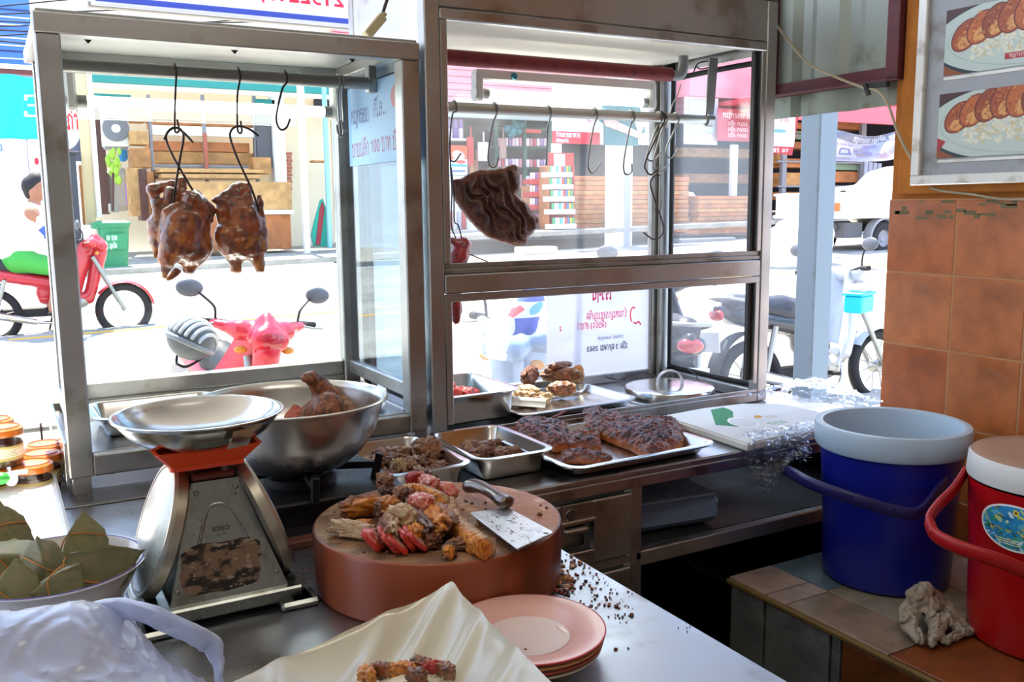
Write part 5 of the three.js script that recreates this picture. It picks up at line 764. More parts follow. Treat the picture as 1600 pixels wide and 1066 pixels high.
// bowl of rice dumplings wrapped in leaves
{
  const c = P(82, 884, 'y', 0.887);
  const b = thing('dumpling_bowl', 'white enamel bowl with purple rim line full of leaf wrapped dumplings', 'bowl', [c.x, 0.8005, c.z]);
  part(b, 'bowl_body', lath([[0, 0.004], [0.06, 0], [0.064, 0.004], [0.095, 0.03], [0.114, 0.068], [0.121, 0.084], [0.128, 0.0865], [0.1285, 0.0885], [0.122, 0.0885], [0.112, 0.071], [0.093, 0.034], [0.06, 0.008], [0, 0.007]], 64, 0.9), phy(0xdcd8d2, 0.25, { clearcoat: 0.5 }));
  part(b, 'rim_band', lath([[0.1225, 0.0886], [0.1245, 0.0896], [0.1265, 0.0886]], 64), std(0x4d3f8f, 0.4));
  M.leaf = std(0xffffff, 0.55, 0, { vertexColors: true, bumpMap: rep(T.brush, 9, 3), bumpScale: 0.0006 });
  const str = std(0xc07a2e, 0.7);
  const dump = (label, at, y, size, dir, tone, stretch = 1.25) => { // at: photograph point at height y; dir: where its longest tip points
    const m = P(...at, 'y', y), t = thing('leaf_dumpling', label, 'dumpling', [m.x, m.y, m.z]), q0 = new THREE.Quaternion().setFromUnitVectors(V(0, 1, 0), V(...dir).normalize()), v = [[0.94, -0.33, 0], [-0.47, -0.33, 0.82], [-0.47, -0.33, -0.82], [0, stretch, 0]].map((e) => V(...e).multiplyScalar(size * 1.42).applyAxisAngle(V(0, 1, 0), size * 400).applyQuaternion(q0)), pos = [], id = [], n = 14; const R = 0;
    for (const [a, b2, c2] of [[0, 1, 2], [0, 3, 1], [1, 3, 2], [2, 3, 0]]) {
      const s0 = pos.length / 3, ix = (i, j) => s0 + i * (n + 1) - (i * (i - 1)) / 2 + j;
      for (let i = 0; i <= n; i++) for (let j = 0; j <= n - i; j++) { const u = i / n, w = j / n, k = 1 - u - w, q = v[a].clone().multiplyScalar(k).addScaledVector(v[b2], u).addScaledVector(v[c2], w); const mx = Math.max(u, w, k), e = 1 + 0.34 * sst(0.95, 0.4, mx) + 0.04 * n3(q.x * 60, q.y * 60, q.z * 60 + size * 90); q.multiplyScalar(e); pos.push(q.x, q.y, q.z); }
      for (let i = 0; i < n; i++) for (let j = 0; j < n - i; j++) { id.push(ix(i, j), ix(i + 1, j), ix(i, j + 1)); if (j < n - i - 1) id.push(ix(i + 1, j), ix(i + 1, j + 1), ix(i, j + 1)); }
    }
    const g = new THREE.BufferGeometry(); g.setAttribute('position', new THREE.Float32BufferAttribute(pos, 3)); g.setIndex(id);
    // outward winding
    const gg = mergeAt(g.toNonIndexed()); { const P0 = gg.attributes.position, I = gg.index.array; for (let i = 0; i < I.length; i += 3) { const a = V().fromBufferAttribute(P0, I[i]), b2 = V().fromBufferAttribute(P0, I[i + 1]), c2 = V().fromBufferAttribute(P0, I[i + 2]), nn = b2.clone().sub(a).cross(c2.clone().sub(a)); if (nn.dot(a.add(b2).add(c2)) < 0) { const q = I[i + 1]; I[i + 1] = I[i + 2]; I[i + 2] = q; } } gg.computeVertexNormals(); }
    paint(gg, (x, yy, z) => { const s = 0.5 + 0.5 * Math.sin((x * 0.8 + z * 0.4 + yy * 0.5) * 900 + size * 900), n2 = nz(x + size, yy, z, 40); return mix3(mix3([0.2, 0.19, 0.09].map((q) => q * tone), [0.12, 0.13, 0.055].map((q) => q * tone), s * 0.5), [0.24, 0.19, 0.09].map((q) => q * tone), sst(0, 0.5, n2)); });
    part(t, 'leaf_wrap', clean(gg), M.leaf);
    const loop = []; const e0 = v[0].clone().add(v[1]).multiplyScalar(0.5), e1 = v[2].clone().add(v[3]).multiplyScalar(0.5); for (const q of [mix3(v[0].toArray(), v[1].toArray(), 0.4), mix3(v[1].toArray(), v[3].toArray(), 0.4), mix3(v[2].toArray(), v[3].toArray(), 0.5), mix3(v[0].toArray(), v[2].toArray(), 0.4)]) loop.push(V(...q).multiplyScalar(1.2)); void e0; void e1;
    part(t, 'string', tube(loop, 0.0011, 40, 5, true), str); void R;
  };
  dump('leaf dumpling pointing sideways over the rim beside the scale', [145, 893], 0.885, 0.04, [0.95, 0.3, 0.15], 0.85, 1.35);
  dump('upright leaf dumpling with its tip standing highest near the back rim', [128, 858], 0.886, 0.036, [0.1, 1, -0.05], 1.25);
  dump('leaf dumpling with its tip up at the photo edge', [4, 845], 0.89, 0.037, [0.0, 1, 0.0], 1.15, 1.3);
  dump('pale leaf dumpling lying under an orange string', [14, 880], 0.885, 0.04, [-0.9, 0.35, 0.3], 1.5);
  dump('darker leaf dumpling between the string tied one and the sideways one', [70, 892], 0.885, 0.033, [-0.12, 1, 0.1], 1.0);
  dump('yellow green leaf dumpling just above the plastic bag', [30, 918], 0.885, 0.03, [0.0, 1, 0.25], 1.35);
  dump('brownish leaf dumpling peeping over the bag next to the sideways one', [92, 918], 0.878, 0.03, [0.5, 0.6, 0.3], 1.1);
}
{ // translucent carrier bag in front
  const g = field((x, y, z) => { let d = smin(cap(x, y, z, [-0.26, 0.868, -1.13, 0.102], [0.045, 0.893, -1.07, 0.078]), cap(x, y, z, [0.05, 0.868, -1.03, 0.07], [0.135, 0.842, -0.985, 0.05]), 0.045); d = smin(d, cap(x, y, z, [-0.2, 0.855, -1.0, 0.1], [0.1, 0.845, -0.95, 0.07]), 0.05); const u = x * 0.8 + z * 0.6 + 0.5 * y, w = y - 0.6 * x, f = 0.004 * Math.pow(1 - Math.abs(n3(u * 4 + 3, w * 22 + 2 * n3(x * 6, y * 6, z * 6), 1)), 3) + 0.0012 * Math.pow(1 - Math.abs(n3(u * 9, w * 60, 5)), 4) + 0.004 * n3(x * 7, y * 7, z * 7); return Math.max(d - f + 0.002, 0.803 - y); }, [-0.4, 0.79, -1.3], [0.24, 1.02, -0.82], 0.0046);
  const t = thing('carrier_bag', 'crumpled translucent white plastic carrier bag beside the dumpling bowl', 'bag', [0, 0.8, -1.05]);
  M.bag = new THREE.MeshPhysicalMaterial({ color: 0xc9cfe4, roughness: 0.32, transmission: 0.5, thickness: 0, clearcoat: 1, clearcoatRoughness: 0.2 });
  wpart(t, 'bag_body', clean(g), M.bag);
  const hp = [D(110, 975, 1.08), D(160, 955, 1.05), D(205, 953, 1.02), D(240, 963, 1.0), D(276, 979, 0.99), D(312, 996, 0.98), D(330, 1008, 0.98), D(338, 1030, 0.98), D(342, 1060, 0.98), D(345, 1090, 0.98)];
  wpart(t, 'bag_handle', sweep(hp, 0.006, 0.026, 40, 12, (s, a) => 1 + 0.12 * n3(s * 12, Math.sin(a), 3), null, 0.7, false), M.bag);
}
{ // waxed paper sheet with rice and pork, its corner propped on the plates
  const A = V(0.521, 0.882, -1.105), B = V(0.512, 0.868, -0.8), C = V(0.16, 0.806, -0.72), E = V(0.165, 0.806, -1.11);
  const f = (u, v) => { const a = E.clone().lerp(A, u), b = C.clone().lerp(B, u), p = a.lerp(b, v); const k = Math.sin(Math.PI * u) * Math.sin(Math.PI * v); p.y -= 0.055 * Math.pow(k, 0.7) * u * 1.5; for (const [u0, v0, u1, v1, amp] of [[0.42, 0.5, 1, 0.02, 0.007], [0.5, 0.62, 1, 0.3, 0.006], [0.55, 0.8, 1, 0.62, 0.005], [0.35, 0.42, 0.75, 0, 0.005], [0.2, 0.5, 0.32, 0, 0.005], [0.0, 0.4, 0.35, 0.45, 0.004], [0.3, 0.9, 0.5, 0.6, 0.004]]) { const du = u1 - u0, dv = v1 - v0, L = Math.hypot(du, dv), t = ((u - u0) * du + (v - v0) * dv) / (L * L), d = Math.abs((u - u0) * dv - (v - v0) * du) / L; p.y += amp * 1.3 * Math.exp(-((d / 0.045) ** 2)) * sst(-0.1, 0.2, t) * sst(1.15, 0.9, t); } p.y += 0.002 * n3(u * 3, v * 3, 4); p.y = Math.max(p.y, 0.8035 + 0.001 * n3(u * 9, v * 9, 2)); return p; };
  const s = wsingle('waxed_paper', 'cream waxed paper sheet with one corner propped on the pink plates', 'paper', sheet(f, 110, 110, 0.0006), new THREE.MeshPhysicalMaterial({ color: 0xcdc5ae, roughness: 0.35, transmission: 0.22, thickness: 0, clearcoat: 1, clearcoatRoughness: 0.16 })); void s;
  { const l = []; for (let i = 0; i < 240; i++) { const p = P(rr(596, 700), rr(1040, 1090), 'y', 0.832 + 0.012 * rnd()); const gr = new THREE.CapsuleGeometry(0.0011, 0.0036, 2, 5); gr.rotateX(rr(0, 3)).rotateY(rr(0, 6)).translate(p.x, p.y, p.z); l.push(clean(gr)); } l.push(clean(new THREE.SphereGeometry(0.042, 24, 12).scale(1.2, 0.45, 0.8).translate(...P(650, 1066, 'y', 0.829).toArray())));
    const o = wsingle('rice_mound', 'mound of white rice on the waxed paper', 'rice', mg(l), std(0xdcd5c2, 0.6)); o.userData.kind = 'stuff'; }
  const bits = [[575, 1058, 'gold', 'leftmost golden pork slice on the rice'], [596, 1052, 'roast', 'dark browned pork slice second along the rice'], [618, 1052, 'gold', 'golden pork slice third along the rice'], [636, 1050, 'gold', 'amber pork slice in the middle of the rice'], [657, 1043, 'roast', 'reddish pork slice standing highest on the rice'], [676, 1050, 'red', 'red edged pork slice beside the highest one'], [698, 1052, 'shred', 'pale brown meat lump at the plate end of the rice'], [650, 1062, 'roast', 'dark pork slice at the front of the rice']];
  bits.forEach(([x, y, k, l], i) => { const p = P(x, y, 'y', 0.845); single('pork_slice', l + ' on the waxed paper'.slice(0, 0), 'meat', chunk(0.0075, 0.0105, 0.014, 120 + i, k, 5, 0.3), M.glaze, [p.x, 0.836, p.z], 0.5 + 0.3 * (i % 3)); });
}
// buckets on the tiled bench
{
  const t = thing('tiled_bench', 'low tiled bench of odd tiles carrying the two buckets', 'bench', [1.86, 0, -0.8]);
  wpart(t, 'bench_core', bx(1.52, 2.185, 0.005, 0.49, -1.62, 0.2, 0.004), std(0x6b5a3c, 0.9));
  const K = (c) => std(c, 0.4, 0, { map: rep(T.speck, 3), roughnessMap: rep(T.smudge, 2) }), pinkish = K(0xb09a92), blue = K(0x62798a), beige = K(0x9c8876), pale = K(0x9b9585), orange = K(0x8c4a22), grey = K(0x6f7577), brown = K(0x70401f);
  const top = (x0, x1, z0, z1, m) => cpart(t, 'tile', bx(x0 + 0.002 - 1.86, x1 - 0.002 - 1.86, 0.489, 0.5, z0 + 0.002 + 0.8, z1 - 0.002 + 0.8, 0.0015), m);
  top(1.512, 1.655, -1.495, -1.432, pinkish); top(1.512, 1.655, -1.432, -1.155, beige); top(1.512, 1.655, -1.62, -1.495, pinkish); top(1.655, 1.92, -1.62, -1.44, blue); top(1.655, 1.92, -1.44, -1.155, pale); top(1.92, 2.185, -1.62, -1.44, pale); top(1.92, 2.185, -1.44, -1.155, pinkish);
  for (let i = 0; i < 5; i++) { top(1.512, 1.745, -1.155 + i * 0.25, -0.905 + i * 0.25, orange); top(1.745, 1.98, -1.155 + i * 0.25, -0.905 + i * 0.25, orange); top(1.98, 2.185, -1.155 + i * 0.25, -0.905 + i * 0.25, orange); }
  const side = (z0, z1, y0, y1, m) => cpart(t, 'tile', bx(1.508 - 1.86, 1.521 - 1.86, y0 + 0.002, y1 - 0.002, z0 + 0.002 + 0.8, z1 - 0.002 + 0.8, 0.0015), m);
  side(-1.605, -1.495, 0.24, 0.484, grey); side(-1.49, -1.3, 0.24, 0.484, grey); side(-1.296, -1.27, 0.24, 0.484, grey); side(-1.605, -1.495, 0.0, 0.24, grey); side(-1.49, -1.3, 0, 0.24, grey); side(-1.296, -1.27, 0, 0.24, grey); for (let i = 0; i < 6; i++) { side(-1.268 + i * 0.24, -1.03 + i * 0.24, 0.24, 0.484, brown); side(-1.268 + i * 0.24, -1.03 + i * 0.24, 0, 0.24, brown); }
  wpart(t, 'edge_trim', bx(1.504, 1.516, 0.484, 0.496, -1.62, 0.2, 0.003), std(0x6a5526, 0.7));
}
function bucket(name, label, c, top, col, lid, handlePts, hcol) {
  const t = thing(name, label, 'bucket', c), h = top - c[1], m = phy(col, 0.3, { clearcoat: 0.25, clearcoatRoughness: 0.3 }), w = std(0xb4cbe0, 0.38);
  part(t, 'shell', lath([[0, 0.003], [0.135, 0], [0.143, 0.006], [0.146, 0.02], [0.1475, 0.05], [0.152, h * 0.5], [0.1535, h * 0.52], [0.154, h * 0.54], [0.161, h - 0.055]], 64, 0.6), m);
  if (!lid) part(t, 'collar', lath([[0.155, h - 0.062], [0.169, h - 0.06], [0.1745, h - 0.052], [0.177, h - 0.012], [0.174, h - 0.002], [0.166, h], [0.157, h - 0.003], [0.1545, h - 0.012], [0.148, h - 0.2], [0.135, 0.03], [0, 0.028]], 64, 0.7), w, 'pale blue white collar and liner');
  else { part(t, 'lid', lath([[0.155, h - 0.052], [0.164, h - 0.05], [0.1655, h - 0.044], [0.1625, h - 0.006], [0.159, h]], 64, 0.7), std(0xd5d6d4, 0.4)); part(t, 'lid_top', lath([[0, h + 0.001], [0.12, h + 0.002], [0.156, h + 0.001], [0.1595, h - 0.001]], 64), std(0xa98d7c, 0.22), 'glossy tan lid top'); }
  const pts = handlePts.map((p) => p.clone().sub(t.position));
  part(t, 'handle', sweep(pts, 0.013, 0.026, 60, 12, null, null, 0.35, false), std(hcol, 0.4));
  const mid = pts[Math.floor(pts.length * 0.4)], nx = pts[Math.floor(pts.length * 0.4) + 1]; part(t, 'grip', sweep([mid.clone(), mid.clone().lerp(nx, 0.5), nx.clone()], 0.018, 0.02, 20, 12, null, null, 0.35), std(hcol, 0.5));
  return t;
}
bucket('drinks_bucket', 'tall blue plastic bucket with pale collar and hanging handle, lid off', [1.845, 0.501, -1.432], 0.885, 0x0d1a86, false, [D(1226, 734, 2.3), D(1240, 741, 2.17), D(1270, 757, 2.07), D(1330, 778, 2.015), D(1400, 799, 1.995), D(1432, 802, 1.995), D(1465, 766, 2.05), D(1490, 730, 2.14), D(1512, 695, 2.25)], 0x1c1558);
{
  const t = bucket('drinks_bucket', 'red plastic bucket with a closed lid and an oval picture label', [1.85, 0.501, -1.04], 0.893, 0xa8040c, true, [D(1508, 738, 1.96), D(1490, 765, 1.9), D(1462, 795, 1.82), D(1451, 815, 1.78), D(1460, 835, 1.75), D(1500, 856, 1.7), D(1560, 876, 1.67), D(1640, 905, 1.67), D(1720, 900, 1.72)], 0xa40a12);
  // oval label wrapped on the shell
  const im = drawn(512, 320, (x, w, h) => { x.fillStyle = '#f2f2ee'; x.fillRect(0, 0, w, h); x.save(); x.beginPath(); x.ellipse(w / 2, h / 2, w / 2 - 16, h / 2 - 14, 0, 0, 7); x.clip(); x.fillStyle = '#2c8fc9'; x.fillRect(0, 0, w, h); const cs = ['#2b9a6a', '#f3e37a', '#ffffff', '#1f6fae', '#6fc6d8', '#e9b93c', '#24523c', '#3dae7a']; seed = 321; for (let i = 0; i < 190; i++) { x.fillStyle = cs[rnd() * 8 | 0]; x.globalAlpha = 0.75; x.beginPath(); x.ellipse(rnd() * w, h * (0.1 + 0.85 * rnd()), rr(4, 34), rr(3, 16), rr(-1, 1), 0, 7); x.fill(); } x.globalAlpha = 1; x.fillStyle = '#f3d34e'; x.beginPath(); x.arc(w * 0.5, h * 0.16, 20, 0, 7); x.fill(); x.fillStyle = '#222'; x.beginPath(); x.arc(w * 0.5, h * 0.16, 8, 0, 7); x.fill(); x.fillStyle = '#eef6d8'; for (let i = 0; i < 3; i++) x.fillRect(w * 0.42, h * 0.76 + i * 15, 150, 6); x.restore(); });
  const yc = 0.27, pos = [], uv = [], id = [], n = 28; const ang0 = Math.atan2(D(1592, 820, 1.8).z + 1.04, D(1592, 820, 1.8).x - 1.85);
  pos.push(0, 0, 0); uv.push(0.5, 0.5); const S = (a, b) => { const an = ang0 + a / 0.158, r = 0.1548 + (b + yc - 0.2) * 0.037 + 0.0014; return [Math.cos(an) * r, yc + b, Math.sin(an) * r]; };
  const g = sheet((u, v) => { const r = u, th = v * 6.28318; return V(...S(0.078 * r * Math.cos(th), 0.047 * r * Math.sin(th))); }, 8, 40); const U = g.attributes.uv; for (let i = 0; i < U.count; i++) { const r = U.getX(i), th = U.getY(i) * 6.28318; U.setXY(i, 0.5 + 0.5 * r * Math.cos(th), 0.5 + 0.5 * r * Math.sin(th)); } void pos; void uv; void id; void n;
  part(t, 'oval_label', keep(g), std(0xffffff, 0.4, 0, { map: im, side: THREE.DoubleSide }));
}
{ // crumpled rag: a heap of thick soft folds
  const c = P(1452, 985, 'y', 0.5), L = [];
  const fold = (...q) => { for (let i = 0; i + 1 < q.length; i++) L.push([q[i], q[i + 1]]); };
  fold([-0.085, 0.012, 0.012, 0.014], [-0.06, 0.026, -0.02, 0.02], [-0.02, 0.034, -0.035, 0.024]); fold([-0.08, 0.01, 0.03, 0.012], [-0.045, 0.022, 0.03, 0.016], [-0.015, 0.03, 0.012, 0.02]);
  fold([-0.02, 0.03, -0.03, 0.022], [0.0, 0.062, -0.03, 0.024], [0.025, 0.07, -0.02, 0.022], [0.045, 0.045, -0.01, 0.022]); fold([0.0, 0.045, -0.01, 0.024], [0.03, 0.05, 0.0, 0.024], [0.05, 0.03, 0.02, 0.018], [0.06, 0.012, 0.04, 0.012]);
  fold([-0.02, 0.02, 0.03, 0.014], [0.0, 0.034, 0.028, 0.013], [0.01, 0.014, 0.05, 0.012]); fold([0.01, 0.03, 0.03, 0.012], [0.025, 0.036, 0.03, 0.012], [0.035, 0.012, 0.055, 0.011], [0.055, 0.009, 0.068, 0.009]); fold([-0.05, 0.008, 0.045, 0.01], [-0.01, 0.009, 0.058, 0.011], [0.03, 0.009, 0.07, 0.009]); fold([0.04, 0.05, -0.015, 0.014], [0.066, 0.036, 0.0, 0.012], [0.075, 0.014, 0.02, 0.012], [0.07, 0.01, 0.05, 0.009]);
  const g = limbs(L.map((l) => l.map(([x, y, z, q]) => [x * 1.05, y, z * 1.05, q * 0.82])), 0.004, 0.0028, (x, y, z) => 0.0042 * Math.sin(260 * (x * 0.5 + z * 0.8 - 0.5 * y) + 6 * n3(x * 24, y * 24, z * 24)) * (0.4 + 0.6 * Math.abs(n3(x * 16, y * 16, z * 16 + 5))) + 0.0016 * nz(x, y, z, 120), 0.012);
  paint(g, (x, y, z) => { const n = nz(x, y, z, 30); let k = mix3([0.42, 0.36, 0.29], [0.27, 0.22, 0.17], sst(0, 0.5, n)); k = mix3(k, [0.3, 0.13, 0.11], 0.8 * sst(0.035, 0.018, Math.hypot(x - 0.035, y - 0.065, z + 0.005) + 0.012 * n)); return mix3(k, [0.12, 0.1, 0.09], 0.6 * sst(0.3, 0.5, nz(x + 4, y, z, 42))); });
  g.computeBoundingBox(); single('rag', 'crumpled stained terry rag lying between the two buckets', 'rag', clean(g), std(0xffffff, 0.95, 0, { vertexColors: true, bumpMap: rep(T.fine, 16), bumpScale: 0.0014 }), [c.x, 0.5005 - g.boundingBox.min.y, c.z], 0.3);
}
{ // paper wrappers in clear plastic at the wall end of the counter
  const y = 0.8295, o = [[1034, 646], [1100, 634], [1162, 627], [1225, 628], [1280, 640], [1285, 656], [1262, 672], [1228, 676], [1190, 684], [1168, 689], [1156, 685]].map(([a, b]) => { const p = P(a, b, 'y', y); return [Math.min(p.x, 2.17), -p.z]; });
  const cx = 1.86, cz = -1.83, sh = o.map(([x, z]) => [x - cx, z + cz]);
  const im = drawn(1024, 512, (x, w, h) => { x.fillStyle = '#dfe3e4'; x.fillRect(0, 0, w, h); x.fillStyle = '#16824b'; x.beginPath(); x.moveTo(150, 250); x.lineTo(430, 40); x.lineTo(560, 30); x.bezierCurveTo(560, 130, 440, 140, 400, 200); x.bezierCurveTo(330, 180, 260, 230, 250, 320); x.closePath(); x.fill(); x.strokeStyle = '#ffffff'; x.lineWidth = 8; x.beginPath(); x.ellipse(360, 270, 110, 70, -0.4, 0, 7); x.stroke(); x.fillStyle = '#d7a247'; x.beginPath(); x.ellipse(560, 230, 40, 18, -0.3, 0, 7); x.fill(); x.strokeStyle = '#1a8a50'; thai(x, 'หมูกรอบ', 470, 360, 34, 0.1); x.strokeStyle = '#d0912c'; thai(x, 'ข้าวมัน', 600, 270, 26, 0.1); });
  const t = thing('wrapper_pack', 'pack of white food wrappers with green print in clear plastic', 'package', [cx, 0.801, cz]);
  part(t, 'paper_stack', ext(sh, 0.02, 0.004).rotateX(-Math.PI / 2), std(0xe2e2de, 0.6));
  part(t, 'printed_sheet', flatUV(ext(sh.map(([x, z]) => [x * 0.985, z * 0.985]), 0.0016, 0.0004).rotateX(-Math.PI / 2).translate(0, 0.0203, 0), 'x', 'z', 2), phy(0xffffff, 0.55, { map: im, specularIntensity: 0.4 }));
  M.film = new THREE.MeshPhysicalMaterial({ color: 0xf4f6fa, roughness: 0.06, transmission: 1, thickness: 0, ior: 1.5, side: THREE.DoubleSide });
  const crumple = (f, n, m) => sheet((u, v) => { const p = f(u, v); return p.add(V(0.012 * n3(u * 7, v * 7, 1), 0.011 * Math.abs(n3(u * 9, v * 9, 4)) + 0.006 * n3(u * 22, v * 22, 6), 0.014 * n3(u * 8, v * 8, 9) + 0.007 * n3(u * 20, v * 20, 2))); }, n, m);
  wsingle('plastic_wrap', 'clear plastic wrapping hanging crumpled over the counter edge', 'plastic', crumple((u, v) => { const a = P(mix(1172, 1285, u), mix(688, 668, u), 'y', 0.835), b = P(mix(1180, 1262, u), mix(772, 716, u) + 12 * Math.sin(u * 7), 'z', -1.6); a.z = Math.max(a.z, -1.69) ; return v < 0.2 ? a.clone().setZ(a.z - 0.05 * (1 - v * 5)) : a.lerp(b, (v - 0.2) / 0.8).setZ(mix(-1.635, -1.605, v) + 0.012 * Math.sin(v * 9)); }, 44, 44), M.film);
  wsingle('plastic_wrap', 'crumpled clear plastic bag pushed against the cabinet end and wall', 'plastic', crumple((u, v) => { const p = P(mix(1162, 1292, u), mix(640, 612, v), 'y', 0.85); return V(mix(2.02, 2.18, u) - 0.1 * v * (1 - u), 0.838 + 0.05 * Math.sin(Math.PI * u) * Math.sin(Math.PI * v), mix(-1.72, -2.02, v)).lerp(p, 0.0); }, 40, 34), M.film);
}
{ // packet on the open shelf
  const im = drawn(256, 160, (x, w, h) => { x.fillStyle = '#9aa4b4'; x.fillRect(0, 0, w, h); seed = 99; for (let i = 0; i < 70; i++) { x.fillStyle = ['#c3cad6', '#6f7b90', '#b4b0a8', '#7b8fb8'][i % 4]; x.globalAlpha = 0.6; x.fillRect(rnd() * w, rnd() * h, rr(6, 40), rr(3, 12)); } x.globalAlpha = 1; x.fillStyle = '#274a8c'; x.fillRect(0, h - 22, w, 22); });
  const t = thing('supply_packet', 'grey and blue packet lying on the dark open shelf', 'packet', [1.44, 0.598, -1.82], -0.12);
  part(t, 'packet_body', box(0.28, 0.07, 0.19, 0, 0.04, 0, 0.016), std(0x6f7f9c, 0.35)); part(t, 'top_face', flatUV(box(0.262, 0.006, 0.172, 0, 0.0765, 0, 0.002), 'x', 'z'), phy(0xffffff, 0.3, { map: im }));
}
{ // framed menu board on the wall
  const t = thing('menu_board', 'white framed menu board with pictures of sliced pork on rice', 'sign', [2.19, 1.447, -1.2]);
  const z0 = -1.663, z1 = -0.85, y0 = 1.447, y1 = 2.35, al = std(0xd9d6cf, 0.4, 0.35, { map: rep(T.grime, 4) });
  wpart(t, 'frame_bar', bx(2.162, 2.198, y0, y0 + 0.026, z0, z1, 0.003), al); wpart(t, 'frame_bar', bx(2.162, 2.198, y1 - 0.026, y1, z0, z1, 0.003), al); wpart(t, 'frame_bar', bx(2.162, 2.198, y0 + 0.026, y1 - 0.026, z0, z0 + 0.028, 0.003), al); wpart(t, 'frame_bar', bx(2.162, 2.198, y0 + 0.026, y1 - 0.026, z1 - 0.028, z1, 0.003), al);
  wpart(t, 'board', bx(2.176, 2.186, y0 + 0.02, y1 - 0.02, z0 + 0.02, z1 - 0.02), std(0x9ca0a6, 0.55, 0, { map: rep(T.grime, 3) }));
  const dish = (k) => drawn(768, 384, (x, w, h) => {
    seed = 500 + k; x.fillStyle = '#4a2a28'; x.fillRect(0, 0, w, h); x.fillStyle = '#8c4a22'; x.fillRect(0, h * 0.75, w, h);
    x.fillStyle = '#22303a'; x.beginPath(); x.ellipse(w * 0.55, h * 0.52, w * 0.64, h * 0.62, 0, 0, 7); x.fill(); x.fillStyle = '#b9c8c2'; x.beginPath(); x.ellipse(w * 0.55, h * 0.5, w * 0.63, h * 0.58, 0, 0, 7); x.fill(); x.strokeStyle = '#8fa39f'; x.lineWidth = 3; x.beginPath(); x.ellipse(w * 0.56, h * 0.5, w * 0.54, h * 0.47, 0, 0, 7); x.stroke();
    for (let i = 0; i < 420; i++) { x.fillStyle = ['#d9d8c2', '#cfd2c4', '#c8bd97', '#e0dcc6'][i % 4]; x.beginPath(); x.ellipse(w * (0.52 + 0.34 * (rnd() - 0.5) * 2), h * (0.55 + 0.24 * (rnd() - 0.5) * 2), rr(6, 20), rr(4, 10), rnd() * 3, 0, 7); x.fill(); }
    for (let i = 0; i < 8; i++) { const t = i / 7, X = w * (0.14 + 0.66 * t), Y = h * (0.52 - 0.34 * Math.sin(0.5 + t * 2.1)) + (k ? 10 : 26); x.save(); x.translate(X, Y); x.rotate(0.5 - t * 0.7); x.fillStyle = ['#a04c26', '#b5602c', '#8e4220'][i % 3]; x.beginPath(); x.ellipse(0, 0, 62, 96, 0, 0, 7); x.fill(); x.strokeStyle = '#6e2c18'; x.lineWidth = 7; x.stroke(); x.fillStyle = '#d49a5a'; x.beginPath(); x.ellipse(14, 34, 30, 46, 0.2, 0, 7); x.fill(); for (let j = 0; j < 46; j++) { x.fillStyle = ['#c4722f', '#75301a', '#d8924a', '#a3552a'][j % 4]; x.globalAlpha = 0.55; x.beginPath(); x.ellipse(rr(-48, 48), rr(-80, 80), rr(4, 14), rr(2, 7), rnd() * 3, 0, 7); x.fill(); } x.globalAlpha = 1; x.restore(); }
    x.fillStyle = '#a3232b'; if (k) { x.beginPath(); x.moveTo(0, h * 0.68); x.lineTo(46, h * 0.74); x.lineTo(20, h * 0.86); x.lineTo(0, h * 0.9); x.fill(); } else { x.save(); x.translate(w * 0.42, h * 0.83); x.fillRect(-20, -14, 150, 34); x.strokeStyle = '#e7c9c2'; thai(x, 'หมูกรอบ', 0, 10, 18, 0.14); x.restore(); }
  });
  const pic = (yy0, yy1, zz0, k) => wpart(t, 'food_picture', flatUV(bx(2.1735, 2.1765, yy0, yy1, zz0, zz0 + 0.42, 0.001), 'z', 'y'), std(0xffffff, 0.4, 0, { map: dish(k) }));
  pic(1.723, 1.885, -1.587, 0); pic(1.515, 1.678, -1.594, 1); pic(1.93, 2.09, -1.58, 2); pic(2.13, 2.29, -1.58, 3);
  wpart(t, 'picture_ledge', bx(2.173, 2.1765, 1.712, 1.72, -1.585, -1.16, 0.001), al); wpart(t, 'picture_ledge', bx(2.173, 2.1765, 1.503, 1.511, -1.59, -1.16, 0.001), al);
}
wsingle('power_cable', 'dirty white cable slung from the cabinet top past the maroon frame to the menu board', 'cable', tube([V(2.03, 1.99, -2.06), P(1200, 18, 'x', 2.06), P(1226, 55, 'x', 2.1), P(1262, 98, 'x', 2.13), P(1310, 122, 'x', 2.15), P(1350, 137, 'x', 2.162), P(1372, 143, 'x', 2.162), P(1388, 165, 'x', 2.16), P(1402, 205, 'x', 2.16), P(1422, 245, 'x', 2.165), P(1438, 268, 'x', 2.17)], 0.0036, 90, 7), std(0xa59a80, 0.6));
wsingle('power_cable', 'dirty white cable running along the wall under the menu board', 'cable', tube([P(1454, 293, 'x', 2.188), P(1470, 298, 'x', 2.188), P(1520, 304, 'x', 2.188), P(1600, 312, 'x', 2.188), V(2.188, 1.41, -0.9)], 0.0032, 50, 7), std(0xa59a80, 0.6));
wsingle('cable_clamp', 'black clamp gripping the cable on the maroon frame', 'clamp', mg(beam(P(1350, 135, 'x', 2.168), P(1388, 131, 'x', 2.168), 0.014, 0.016), beam(P(1351, 131, 'x', 2.16), P(1358, 150, 'x', 2.16), 0.008, 0.012)), M.black);
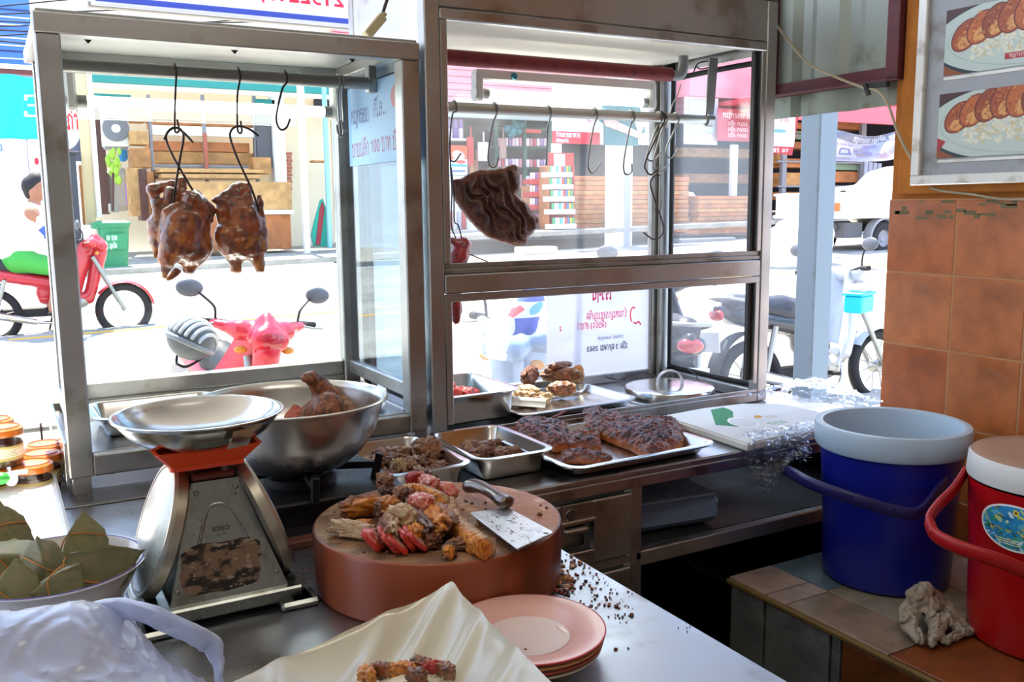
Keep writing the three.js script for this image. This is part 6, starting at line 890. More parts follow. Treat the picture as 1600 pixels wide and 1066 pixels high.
{ // plug resting on the cabinet roof
  const a = P(572, 56, 'z', -2.12), b = P(597, 26, 'z', -2.12), t = thing('cable_socket', 'cream extension socket on a dark cord above the cabinet roof', 'socket', [a.x, a.y, a.z]);
  wpart(t, 'socket_body', beam(a.clone(), b.clone(), 0.03, 0.022), std(0xb9ad87, 0.5)); wpart(t, 'cord', tube([b.clone(), P(600, 14, 'z', -2.12), P(606, -4, 'z', -2.12), P(612, -60, 'z', -2.12), V(P(612, -60, 'z', -2.12).x + 0.01, 2.74, -2.12)], 0.0042, 40, 7), std(0x3a3230, 0.6)); wpart(t, 'strain_collar', rod(b.clone().lerp(a, 0.05), b.clone().lerp(a, -0.18), 0.008, 0.006, 12), std(0xa2966f, 0.5));
}
// vinyl notices on the glass
{
  const notice = drawn(1024, 768, (x, w, h) => { // seen from inside, so its lettering runs backwards
    x.fillStyle = '#eef1fb'; x.fillRect(0, 0, w, h); x.translate(w, 0); x.scale(-1, 1); x.strokeStyle = '#d0356f'; thai(x, 'เร็วๆนี้', 395, 208, 62, 0.17); x.strokeStyle = '#e06a92'; thai(x, 'ร้านหมูกรอบภูเก็ต', 230, 350, 46, 0.12); thai(x, '(จี้ออง) สาขา', 440, 418, 44, 0.12); thai(x, '2', 880, 418, 36); x.strokeStyle = '#6a7aa8'; thai(x, 'ณ บ้านหนองไผ่ ต.ตลาดภูเก็ต', 250, 510, 20, 0.1); x.strokeStyle = '#555f7a'; thai(x, 'เปิด 3 ตุลาคม 2563', 225, 592, 40, 0.13); x.strokeStyle = '#e2506a'; x.lineWidth = 12; x.beginPath(); x.moveTo(150, 290); x.bezierCurveTo(190, 270, 210, 330, 185, 390); x.stroke(); x.beginPath(); x.moveTo(90, 420); x.bezierCurveTo(110, 370, 130, 430, 160, 400); x.stroke();
  });
  const a = P(858, 500, 'z', -2.534), b = P(1018, 500, 'z', -2.534), yt = P(940, 425, 'z', -2.534).y, y0 = P(940, 600, 'z', -2.534).y;
  wsingle('shop_notice', 'pale vinyl notice with backwards pink lettering on the rear glass', 'notice', flatUV(bx(a.x, b.x, Math.max(0.836, y0), yt, -2.5505, -2.549, 0.0004), 'x', 'y'), new THREE.MeshPhysicalMaterial({ color: 0xffffff, map: notice, roughness: 0.7, transmission: 0.5, thickness: 0 }));
  const blue = drawn(1024, 512, (x, w, h) => { x.fillStyle = '#9fc6e6'; x.fillRect(0, 0, w, h); x.fillStyle = '#7db4de'; x.fillRect(0, 0, 60, h); x.strokeStyle = '#3a4a90'; thai(x, 'หมูกรอบ', 60, 235, 84, 0.13); thai(x, 'กิโล..', 520, 220, 84, 0.13); x.strokeStyle = '#8f3f78'; thai(x, 'ขายปลีก', 60, 450, 84, 0.13); thai(x, '100 บาท ขีด', 440, 440, 84, 0.13); x.fillStyle = '#c98a8a'; x.beginPath(); x.ellipse(930, 130, 90, 70, 0, 0, 7); x.fill(); });
  wsingle('price_notice', 'light blue vinyl price notice on the side pane facing the hanging birds', 'notice', flatUV(bx(0.8845, 0.8858, 1.515, 1.722, -2.478, -2.102, 0.0003), 'z', 'y'), new THREE.MeshPhysicalMaterial({ color: 0xffffff, map: blue, roughness: 0.6, transmission: 0.45, thickness: 0 }));
}
// wires and debris on the warming cabinet floor
wsingle('wire_tangle', 'tangle of thin wires and skewers behind the pot lid', 'wire', mg([0, 1, 2, 3, 4, 5].map((i) => tube([...Array(6)].map((_, k) => P(905 + i * 22 + k * 16 + 8 * Math.sin(k * 2 + i), 588 + 6 * Math.cos(k * 1.7 + i * 2), 'y', 0.815 + 0.018 * Math.abs(Math.sin(k * 1.3 + i)))), 0.0013, 40, 5))), M.hookDark);
wsingle('paper_roll', 'rolled white paper lying against the glazed chicken tray', 'paper', mg(lath([[0.012, -0.055], [0.013, -0.055], [0.013, 0.05], [0.0095, 0.055], [0.012, 0.05], [0.012, -0.055]], 20, 0.5).rotateZ(Math.PI / 2 - 0.12).rotateY(-0.35).translate(...P(822, 628, 'y', 0.852).toArray())), std(0xe4e4e0, 0.7));
wsingle('cable_tie', 'loose bent wire end sticking up behind the pot lid handle', 'wire', tube([P(1092, 596, 'y', 0.83), P(1086, 585, 'y', 0.85), P(1075, 577, 'y', 0.86)], 0.0016, 20, 5), M.hookDark);
// ---------- the street ----------
const G = (x, z) => -0.16 + 0.1 * sst(4.5, 9, -z) + 0.0145 * Math.max(0, -z - 2.7) + 0.02 * Math.max(0, Math.min(x, 40)) * sst(3, 9, -z);
M.road = std(0xb4b1ab, 0.85, 0, { map: rep(T.speck, 0.35) }); M.pave = std(0xbab4a8, 0.85, 0, { map: rep(T.speck, 0.5) });
const ground = (x0, x1, z0, z1, nx, nz2, dy = 0) => { const g = sheet((u, v) => { const x = mix(x0, x1, u), z = mix(z0, z1, v); return V(x, G(x, z) + dy, z); }, nx, nz2, 0.1); return g; };
struct('road', ground(-40, 70, -17.2, -4.6, 60, 24), M.road); struct('pavement', ground(-12, 14, -4.6, -2.71, 20, 4, 0.01), M.pave);
struct('pavement', ground(-40, 8.2, -22, -17.2, 30, 4, 0.12), M.pave); struct('shop_plinth', ground(8.2, 70, -30, -17.0, 30, 6, 0.42), M.pave);
struct('lane_line', ground(-30, 30, -10.32, -10.2, 40, 1, 0.004), std(0xd9a93c, 0.7));
const cbx = (c, w, h, d, e) => box(w, h, d, c.x, c.y, c.z, e);
function slab2(px0, py0, px1, py1, z, depth, c = 0.01) { // upright block whose front spans the photograph rectangle at depth z
  const a = P(px0, (py0 + py1) / 2, 'z', z), b = P(px1, (py0 + py1) / 2, 'z', z), t = P((px0 + px1) / 2, py0, 'z', z), u = P((px0 + px1) / 2, py1, 'z', z);
  return bx(a.x, b.x, u.y, t.y, z, z - depth, c);
}
const at0 = (g) => { g.computeBoundingBox(); const b = g.boundingBox; return [(b.min.x + b.max.x) / 2, b.min.y, (b.min.z + b.max.z) / 2]; };
function wthing(name, label, cat, parts, group) { // parts [[name, world geometry, material, label]]
  const p = at0(parts[0][1]), t = thing(name, label, cat, p, 0, group);
  for (const [n, g, m, l] of parts) wpart(t, n, g, m, l); return t;
}
const ZF = -19.5, K2 = (c, r = 0.7) => std(c, r), wood = ['#c98a4e', '#d69a58', '#b9773c', '#e0ab6a', '#a8632f', '#cf7f45'].map((c) => std(c, 0.6, 0, { map: rep(T.speck, 0.8) })), cream = K2(0xe8dcc0), pinkW = K2(0xe08a92), shadeIn = K2(0x17161c, 0.9), teal = K2(0x2d8a83), greenM = K2(0x2f6b58), whiteP = K2(0xe9e7e2, 0.6), greyP = K2(0x8c8d92), redP = K2(0xc02a26, 0.5), brownW = K2(0x5b3a34);  // the near-black interior colour here stands for shade inside the shops
const vsign = (im) => std(0xffffff, 0.6, 0, { map: im });
const mirrorText = (w, h, bg, f) => drawn(w, h, (x) => { x.fillStyle = bg; x.fillRect(0, 0, w, h); x.translate(w, 0); x.scale(-1, 1); f(x); });

// far left: blue block with louvres, cables, banners
{
  const parts = [['wall', slab2(-160, -40, 49, 106, -26, 3), K2(0x3f6fd0)]];
  for (let i = 0; i < 9; i++) parts.push(['louvre', slab2(-150, 8 + i * 11 + (i % 3), 46, 10 + i * 11 + (i % 3), -25.96, 0.12), i % 3 ? K2(0xdfe6f2) : K2(0x2b3350)]);
  parts.push(['eaves', slab2(-160, 96, 60, 104, -25.7, 0.5), whiteP], ['eaves_dark_board', slab2(-160, 105, 62, 112, -25.7, 0.3), K2(0x5a2c2a)]);  // white eaves with a dark red board below
  wthing('blue_building', 'bright blue building front with thin pale louvres beyond the cables', 'building', parts);
  [[10, 4], [22, 20], [33, 36], [41, 40], [47, 50], [56, 52], [64, 70]].forEach(([y0, y1], i) => { const l = ['topmost', 'second', 'third', 'fourth', 'fifth', 'sixth', 'lowest'][i], m = (y1 - y0) / 60; wsingle('power_line', `${l} of the dark cables strung before the blue building`, 'cable', rod(D(-340, y0 - 340 * m, 13 + i * 0.1), D(560, y0 + 560 * m, 15 + i * 0.1), 0.012, 0.012, 6), M.rubber); });
  const ban = mirrorText(512, 512, '#15b4e8', (x) => { x.fillStyle = '#ffffff'; x.font = 'bold 240px serif'; x.fillText('E', 14, 320); });
  const a = P(-60, 114, 'z', -19), b = P(74, 114, 'z', -19), c = P(0, 218, 'z', -19);
  wsingle('cloth_banner', 'cyan cloth banner with a white letter E seen from behind', 'banner', flatUV(sheet((u, v) => V(mix(a.x, b.x, u), mix(a.y, c.y, v) - 0.02 * Math.sin(u * 9), -19 + 0.05 * Math.sin(u * 14 + v * 3)), 40, 12, 0.01), 'x', 'y'), vsign(ban));
  wsingle('pale_wall', 'white painted wall with a blue numeral below the cyan banner', 'wall', slab2(-160, 219, 42, 412, -19.3, 0.3), whiteP);
  const n3t = drawn(128, 128, (x) => { x.fillStyle = '#e9e7e2'; x.fillRect(0, 0, 128, 128); x.fillStyle = '#3f66b5'; x.font = 'bold 100px sans-serif'; x.fillText('3', 40, 100); });
  wsingle('wall_number', 'blue number three painted on the white wall', 'sign', flatUV(slab2(-8, 222, 9, 240, -19.28, 0.01, 0.001), 'x', 'y'), vsign(n3t));
  const st = drawn(256, 512, (x, w, h) => { x.fillStyle = '#eef0f4'; x.fillRect(0, 0, w, h); x.fillStyle = '#d02a3c'; x.beginPath(); x.arc(60, 130, 22, 0, 7); x.fill(); x.strokeStyle = '#d02a3c'; thai(x, 'อ', 110, 150, 80, 0.2); x.strokeStyle = '#3a5fa8'; thai(x, 'พทร', 20, 270, 64, 0.16); thai(x, 'โทร', 20, 370, 64, 0.16); x.strokeStyle = '#d02a3c'; thai(x, '261', 20, 470, 56); });
  wthing('sign_board', 'white standing sign with red and blue lettering behind the cabinet post', 'sign', [['board', flatUV(slab2(50, 218, 92, 352, -18.9, 0.06), 'x', 'y'), vsign(st)], ['frame_post', slab2(48, 216, 50, 400, -18.92, 0.05), greyP]]);
  const tri = drawn(256, 512, (x, w, h) => { x.fillStyle = '#5a5f74'; x.fillRect(0, 0, w, h); x.fillStyle = '#c23a3e'; x.fillRect(0, 0, w, 60); x.fillStyle = '#eef0f2'; x.beginPath(); x.ellipse(20, 230, 200, 190, 0.4, 0, 7); x.fill(); x.strokeStyle = '#d2303a'; thai(x, 'ถ้า', 60, 260, 110, 0.18); x.fillStyle = '#d2303a'; x.beginPath(); x.moveTo(60, 420); x.lineTo(150, 470); x.lineTo(30, 480); x.fill(); });
  wsingle('hanging_sign', 'grey and white hanging sign with red script beside the cream pillar', 'sign', flatUV(slab2(98, 148, 131, 252, -18.6, 0.05), 'x', 'y'), vsign(tri));
  wsingle('street_cabinet', 'dark grey street cabinet standing left of the cream pillar', 'cabinet', mg(slab2(104, 240, 124, 399, -18.0, 0.4), slab2(103, 236, 125, 241, -17.95, 0.5)), K2(0x3a3c44));
  wthing('shop_pillar', 'cream concrete pillar with white conduit beside the green bin', 'pillar', [['shaft', slab2(126, 100, 142, 352, -18.5, 0.3), K2(0xd8bf92)], ['conduit', slab2(143, 100, 151, 340, -18.45, 0.1), whiteP], ['painted_foot', slab2(126, 258, 131, 352, -18.47, 0.02), K2(0xa86a34)]]);
}
// left shop: fascia, recess, air conditioner, timber racks
{
  const wall = [['back_wall', slab2(140, 96, 545, 396, -22.5, 0.3), K2(0xdccdb2)], ['upper_wall', slab2(52, -14, 560, 107, -20.2, 0.6), K2(0xd9cbb0)], ['side_wall', slab2(425, 175, 520, 398, -21.2, 0.3), cream], ['door_frame', slab2(152, 160, 166, 335, -20.9, 0.3), brownW], ['door_lintel', slab2(152, 148, 205, 170, -20.8, 0.3), K2(0x6b4a44)]];
  wthing('timber_shop', 'open fronted timber shop with cream walls across the street', 'building', wall);
  wthing('shop_fascia', 'teal painted fascia board with small yellow ornaments over the timber shop', 'fascia', [['board', slab2(138, 110, 535, 138, -19.6, 0.15), teal], ...[205, 228, 250, 420, 500].map((x) => ['ornament', slab2(x, 106, x + 10, 114, -19.5, 0.08), K2(0xd9a93c)]), ['valance', slab2(138, 138, 535, 146, -19.65, 0.1), whiteP]]);
  wsingle('teal_board', 'short teal panel above the air conditioner', 'panel', slab2(148, 147, 205, 163, -20.2, 0.1), teal); wsingle('teal_board', 'short teal panel on top of the grey pillar', 'panel', slab2(399, 155, 430, 171, -20.2, 0.1), teal);
  const ac = slab2(160, 166, 203, 229, -20.4, 0.35, 0.02), c = P(181, 201, 'z', -20.38), r = P(181, 185, 'z', -20.38).y - c.y;
  wthing('air_conditioner', 'white outdoor air conditioner unit with round fan grille above the plant', 'air conditioner', [['case', ac, whiteP], ['fan_grille', new THREE.CylinderGeometry(r * 1.25, r * 1.25, 0.03, 32).rotateX(Math.PI / 2).translate(c.x, c.y, c.z), K2(0x77787c)], ['hub', new THREE.CylinderGeometry(r * 0.42, r * 0.42, 0.05, 24).rotateX(Math.PI / 2).translate(c.x, c.y, c.z + 0.01), whiteP], ['bracket', slab2(164, 229, 200, 233, -20.45, 0.3), greyP]]);
  { const p = P(176, 330, 'z', -20), lf = []; for (let i = 0; i < 26; i++) { const q = P(rr(166, 187), rr(236, 282), 'z', -20 + rr(-0.3, 0.3)); lf.push(sph(rr(0.05, 0.11), q.x, q.y, q.z, 0.5, 1, 0.4, 6)); } wthing('potted_plant', 'small yellow green plant beneath the air conditioner', 'plant', [['pot', slab2(172, 318, 186, 332, -20, 0.3), K2(0x9a9488)], ['stem', rod(p, P(177, 260, 'z', -20), 0.025), brownW], ['foliage', mg(lf), K2(0x9cc23c)]]); }
  wsingle('cement_sacks', 'grey sack heap under the blue sheet in the timber shop', 'sack', mg(slab2(168, 262, 206, 330, -21, 0.5, 0.12)), K2(0xb9b2aa)); wsingle('blue_sheet', 'bright blue plastic sheet over the sack heap', 'sheet', slab2(186, 230, 201, 252, -20.9, 0.3, 0.06), K2(0x2c8fd0)); wsingle('purple_cloth', 'purple cloth hanging beside the sack heap', 'cloth', slab2(197, 286, 205, 322, -20.6, 0.05, 0.01), K2(0x8d6cc0));
  [[200, 168, 228, 190, 1, 'orange brick crate near the teal panel'], [203, 205, 232, 226, 3, 'pale wooden crate below the brick crate'], [205, 232, 236, 262, 0, 'tan wooden crate in the crate stack'], [203, 262, 226, 338, 3, 'tall cream crate at the bottom of the crate stack'], [219, 264, 232, 345, 4, 'dark brown upright board by the plump bird'], [232, 268, 243, 345, 2, 'reddish upright board next to the dark one']].forEach(([a, b, c2, d2, w, l], i) => wsingle(i < 4 ? 'wooden_crate' : 'upright_board', l, i < 4 ? 'crate' : 'board', slab2(a, b, c2, d2, -20.2 + i * 0.05, 0.5), i === 4 ? brownW : wood[w]));
  const rack = [['rail', slab2(236, 170, 400, 174, -20.5, 0.08), greyP], ['rail', slab2(236, 198, 400, 213, -20.45, 0.1), whiteP], ['rail', slab2(236, 258, 400, 262, -20.5, 0.08), greyP]]; for (const x of [234, 318, 398]) rack.push(['upright', slab2(x, 148, x + 5, 290, -20.4, 0.1), greyP]); rack.push(['brace', slab2(319, 208, 325, 266, -20.35, 0.05), K2(0xb0604a)]);
  wthing('timber_rack', 'steel rack of sawn boards behind the hanging birds', 'rack', rack);
  const heapB = (l, px0, px1, rows, z) => rows.forEach(([y0, y1, w], i) => wsingle('board_bundle', l[i], 'boards', slab2(px0 + (i % 2) * 3, y0, px1 - (i % 3) * 4, y1, z, 1.2), wood[w]));
  heapB(['brown board bundle on the top rack tier', 'thin tan board bundle under the brown bundle', 'orange board bundle on the middle rack tier', 'orange board bundle below the other orange bundle', 'long pale plank lying over the plywood benches', 'second pale plank under the long pale plank'], 240, 398, [[176, 189, 4], [190, 197, 2], [222, 237, 5], [238, 256, 1]], -20.7);
  heapB(['long pale plank lying over the plywood benches', 'second pale plank under the long pale plank'], 250, 412, [[264, 270, 3], [272, 279, 3]], -19.6);
  wsingle('light_box', 'small tan box at the end of the rack by the grey pillar', 'box', slab2(396, 246, 424, 272, -19.8, 0.4), wood[1]);
  wthing('plywood_bench', 'broad plywood bench with a pale shelf edge behind the slim bird', 'bench', [['upper_panel', slab2(252, 284, 456, 329, -19.2, 0.6), wood[3]], ['shelf_edge', slab2(252, 329, 460, 336, -19.1, 0.7), whiteP], ['lower_panel', slab2(252, 336, 455, 392, -19.2, 0.6), wood[5]]]);
  wsingle('shop_column', 'grey square column in the timber shop', 'column', slab2(401, 171, 424, 262, -20.3, 0.35), K2(0x55555a)); wsingle('shop_column', 'white square column right of the grey column', 'column', slab2(427, 150, 446, 290, -20.2, 0.3), whiteP);
  { const p = []; for (let i = 0; i < 12; i++) p.push(['brick', slab2(447 + (i % 2) * 2, 238 + i * 5.5, 457 - (i % 2), 242.4 + i * 5.5, -20.9, 0.15), K2(0xa8604a)]); wthing('brick_pier', 'narrow pier of exposed bricks beside the white column', 'pier', [...p, ['mortar_core', slab2(448, 238, 456, 304, -20.93, 0.1), cream]].sort((a) => (a[0] === 'mortar_core' ? -1 : 1))); }
  wsingle('street_pole', 'slim white pole standing before the cream wall', 'pole', slab2(471, 110, 480, 398, -18.6, 0.13), whiteP); wsingle('street_pole', 'slim pale teal pole beside the painted board', 'pole', slab2(509, 130, 515, 388, -18.7, 0.1), K2(0x8fc4cf)); wsingle('wall_bracket', 'small timber bracket on the cream wall', 'bracket', mg(slab2(490, 250, 512, 254, -20.5, 0.3)), wood[0]);
  const b = P(500, 348, 'z', -18.9), sb = ext([[-0.16, -0.42], [0.16, -0.45], [0.2, -0.1], [0.17, 0.3], [0.08, 0.56], [0.02, 0.52], [-0.12, 0.1], [-0.2, -0.2]], 0.06, 0.015).translate(b.x, b.y - 0.06, -18.95);
  wthing('painted_board', 'teal board with dark red stripe leaning by the pale teal pole', 'board', [['board', sb, K2(0x2ba08a)], ['stripe', ext([[-0.12, -0.4], [-0.02, -0.4], [0.1, 0.35], [0.06, 0.5], [0.0, 0.36]], 0.02, 0.004).translate(b.x, b.y - 0.06, -18.885), K2(0x9a2f38)]]);
}
{ // wheelie bin
  const t = P(178, 345, 'z', -17.6), w = (P(208, 380, 'z', -17.6).x - P(148, 380, 'z', -17.6).x) * 0.92, y0 = G(t.x, -17.8) + 0.13, h = t.y - y0, k = K2(0x2f8a5c, 0.5), q = thing('wheelie_bin', 'green wheelie bin with white lettering standing on the far pavement', 'bin', [t.x, y0, -17.9]);
  const ring = (s, y) => rrect(w * s, 0.6 * s, 0.05, 2).map(([x, z]) => [x, y, z]);
  part(q, 'bin_body', rings([ring(0.68, 0.03), ring(0.86, h * 0.86), ring(0.92, h * 0.87), ring(0.92, h * 0.92), ring(0.8, h * 0.92)], 0.5), k); part(q, 'bin_lid', rings([ring(0.98, h * 0.92), ring(0.98, h * 0.96), ring(0.8, h)], 0.5), k); part(q, 'lid_hinge', box(0.1, 0.1, 0.5, -w * 0.5, h * 0.9, 0), k);
  for (const s of [-1, 1]) part(q, 'wheel', new THREE.CylinderGeometry(0.1, 0.1, 0.05, 20).rotateZ(Math.PI / 2).translate(s * w * 0.3, 0.1, -0.26), M.rubber);
  const im = drawn(256, 128, (x, w2, h2) => { x.fillStyle = '#2f8a5c'; x.fillRect(0, 0, w2, h2); x.strokeStyle = '#eaf2ea'; thai(x, 'เทศบาล', 10, 50, 34, 0.16); thai(x, 'ภูเก็ต', 40, 115, 34, 0.16); });
  const lab = part(q, 'lettering', flatUV(box(w * 0.6, h * 0.3, 0.004, 0.02, h * 0.6, 0, 0.001).rotateX(0.09).translate(0, 0, 0.27), 'x', 'y'), vsign(im)); void lab;
}
// middle: pink clad house and hardware shop
{
  const parts = [['upper_wall', slab2(520, -20, 1230, 60, -20.1, 0.4), pinkW]];
  for (let i = 0; i < 11; i++) parts.push(['siding', slab2(522, 60 + i * 10, 1215, 69.2 + i * 10, -19.9 + (i % 2) * 0.015, 0.12), pinkW]);
  parts.push(['side_wall', slab2(866, 170, 895, 285, -20.4, 0.4), shadeIn], ['back_wall', slab2(520, 165, 1240, 400, -25, 0.2), shadeIn], ['ceiling', slab2(540, 158, 1230, 172, -20.2, 4.6), shadeIn], ['floor', bx(8.3, 26, 0.6, 0.8, -25, -19.6), K2(0x3a3840)]);  // shade of the open shop is put into the dark wall colours
  parts.push(['white_band', slab2(640, 166, 1040, 178, -19.6, 0.2), whiteP], ['glass_strip', slab2(700, 178, 866, 186, -19.7, 0.1), K2(0x9fb4b4)]);
  wthing('hardware_shop', 'pink boarded house with a dark open hardware shop on the ground floor', 'building', parts);
  // green rack with rows of tins
  const rk = []; for (const y of [200, 228, 261, 293, 330, 362]) rk.push(['shelf', slab2(776, y, 862, y + 3, -20.4, 0.5), greenM]); for (const x of [776, 820, 859]) rk.push(['upright', slab2(x, 186, x + 4, 364, -20.35, 0.1), greenM]);
  wthing('goods_rack', 'green metal rack of small tins in the hardware shop', 'rack', rk);
  const tins = (px0, px1, py, h, n, z, cols, l, g, cat = 'tin') => { for (let i = 0; i < n; i++) { const x0 = mix(px0, px1, i / n), x1 = mix(px0, px1, (i + 0.86) / n), a = P(x0, py, 'z', z), b = P(x1, py, 'z', z), r = (b.x - a.x) / 2, hh = P(x0, py - h, 'z', z).y - a.y; single(cat === 'tin' ? 'goods_tin' : 'goods_bottle', l, cat, mg(lathe([[0, 0], [r, 0], [r, hh * 0.94], [r * 0.9, hh], [0, hh]], 10)), cols[(i * 7 + n) % cols.length], [(a.x + b.x) / 2, a.y, z - r - 0.02], 0, g); } };
  const tc = ['#e8dfe2', '#c98a98', '#b8485a', '#e6e2ea', '#9a7fb0', '#d8c8d2'].map((c) => K2(c)), gt = 'tins on the green rack', lt2 = 'small white and pink tin on the green hardware rack';
  for (const [y, h] of [[228, 13], [261, 13], [293, 20], [330, 20], [362, 22]]) { tins(780, 818, y, h, 7, -20.2, tc, lt2, gt); tins(824, 857, y, h * 0.9, 6, -20.2, tc, lt2, gt); }
  tins(702, 727, 216, 16, 3, -20.3, [K2(0x6c5aa0), K2(0xd8d4ec)], 'purple and white tub on a shelf behind the cabinet post', 'tubs behind the post'); tins(702, 727, 200, 14, 3, -20.35, [K2(0x8a78b8)], 'purple and white tub on a shelf behind the cabinet post', 'tubs behind the post');
  wsingle('shop_shelf', 'white shop shelf carrying the purple tubs', 'shelf', slab2(698, 216, 735, 220, -20.2, 0.4), whiteP);
  [[731, 214, 741, 260, redP, 'red broom head hanging in the hardware shop'], [748, 222, 764, 252, whiteP, 'white paint roller hanging in the hardware shop'], [742, 250, 748, 284, wood[4], 'brown brush hanging next to the red broom head'], [782, 216, 792, 248, K2(0xa98d80), 'tan brush hanging before the green rack'], [735, 258, 742, 286, wood[0], 'tan brush below the red broom head']].forEach(([a, b, c, d, m, l]) => wsingle('hanging_brush', l, 'brush', mg(slab2(a, b, c, d, -20.1, 0.08, 0.02), slab2((a + c) / 2 - 1, b - 16, (a + c) / 2 + 1, b, -20.12, 0.03)), m));
  wsingle('teal_bundle', 'heap of teal fittings on top of the green rack', 'fittings', mg([...Array(14)].map(() => { const q = P(rr(792, 818), rr(188, 212), 'z', -20.1 + rr(-0.1, 0.1)); return sph(rr(0.05, 0.11), q.x, q.y, q.z, 1, 1, 1, 7); })), K2(0x2c7a80));
  wsingle('red_sign', 'small red sign in the depth of the hardware shop', 'sign', slab2(822, 202, 846, 208, -20.15, 0.04), redP);
  const det = drawn(128, 192, (x, w, h) => { x.fillStyle = '#e2541c'; x.fillRect(0, 0, w, 90); x.fillStyle = '#f6efe6'; x.beginPath(); x.ellipse(64, 66, 44, 30, 0.3, 0, 7); x.fill(); x.fillStyle = '#dfe8f2'; x.fillRect(0, 90, w, h); x.fillStyle = '#2f9ed0'; x.fillRect(8, 120, 112, 18); x.fillStyle = '#d23a2a'; x.beginPath(); x.ellipse(80, 106, 34, 12, 0, 0, 7); x.fill(); x.fillStyle = '#3a6fc0'; x.fillRect(20, 158, 90, 14); });
  wsingle('detergent_bags', 'orange and blue detergent bags stacked behind the cabinet post', 'bags', flatUV(slab2(702, 227, 731, 274, -19.9, 0.3, 0.03), 'x', 'y'), vsign(det)); wsingle('shop_counter', 'white shop counter below the detergent bags', 'counter', mg(slab2(698, 275, 742, 283, -19.8, 0.7), slab2(700, 283, 740, 362, -19.9, 0.5)), whiteP);
  tins(703, 738, 300, 16, 4, -19.6, [redP, whiteP, K2(0x5f79b8)], 'red and white packet in front of the white shop counter', 'packets at the shop counter'); tins(703, 738, 360, 30, 5, -19.6, [whiteP, K2(0xb8b8d8), redP], 'red and white packet in front of the white shop counter', 'packets at the shop counter');
  wsingle('white_basket', 'white plastic basket on the plinth beside the shop counter', 'basket', mg(slab2(742, 348, 775, 363, -18.8, 0.4, 0.03)), whiteP);
  // red display stands with tiers of bottles
  const stand = (l, x0, x1, tiers, yTop, yBot, lean, z) => {
    const W = (a, y, b, y2, zz, d) => slab2(a, y, b, y2, zz, d), pr = [['back_panel', W(x0 + 2, yTop, x1 - 2, yBot, z - 0.35, 0.05), redP], ['side_panel', W(x0 - 1, yTop + 20, x0 + 1, yBot, z, 0.4), wood[5]], ['side_panel', W(x1 - 1, yTop + 20, x1 + 1, yBot, z, 0.4), redP], ['base', W(x0, yBot - 4, x1, yBot, z, 0.5), redP]];
    if (lean) pr.push(['header', W(x0, yTop, x1, yTop + 26, z - 0.1, 0.06), redP], ['paper_notice', W(x0 + 8, yTop + 2, x1 - 14, yTop + 22, z - 0.05, 0.02), whiteP]);
    tiers.forEach((y, i) => { const o = lean * i; pr.push(['tray', W(x0 + o, y, x1 - 2 + o, y + 8, z + 0.05 + 0.04 * i, 0.35), lean ? whiteP : redP]); });
    for (const x of [x0 + 4, x1 - 4]) { const c = P(x, yBot + 3, 'z', z - 0.2); pr.push(['castor', sph(0.035, c.x, c.y, c.z, 1, 1, 1, 8), M.rubber]); }
    wthing('display_stand', l, 'stand', pr);
    const cols = lean ? ['#e9e9ef', '#3aa86a', '#e8c33a', '#3f78c8', '#d8452f', '#f0f0f4', '#58b8c8', '#f2f2f4'] : ['#e8d8d8', '#c86a6a', '#f0ece8', '#d8b86a', '#8f6ab0'];
    tiers.forEach((y, i) => tins(x0 + 1 + lean * i, x1 - 3 + lean * i, y + 1, 9 + (lean ? 1.5 : 2), lean ? 9 : 5, z + 0.03 + 0.04 * i, cols.map((c) => K2(c)), lean ? 'coloured small bottle on the white tiers of the red stand' : 'small pale bottle on the plain red stand', lean ? 'bottles on the white tiered stand' : 'bottles on the plain red stand', 'bottle'));
  };
  stand('red shop stand with five white tiers of coloured bottles and a paper notice', 858, 897, [269, 288, 307, 327, 350], 239, 365, 1.5, -17.6); stand('plain red shop stand half behind the white tiered one', 829, 853, [280, 300, 320, 345], 270, 368, 0, -18.2);
  wsingle('timber_board', 'tan timber board between the two red stands', 'panel', slab2(846, 262, 859, 366, -17.9, 0.05), wood[5]);
  // signs over the opening
  const s1 = drawn(512, 512, (x, w, h) => { x.fillStyle = '#f4f2f2'; x.fillRect(0, 0, w, h); x.fillStyle = '#e8b9bd'; x.fillRect(40, 30, 40, 320); x.fillStyle = '#d9a0a8'; x.beginPath(); x.ellipse(250, 240, 90, 40, 0.2, 0, 7); x.fill(); x.beginPath(); x.ellipse(380, 200, 60, 110, 0.2, 0, 7); x.fill(); x.fillStyle = '#f4f2f2'; x.beginPath(); x.ellipse(380, 240, 34, 50, 0, 0, 7); x.fill(); x.fillStyle = '#d42a3a'; x.fillRect(0, 400, 470, 112); x.strokeStyle = '#fbeeee'; thai(x, 'ร้านขายอาหาร', 30, 450, 34, 0.16); thai(x, 'เปิดทุกวัน', 30, 500, 26, 0.16); });
  wsingle('food_banner', 'white banner with a red lettered strip hanging by the tiered stand', 'banner', flatUV(slab2(864, 138, 944, 225, -17.42, 0.05, 0.004), 'x', 'y'), vsign(s1)); wsingle('back_banner', 'plain white banner behind the teal sign', 'banner', slab2(936, 140, 1056, 226, -17.44, 0.05, 0.004), whiteP);
  const c = P(975, 195, 'z', -16.95), s = (P(1010, 195, 'z', -16.95).x - P(942, 195, 'z', -16.95).x) / 70, sg = (l) => l.map(([x, y]) => [(x - 975) * s, -(y - 195) * s * 0.86]);
  const tl = drawn(256, 64, (x, w, h) => { x.fillStyle = '#d89488'; x.fillRect(0, 0, w, h); x.strokeStyle = '#f6e6e0'; thai(x, 'ขายผลไม้ไทย', 20, 46, 26, 0.15); });
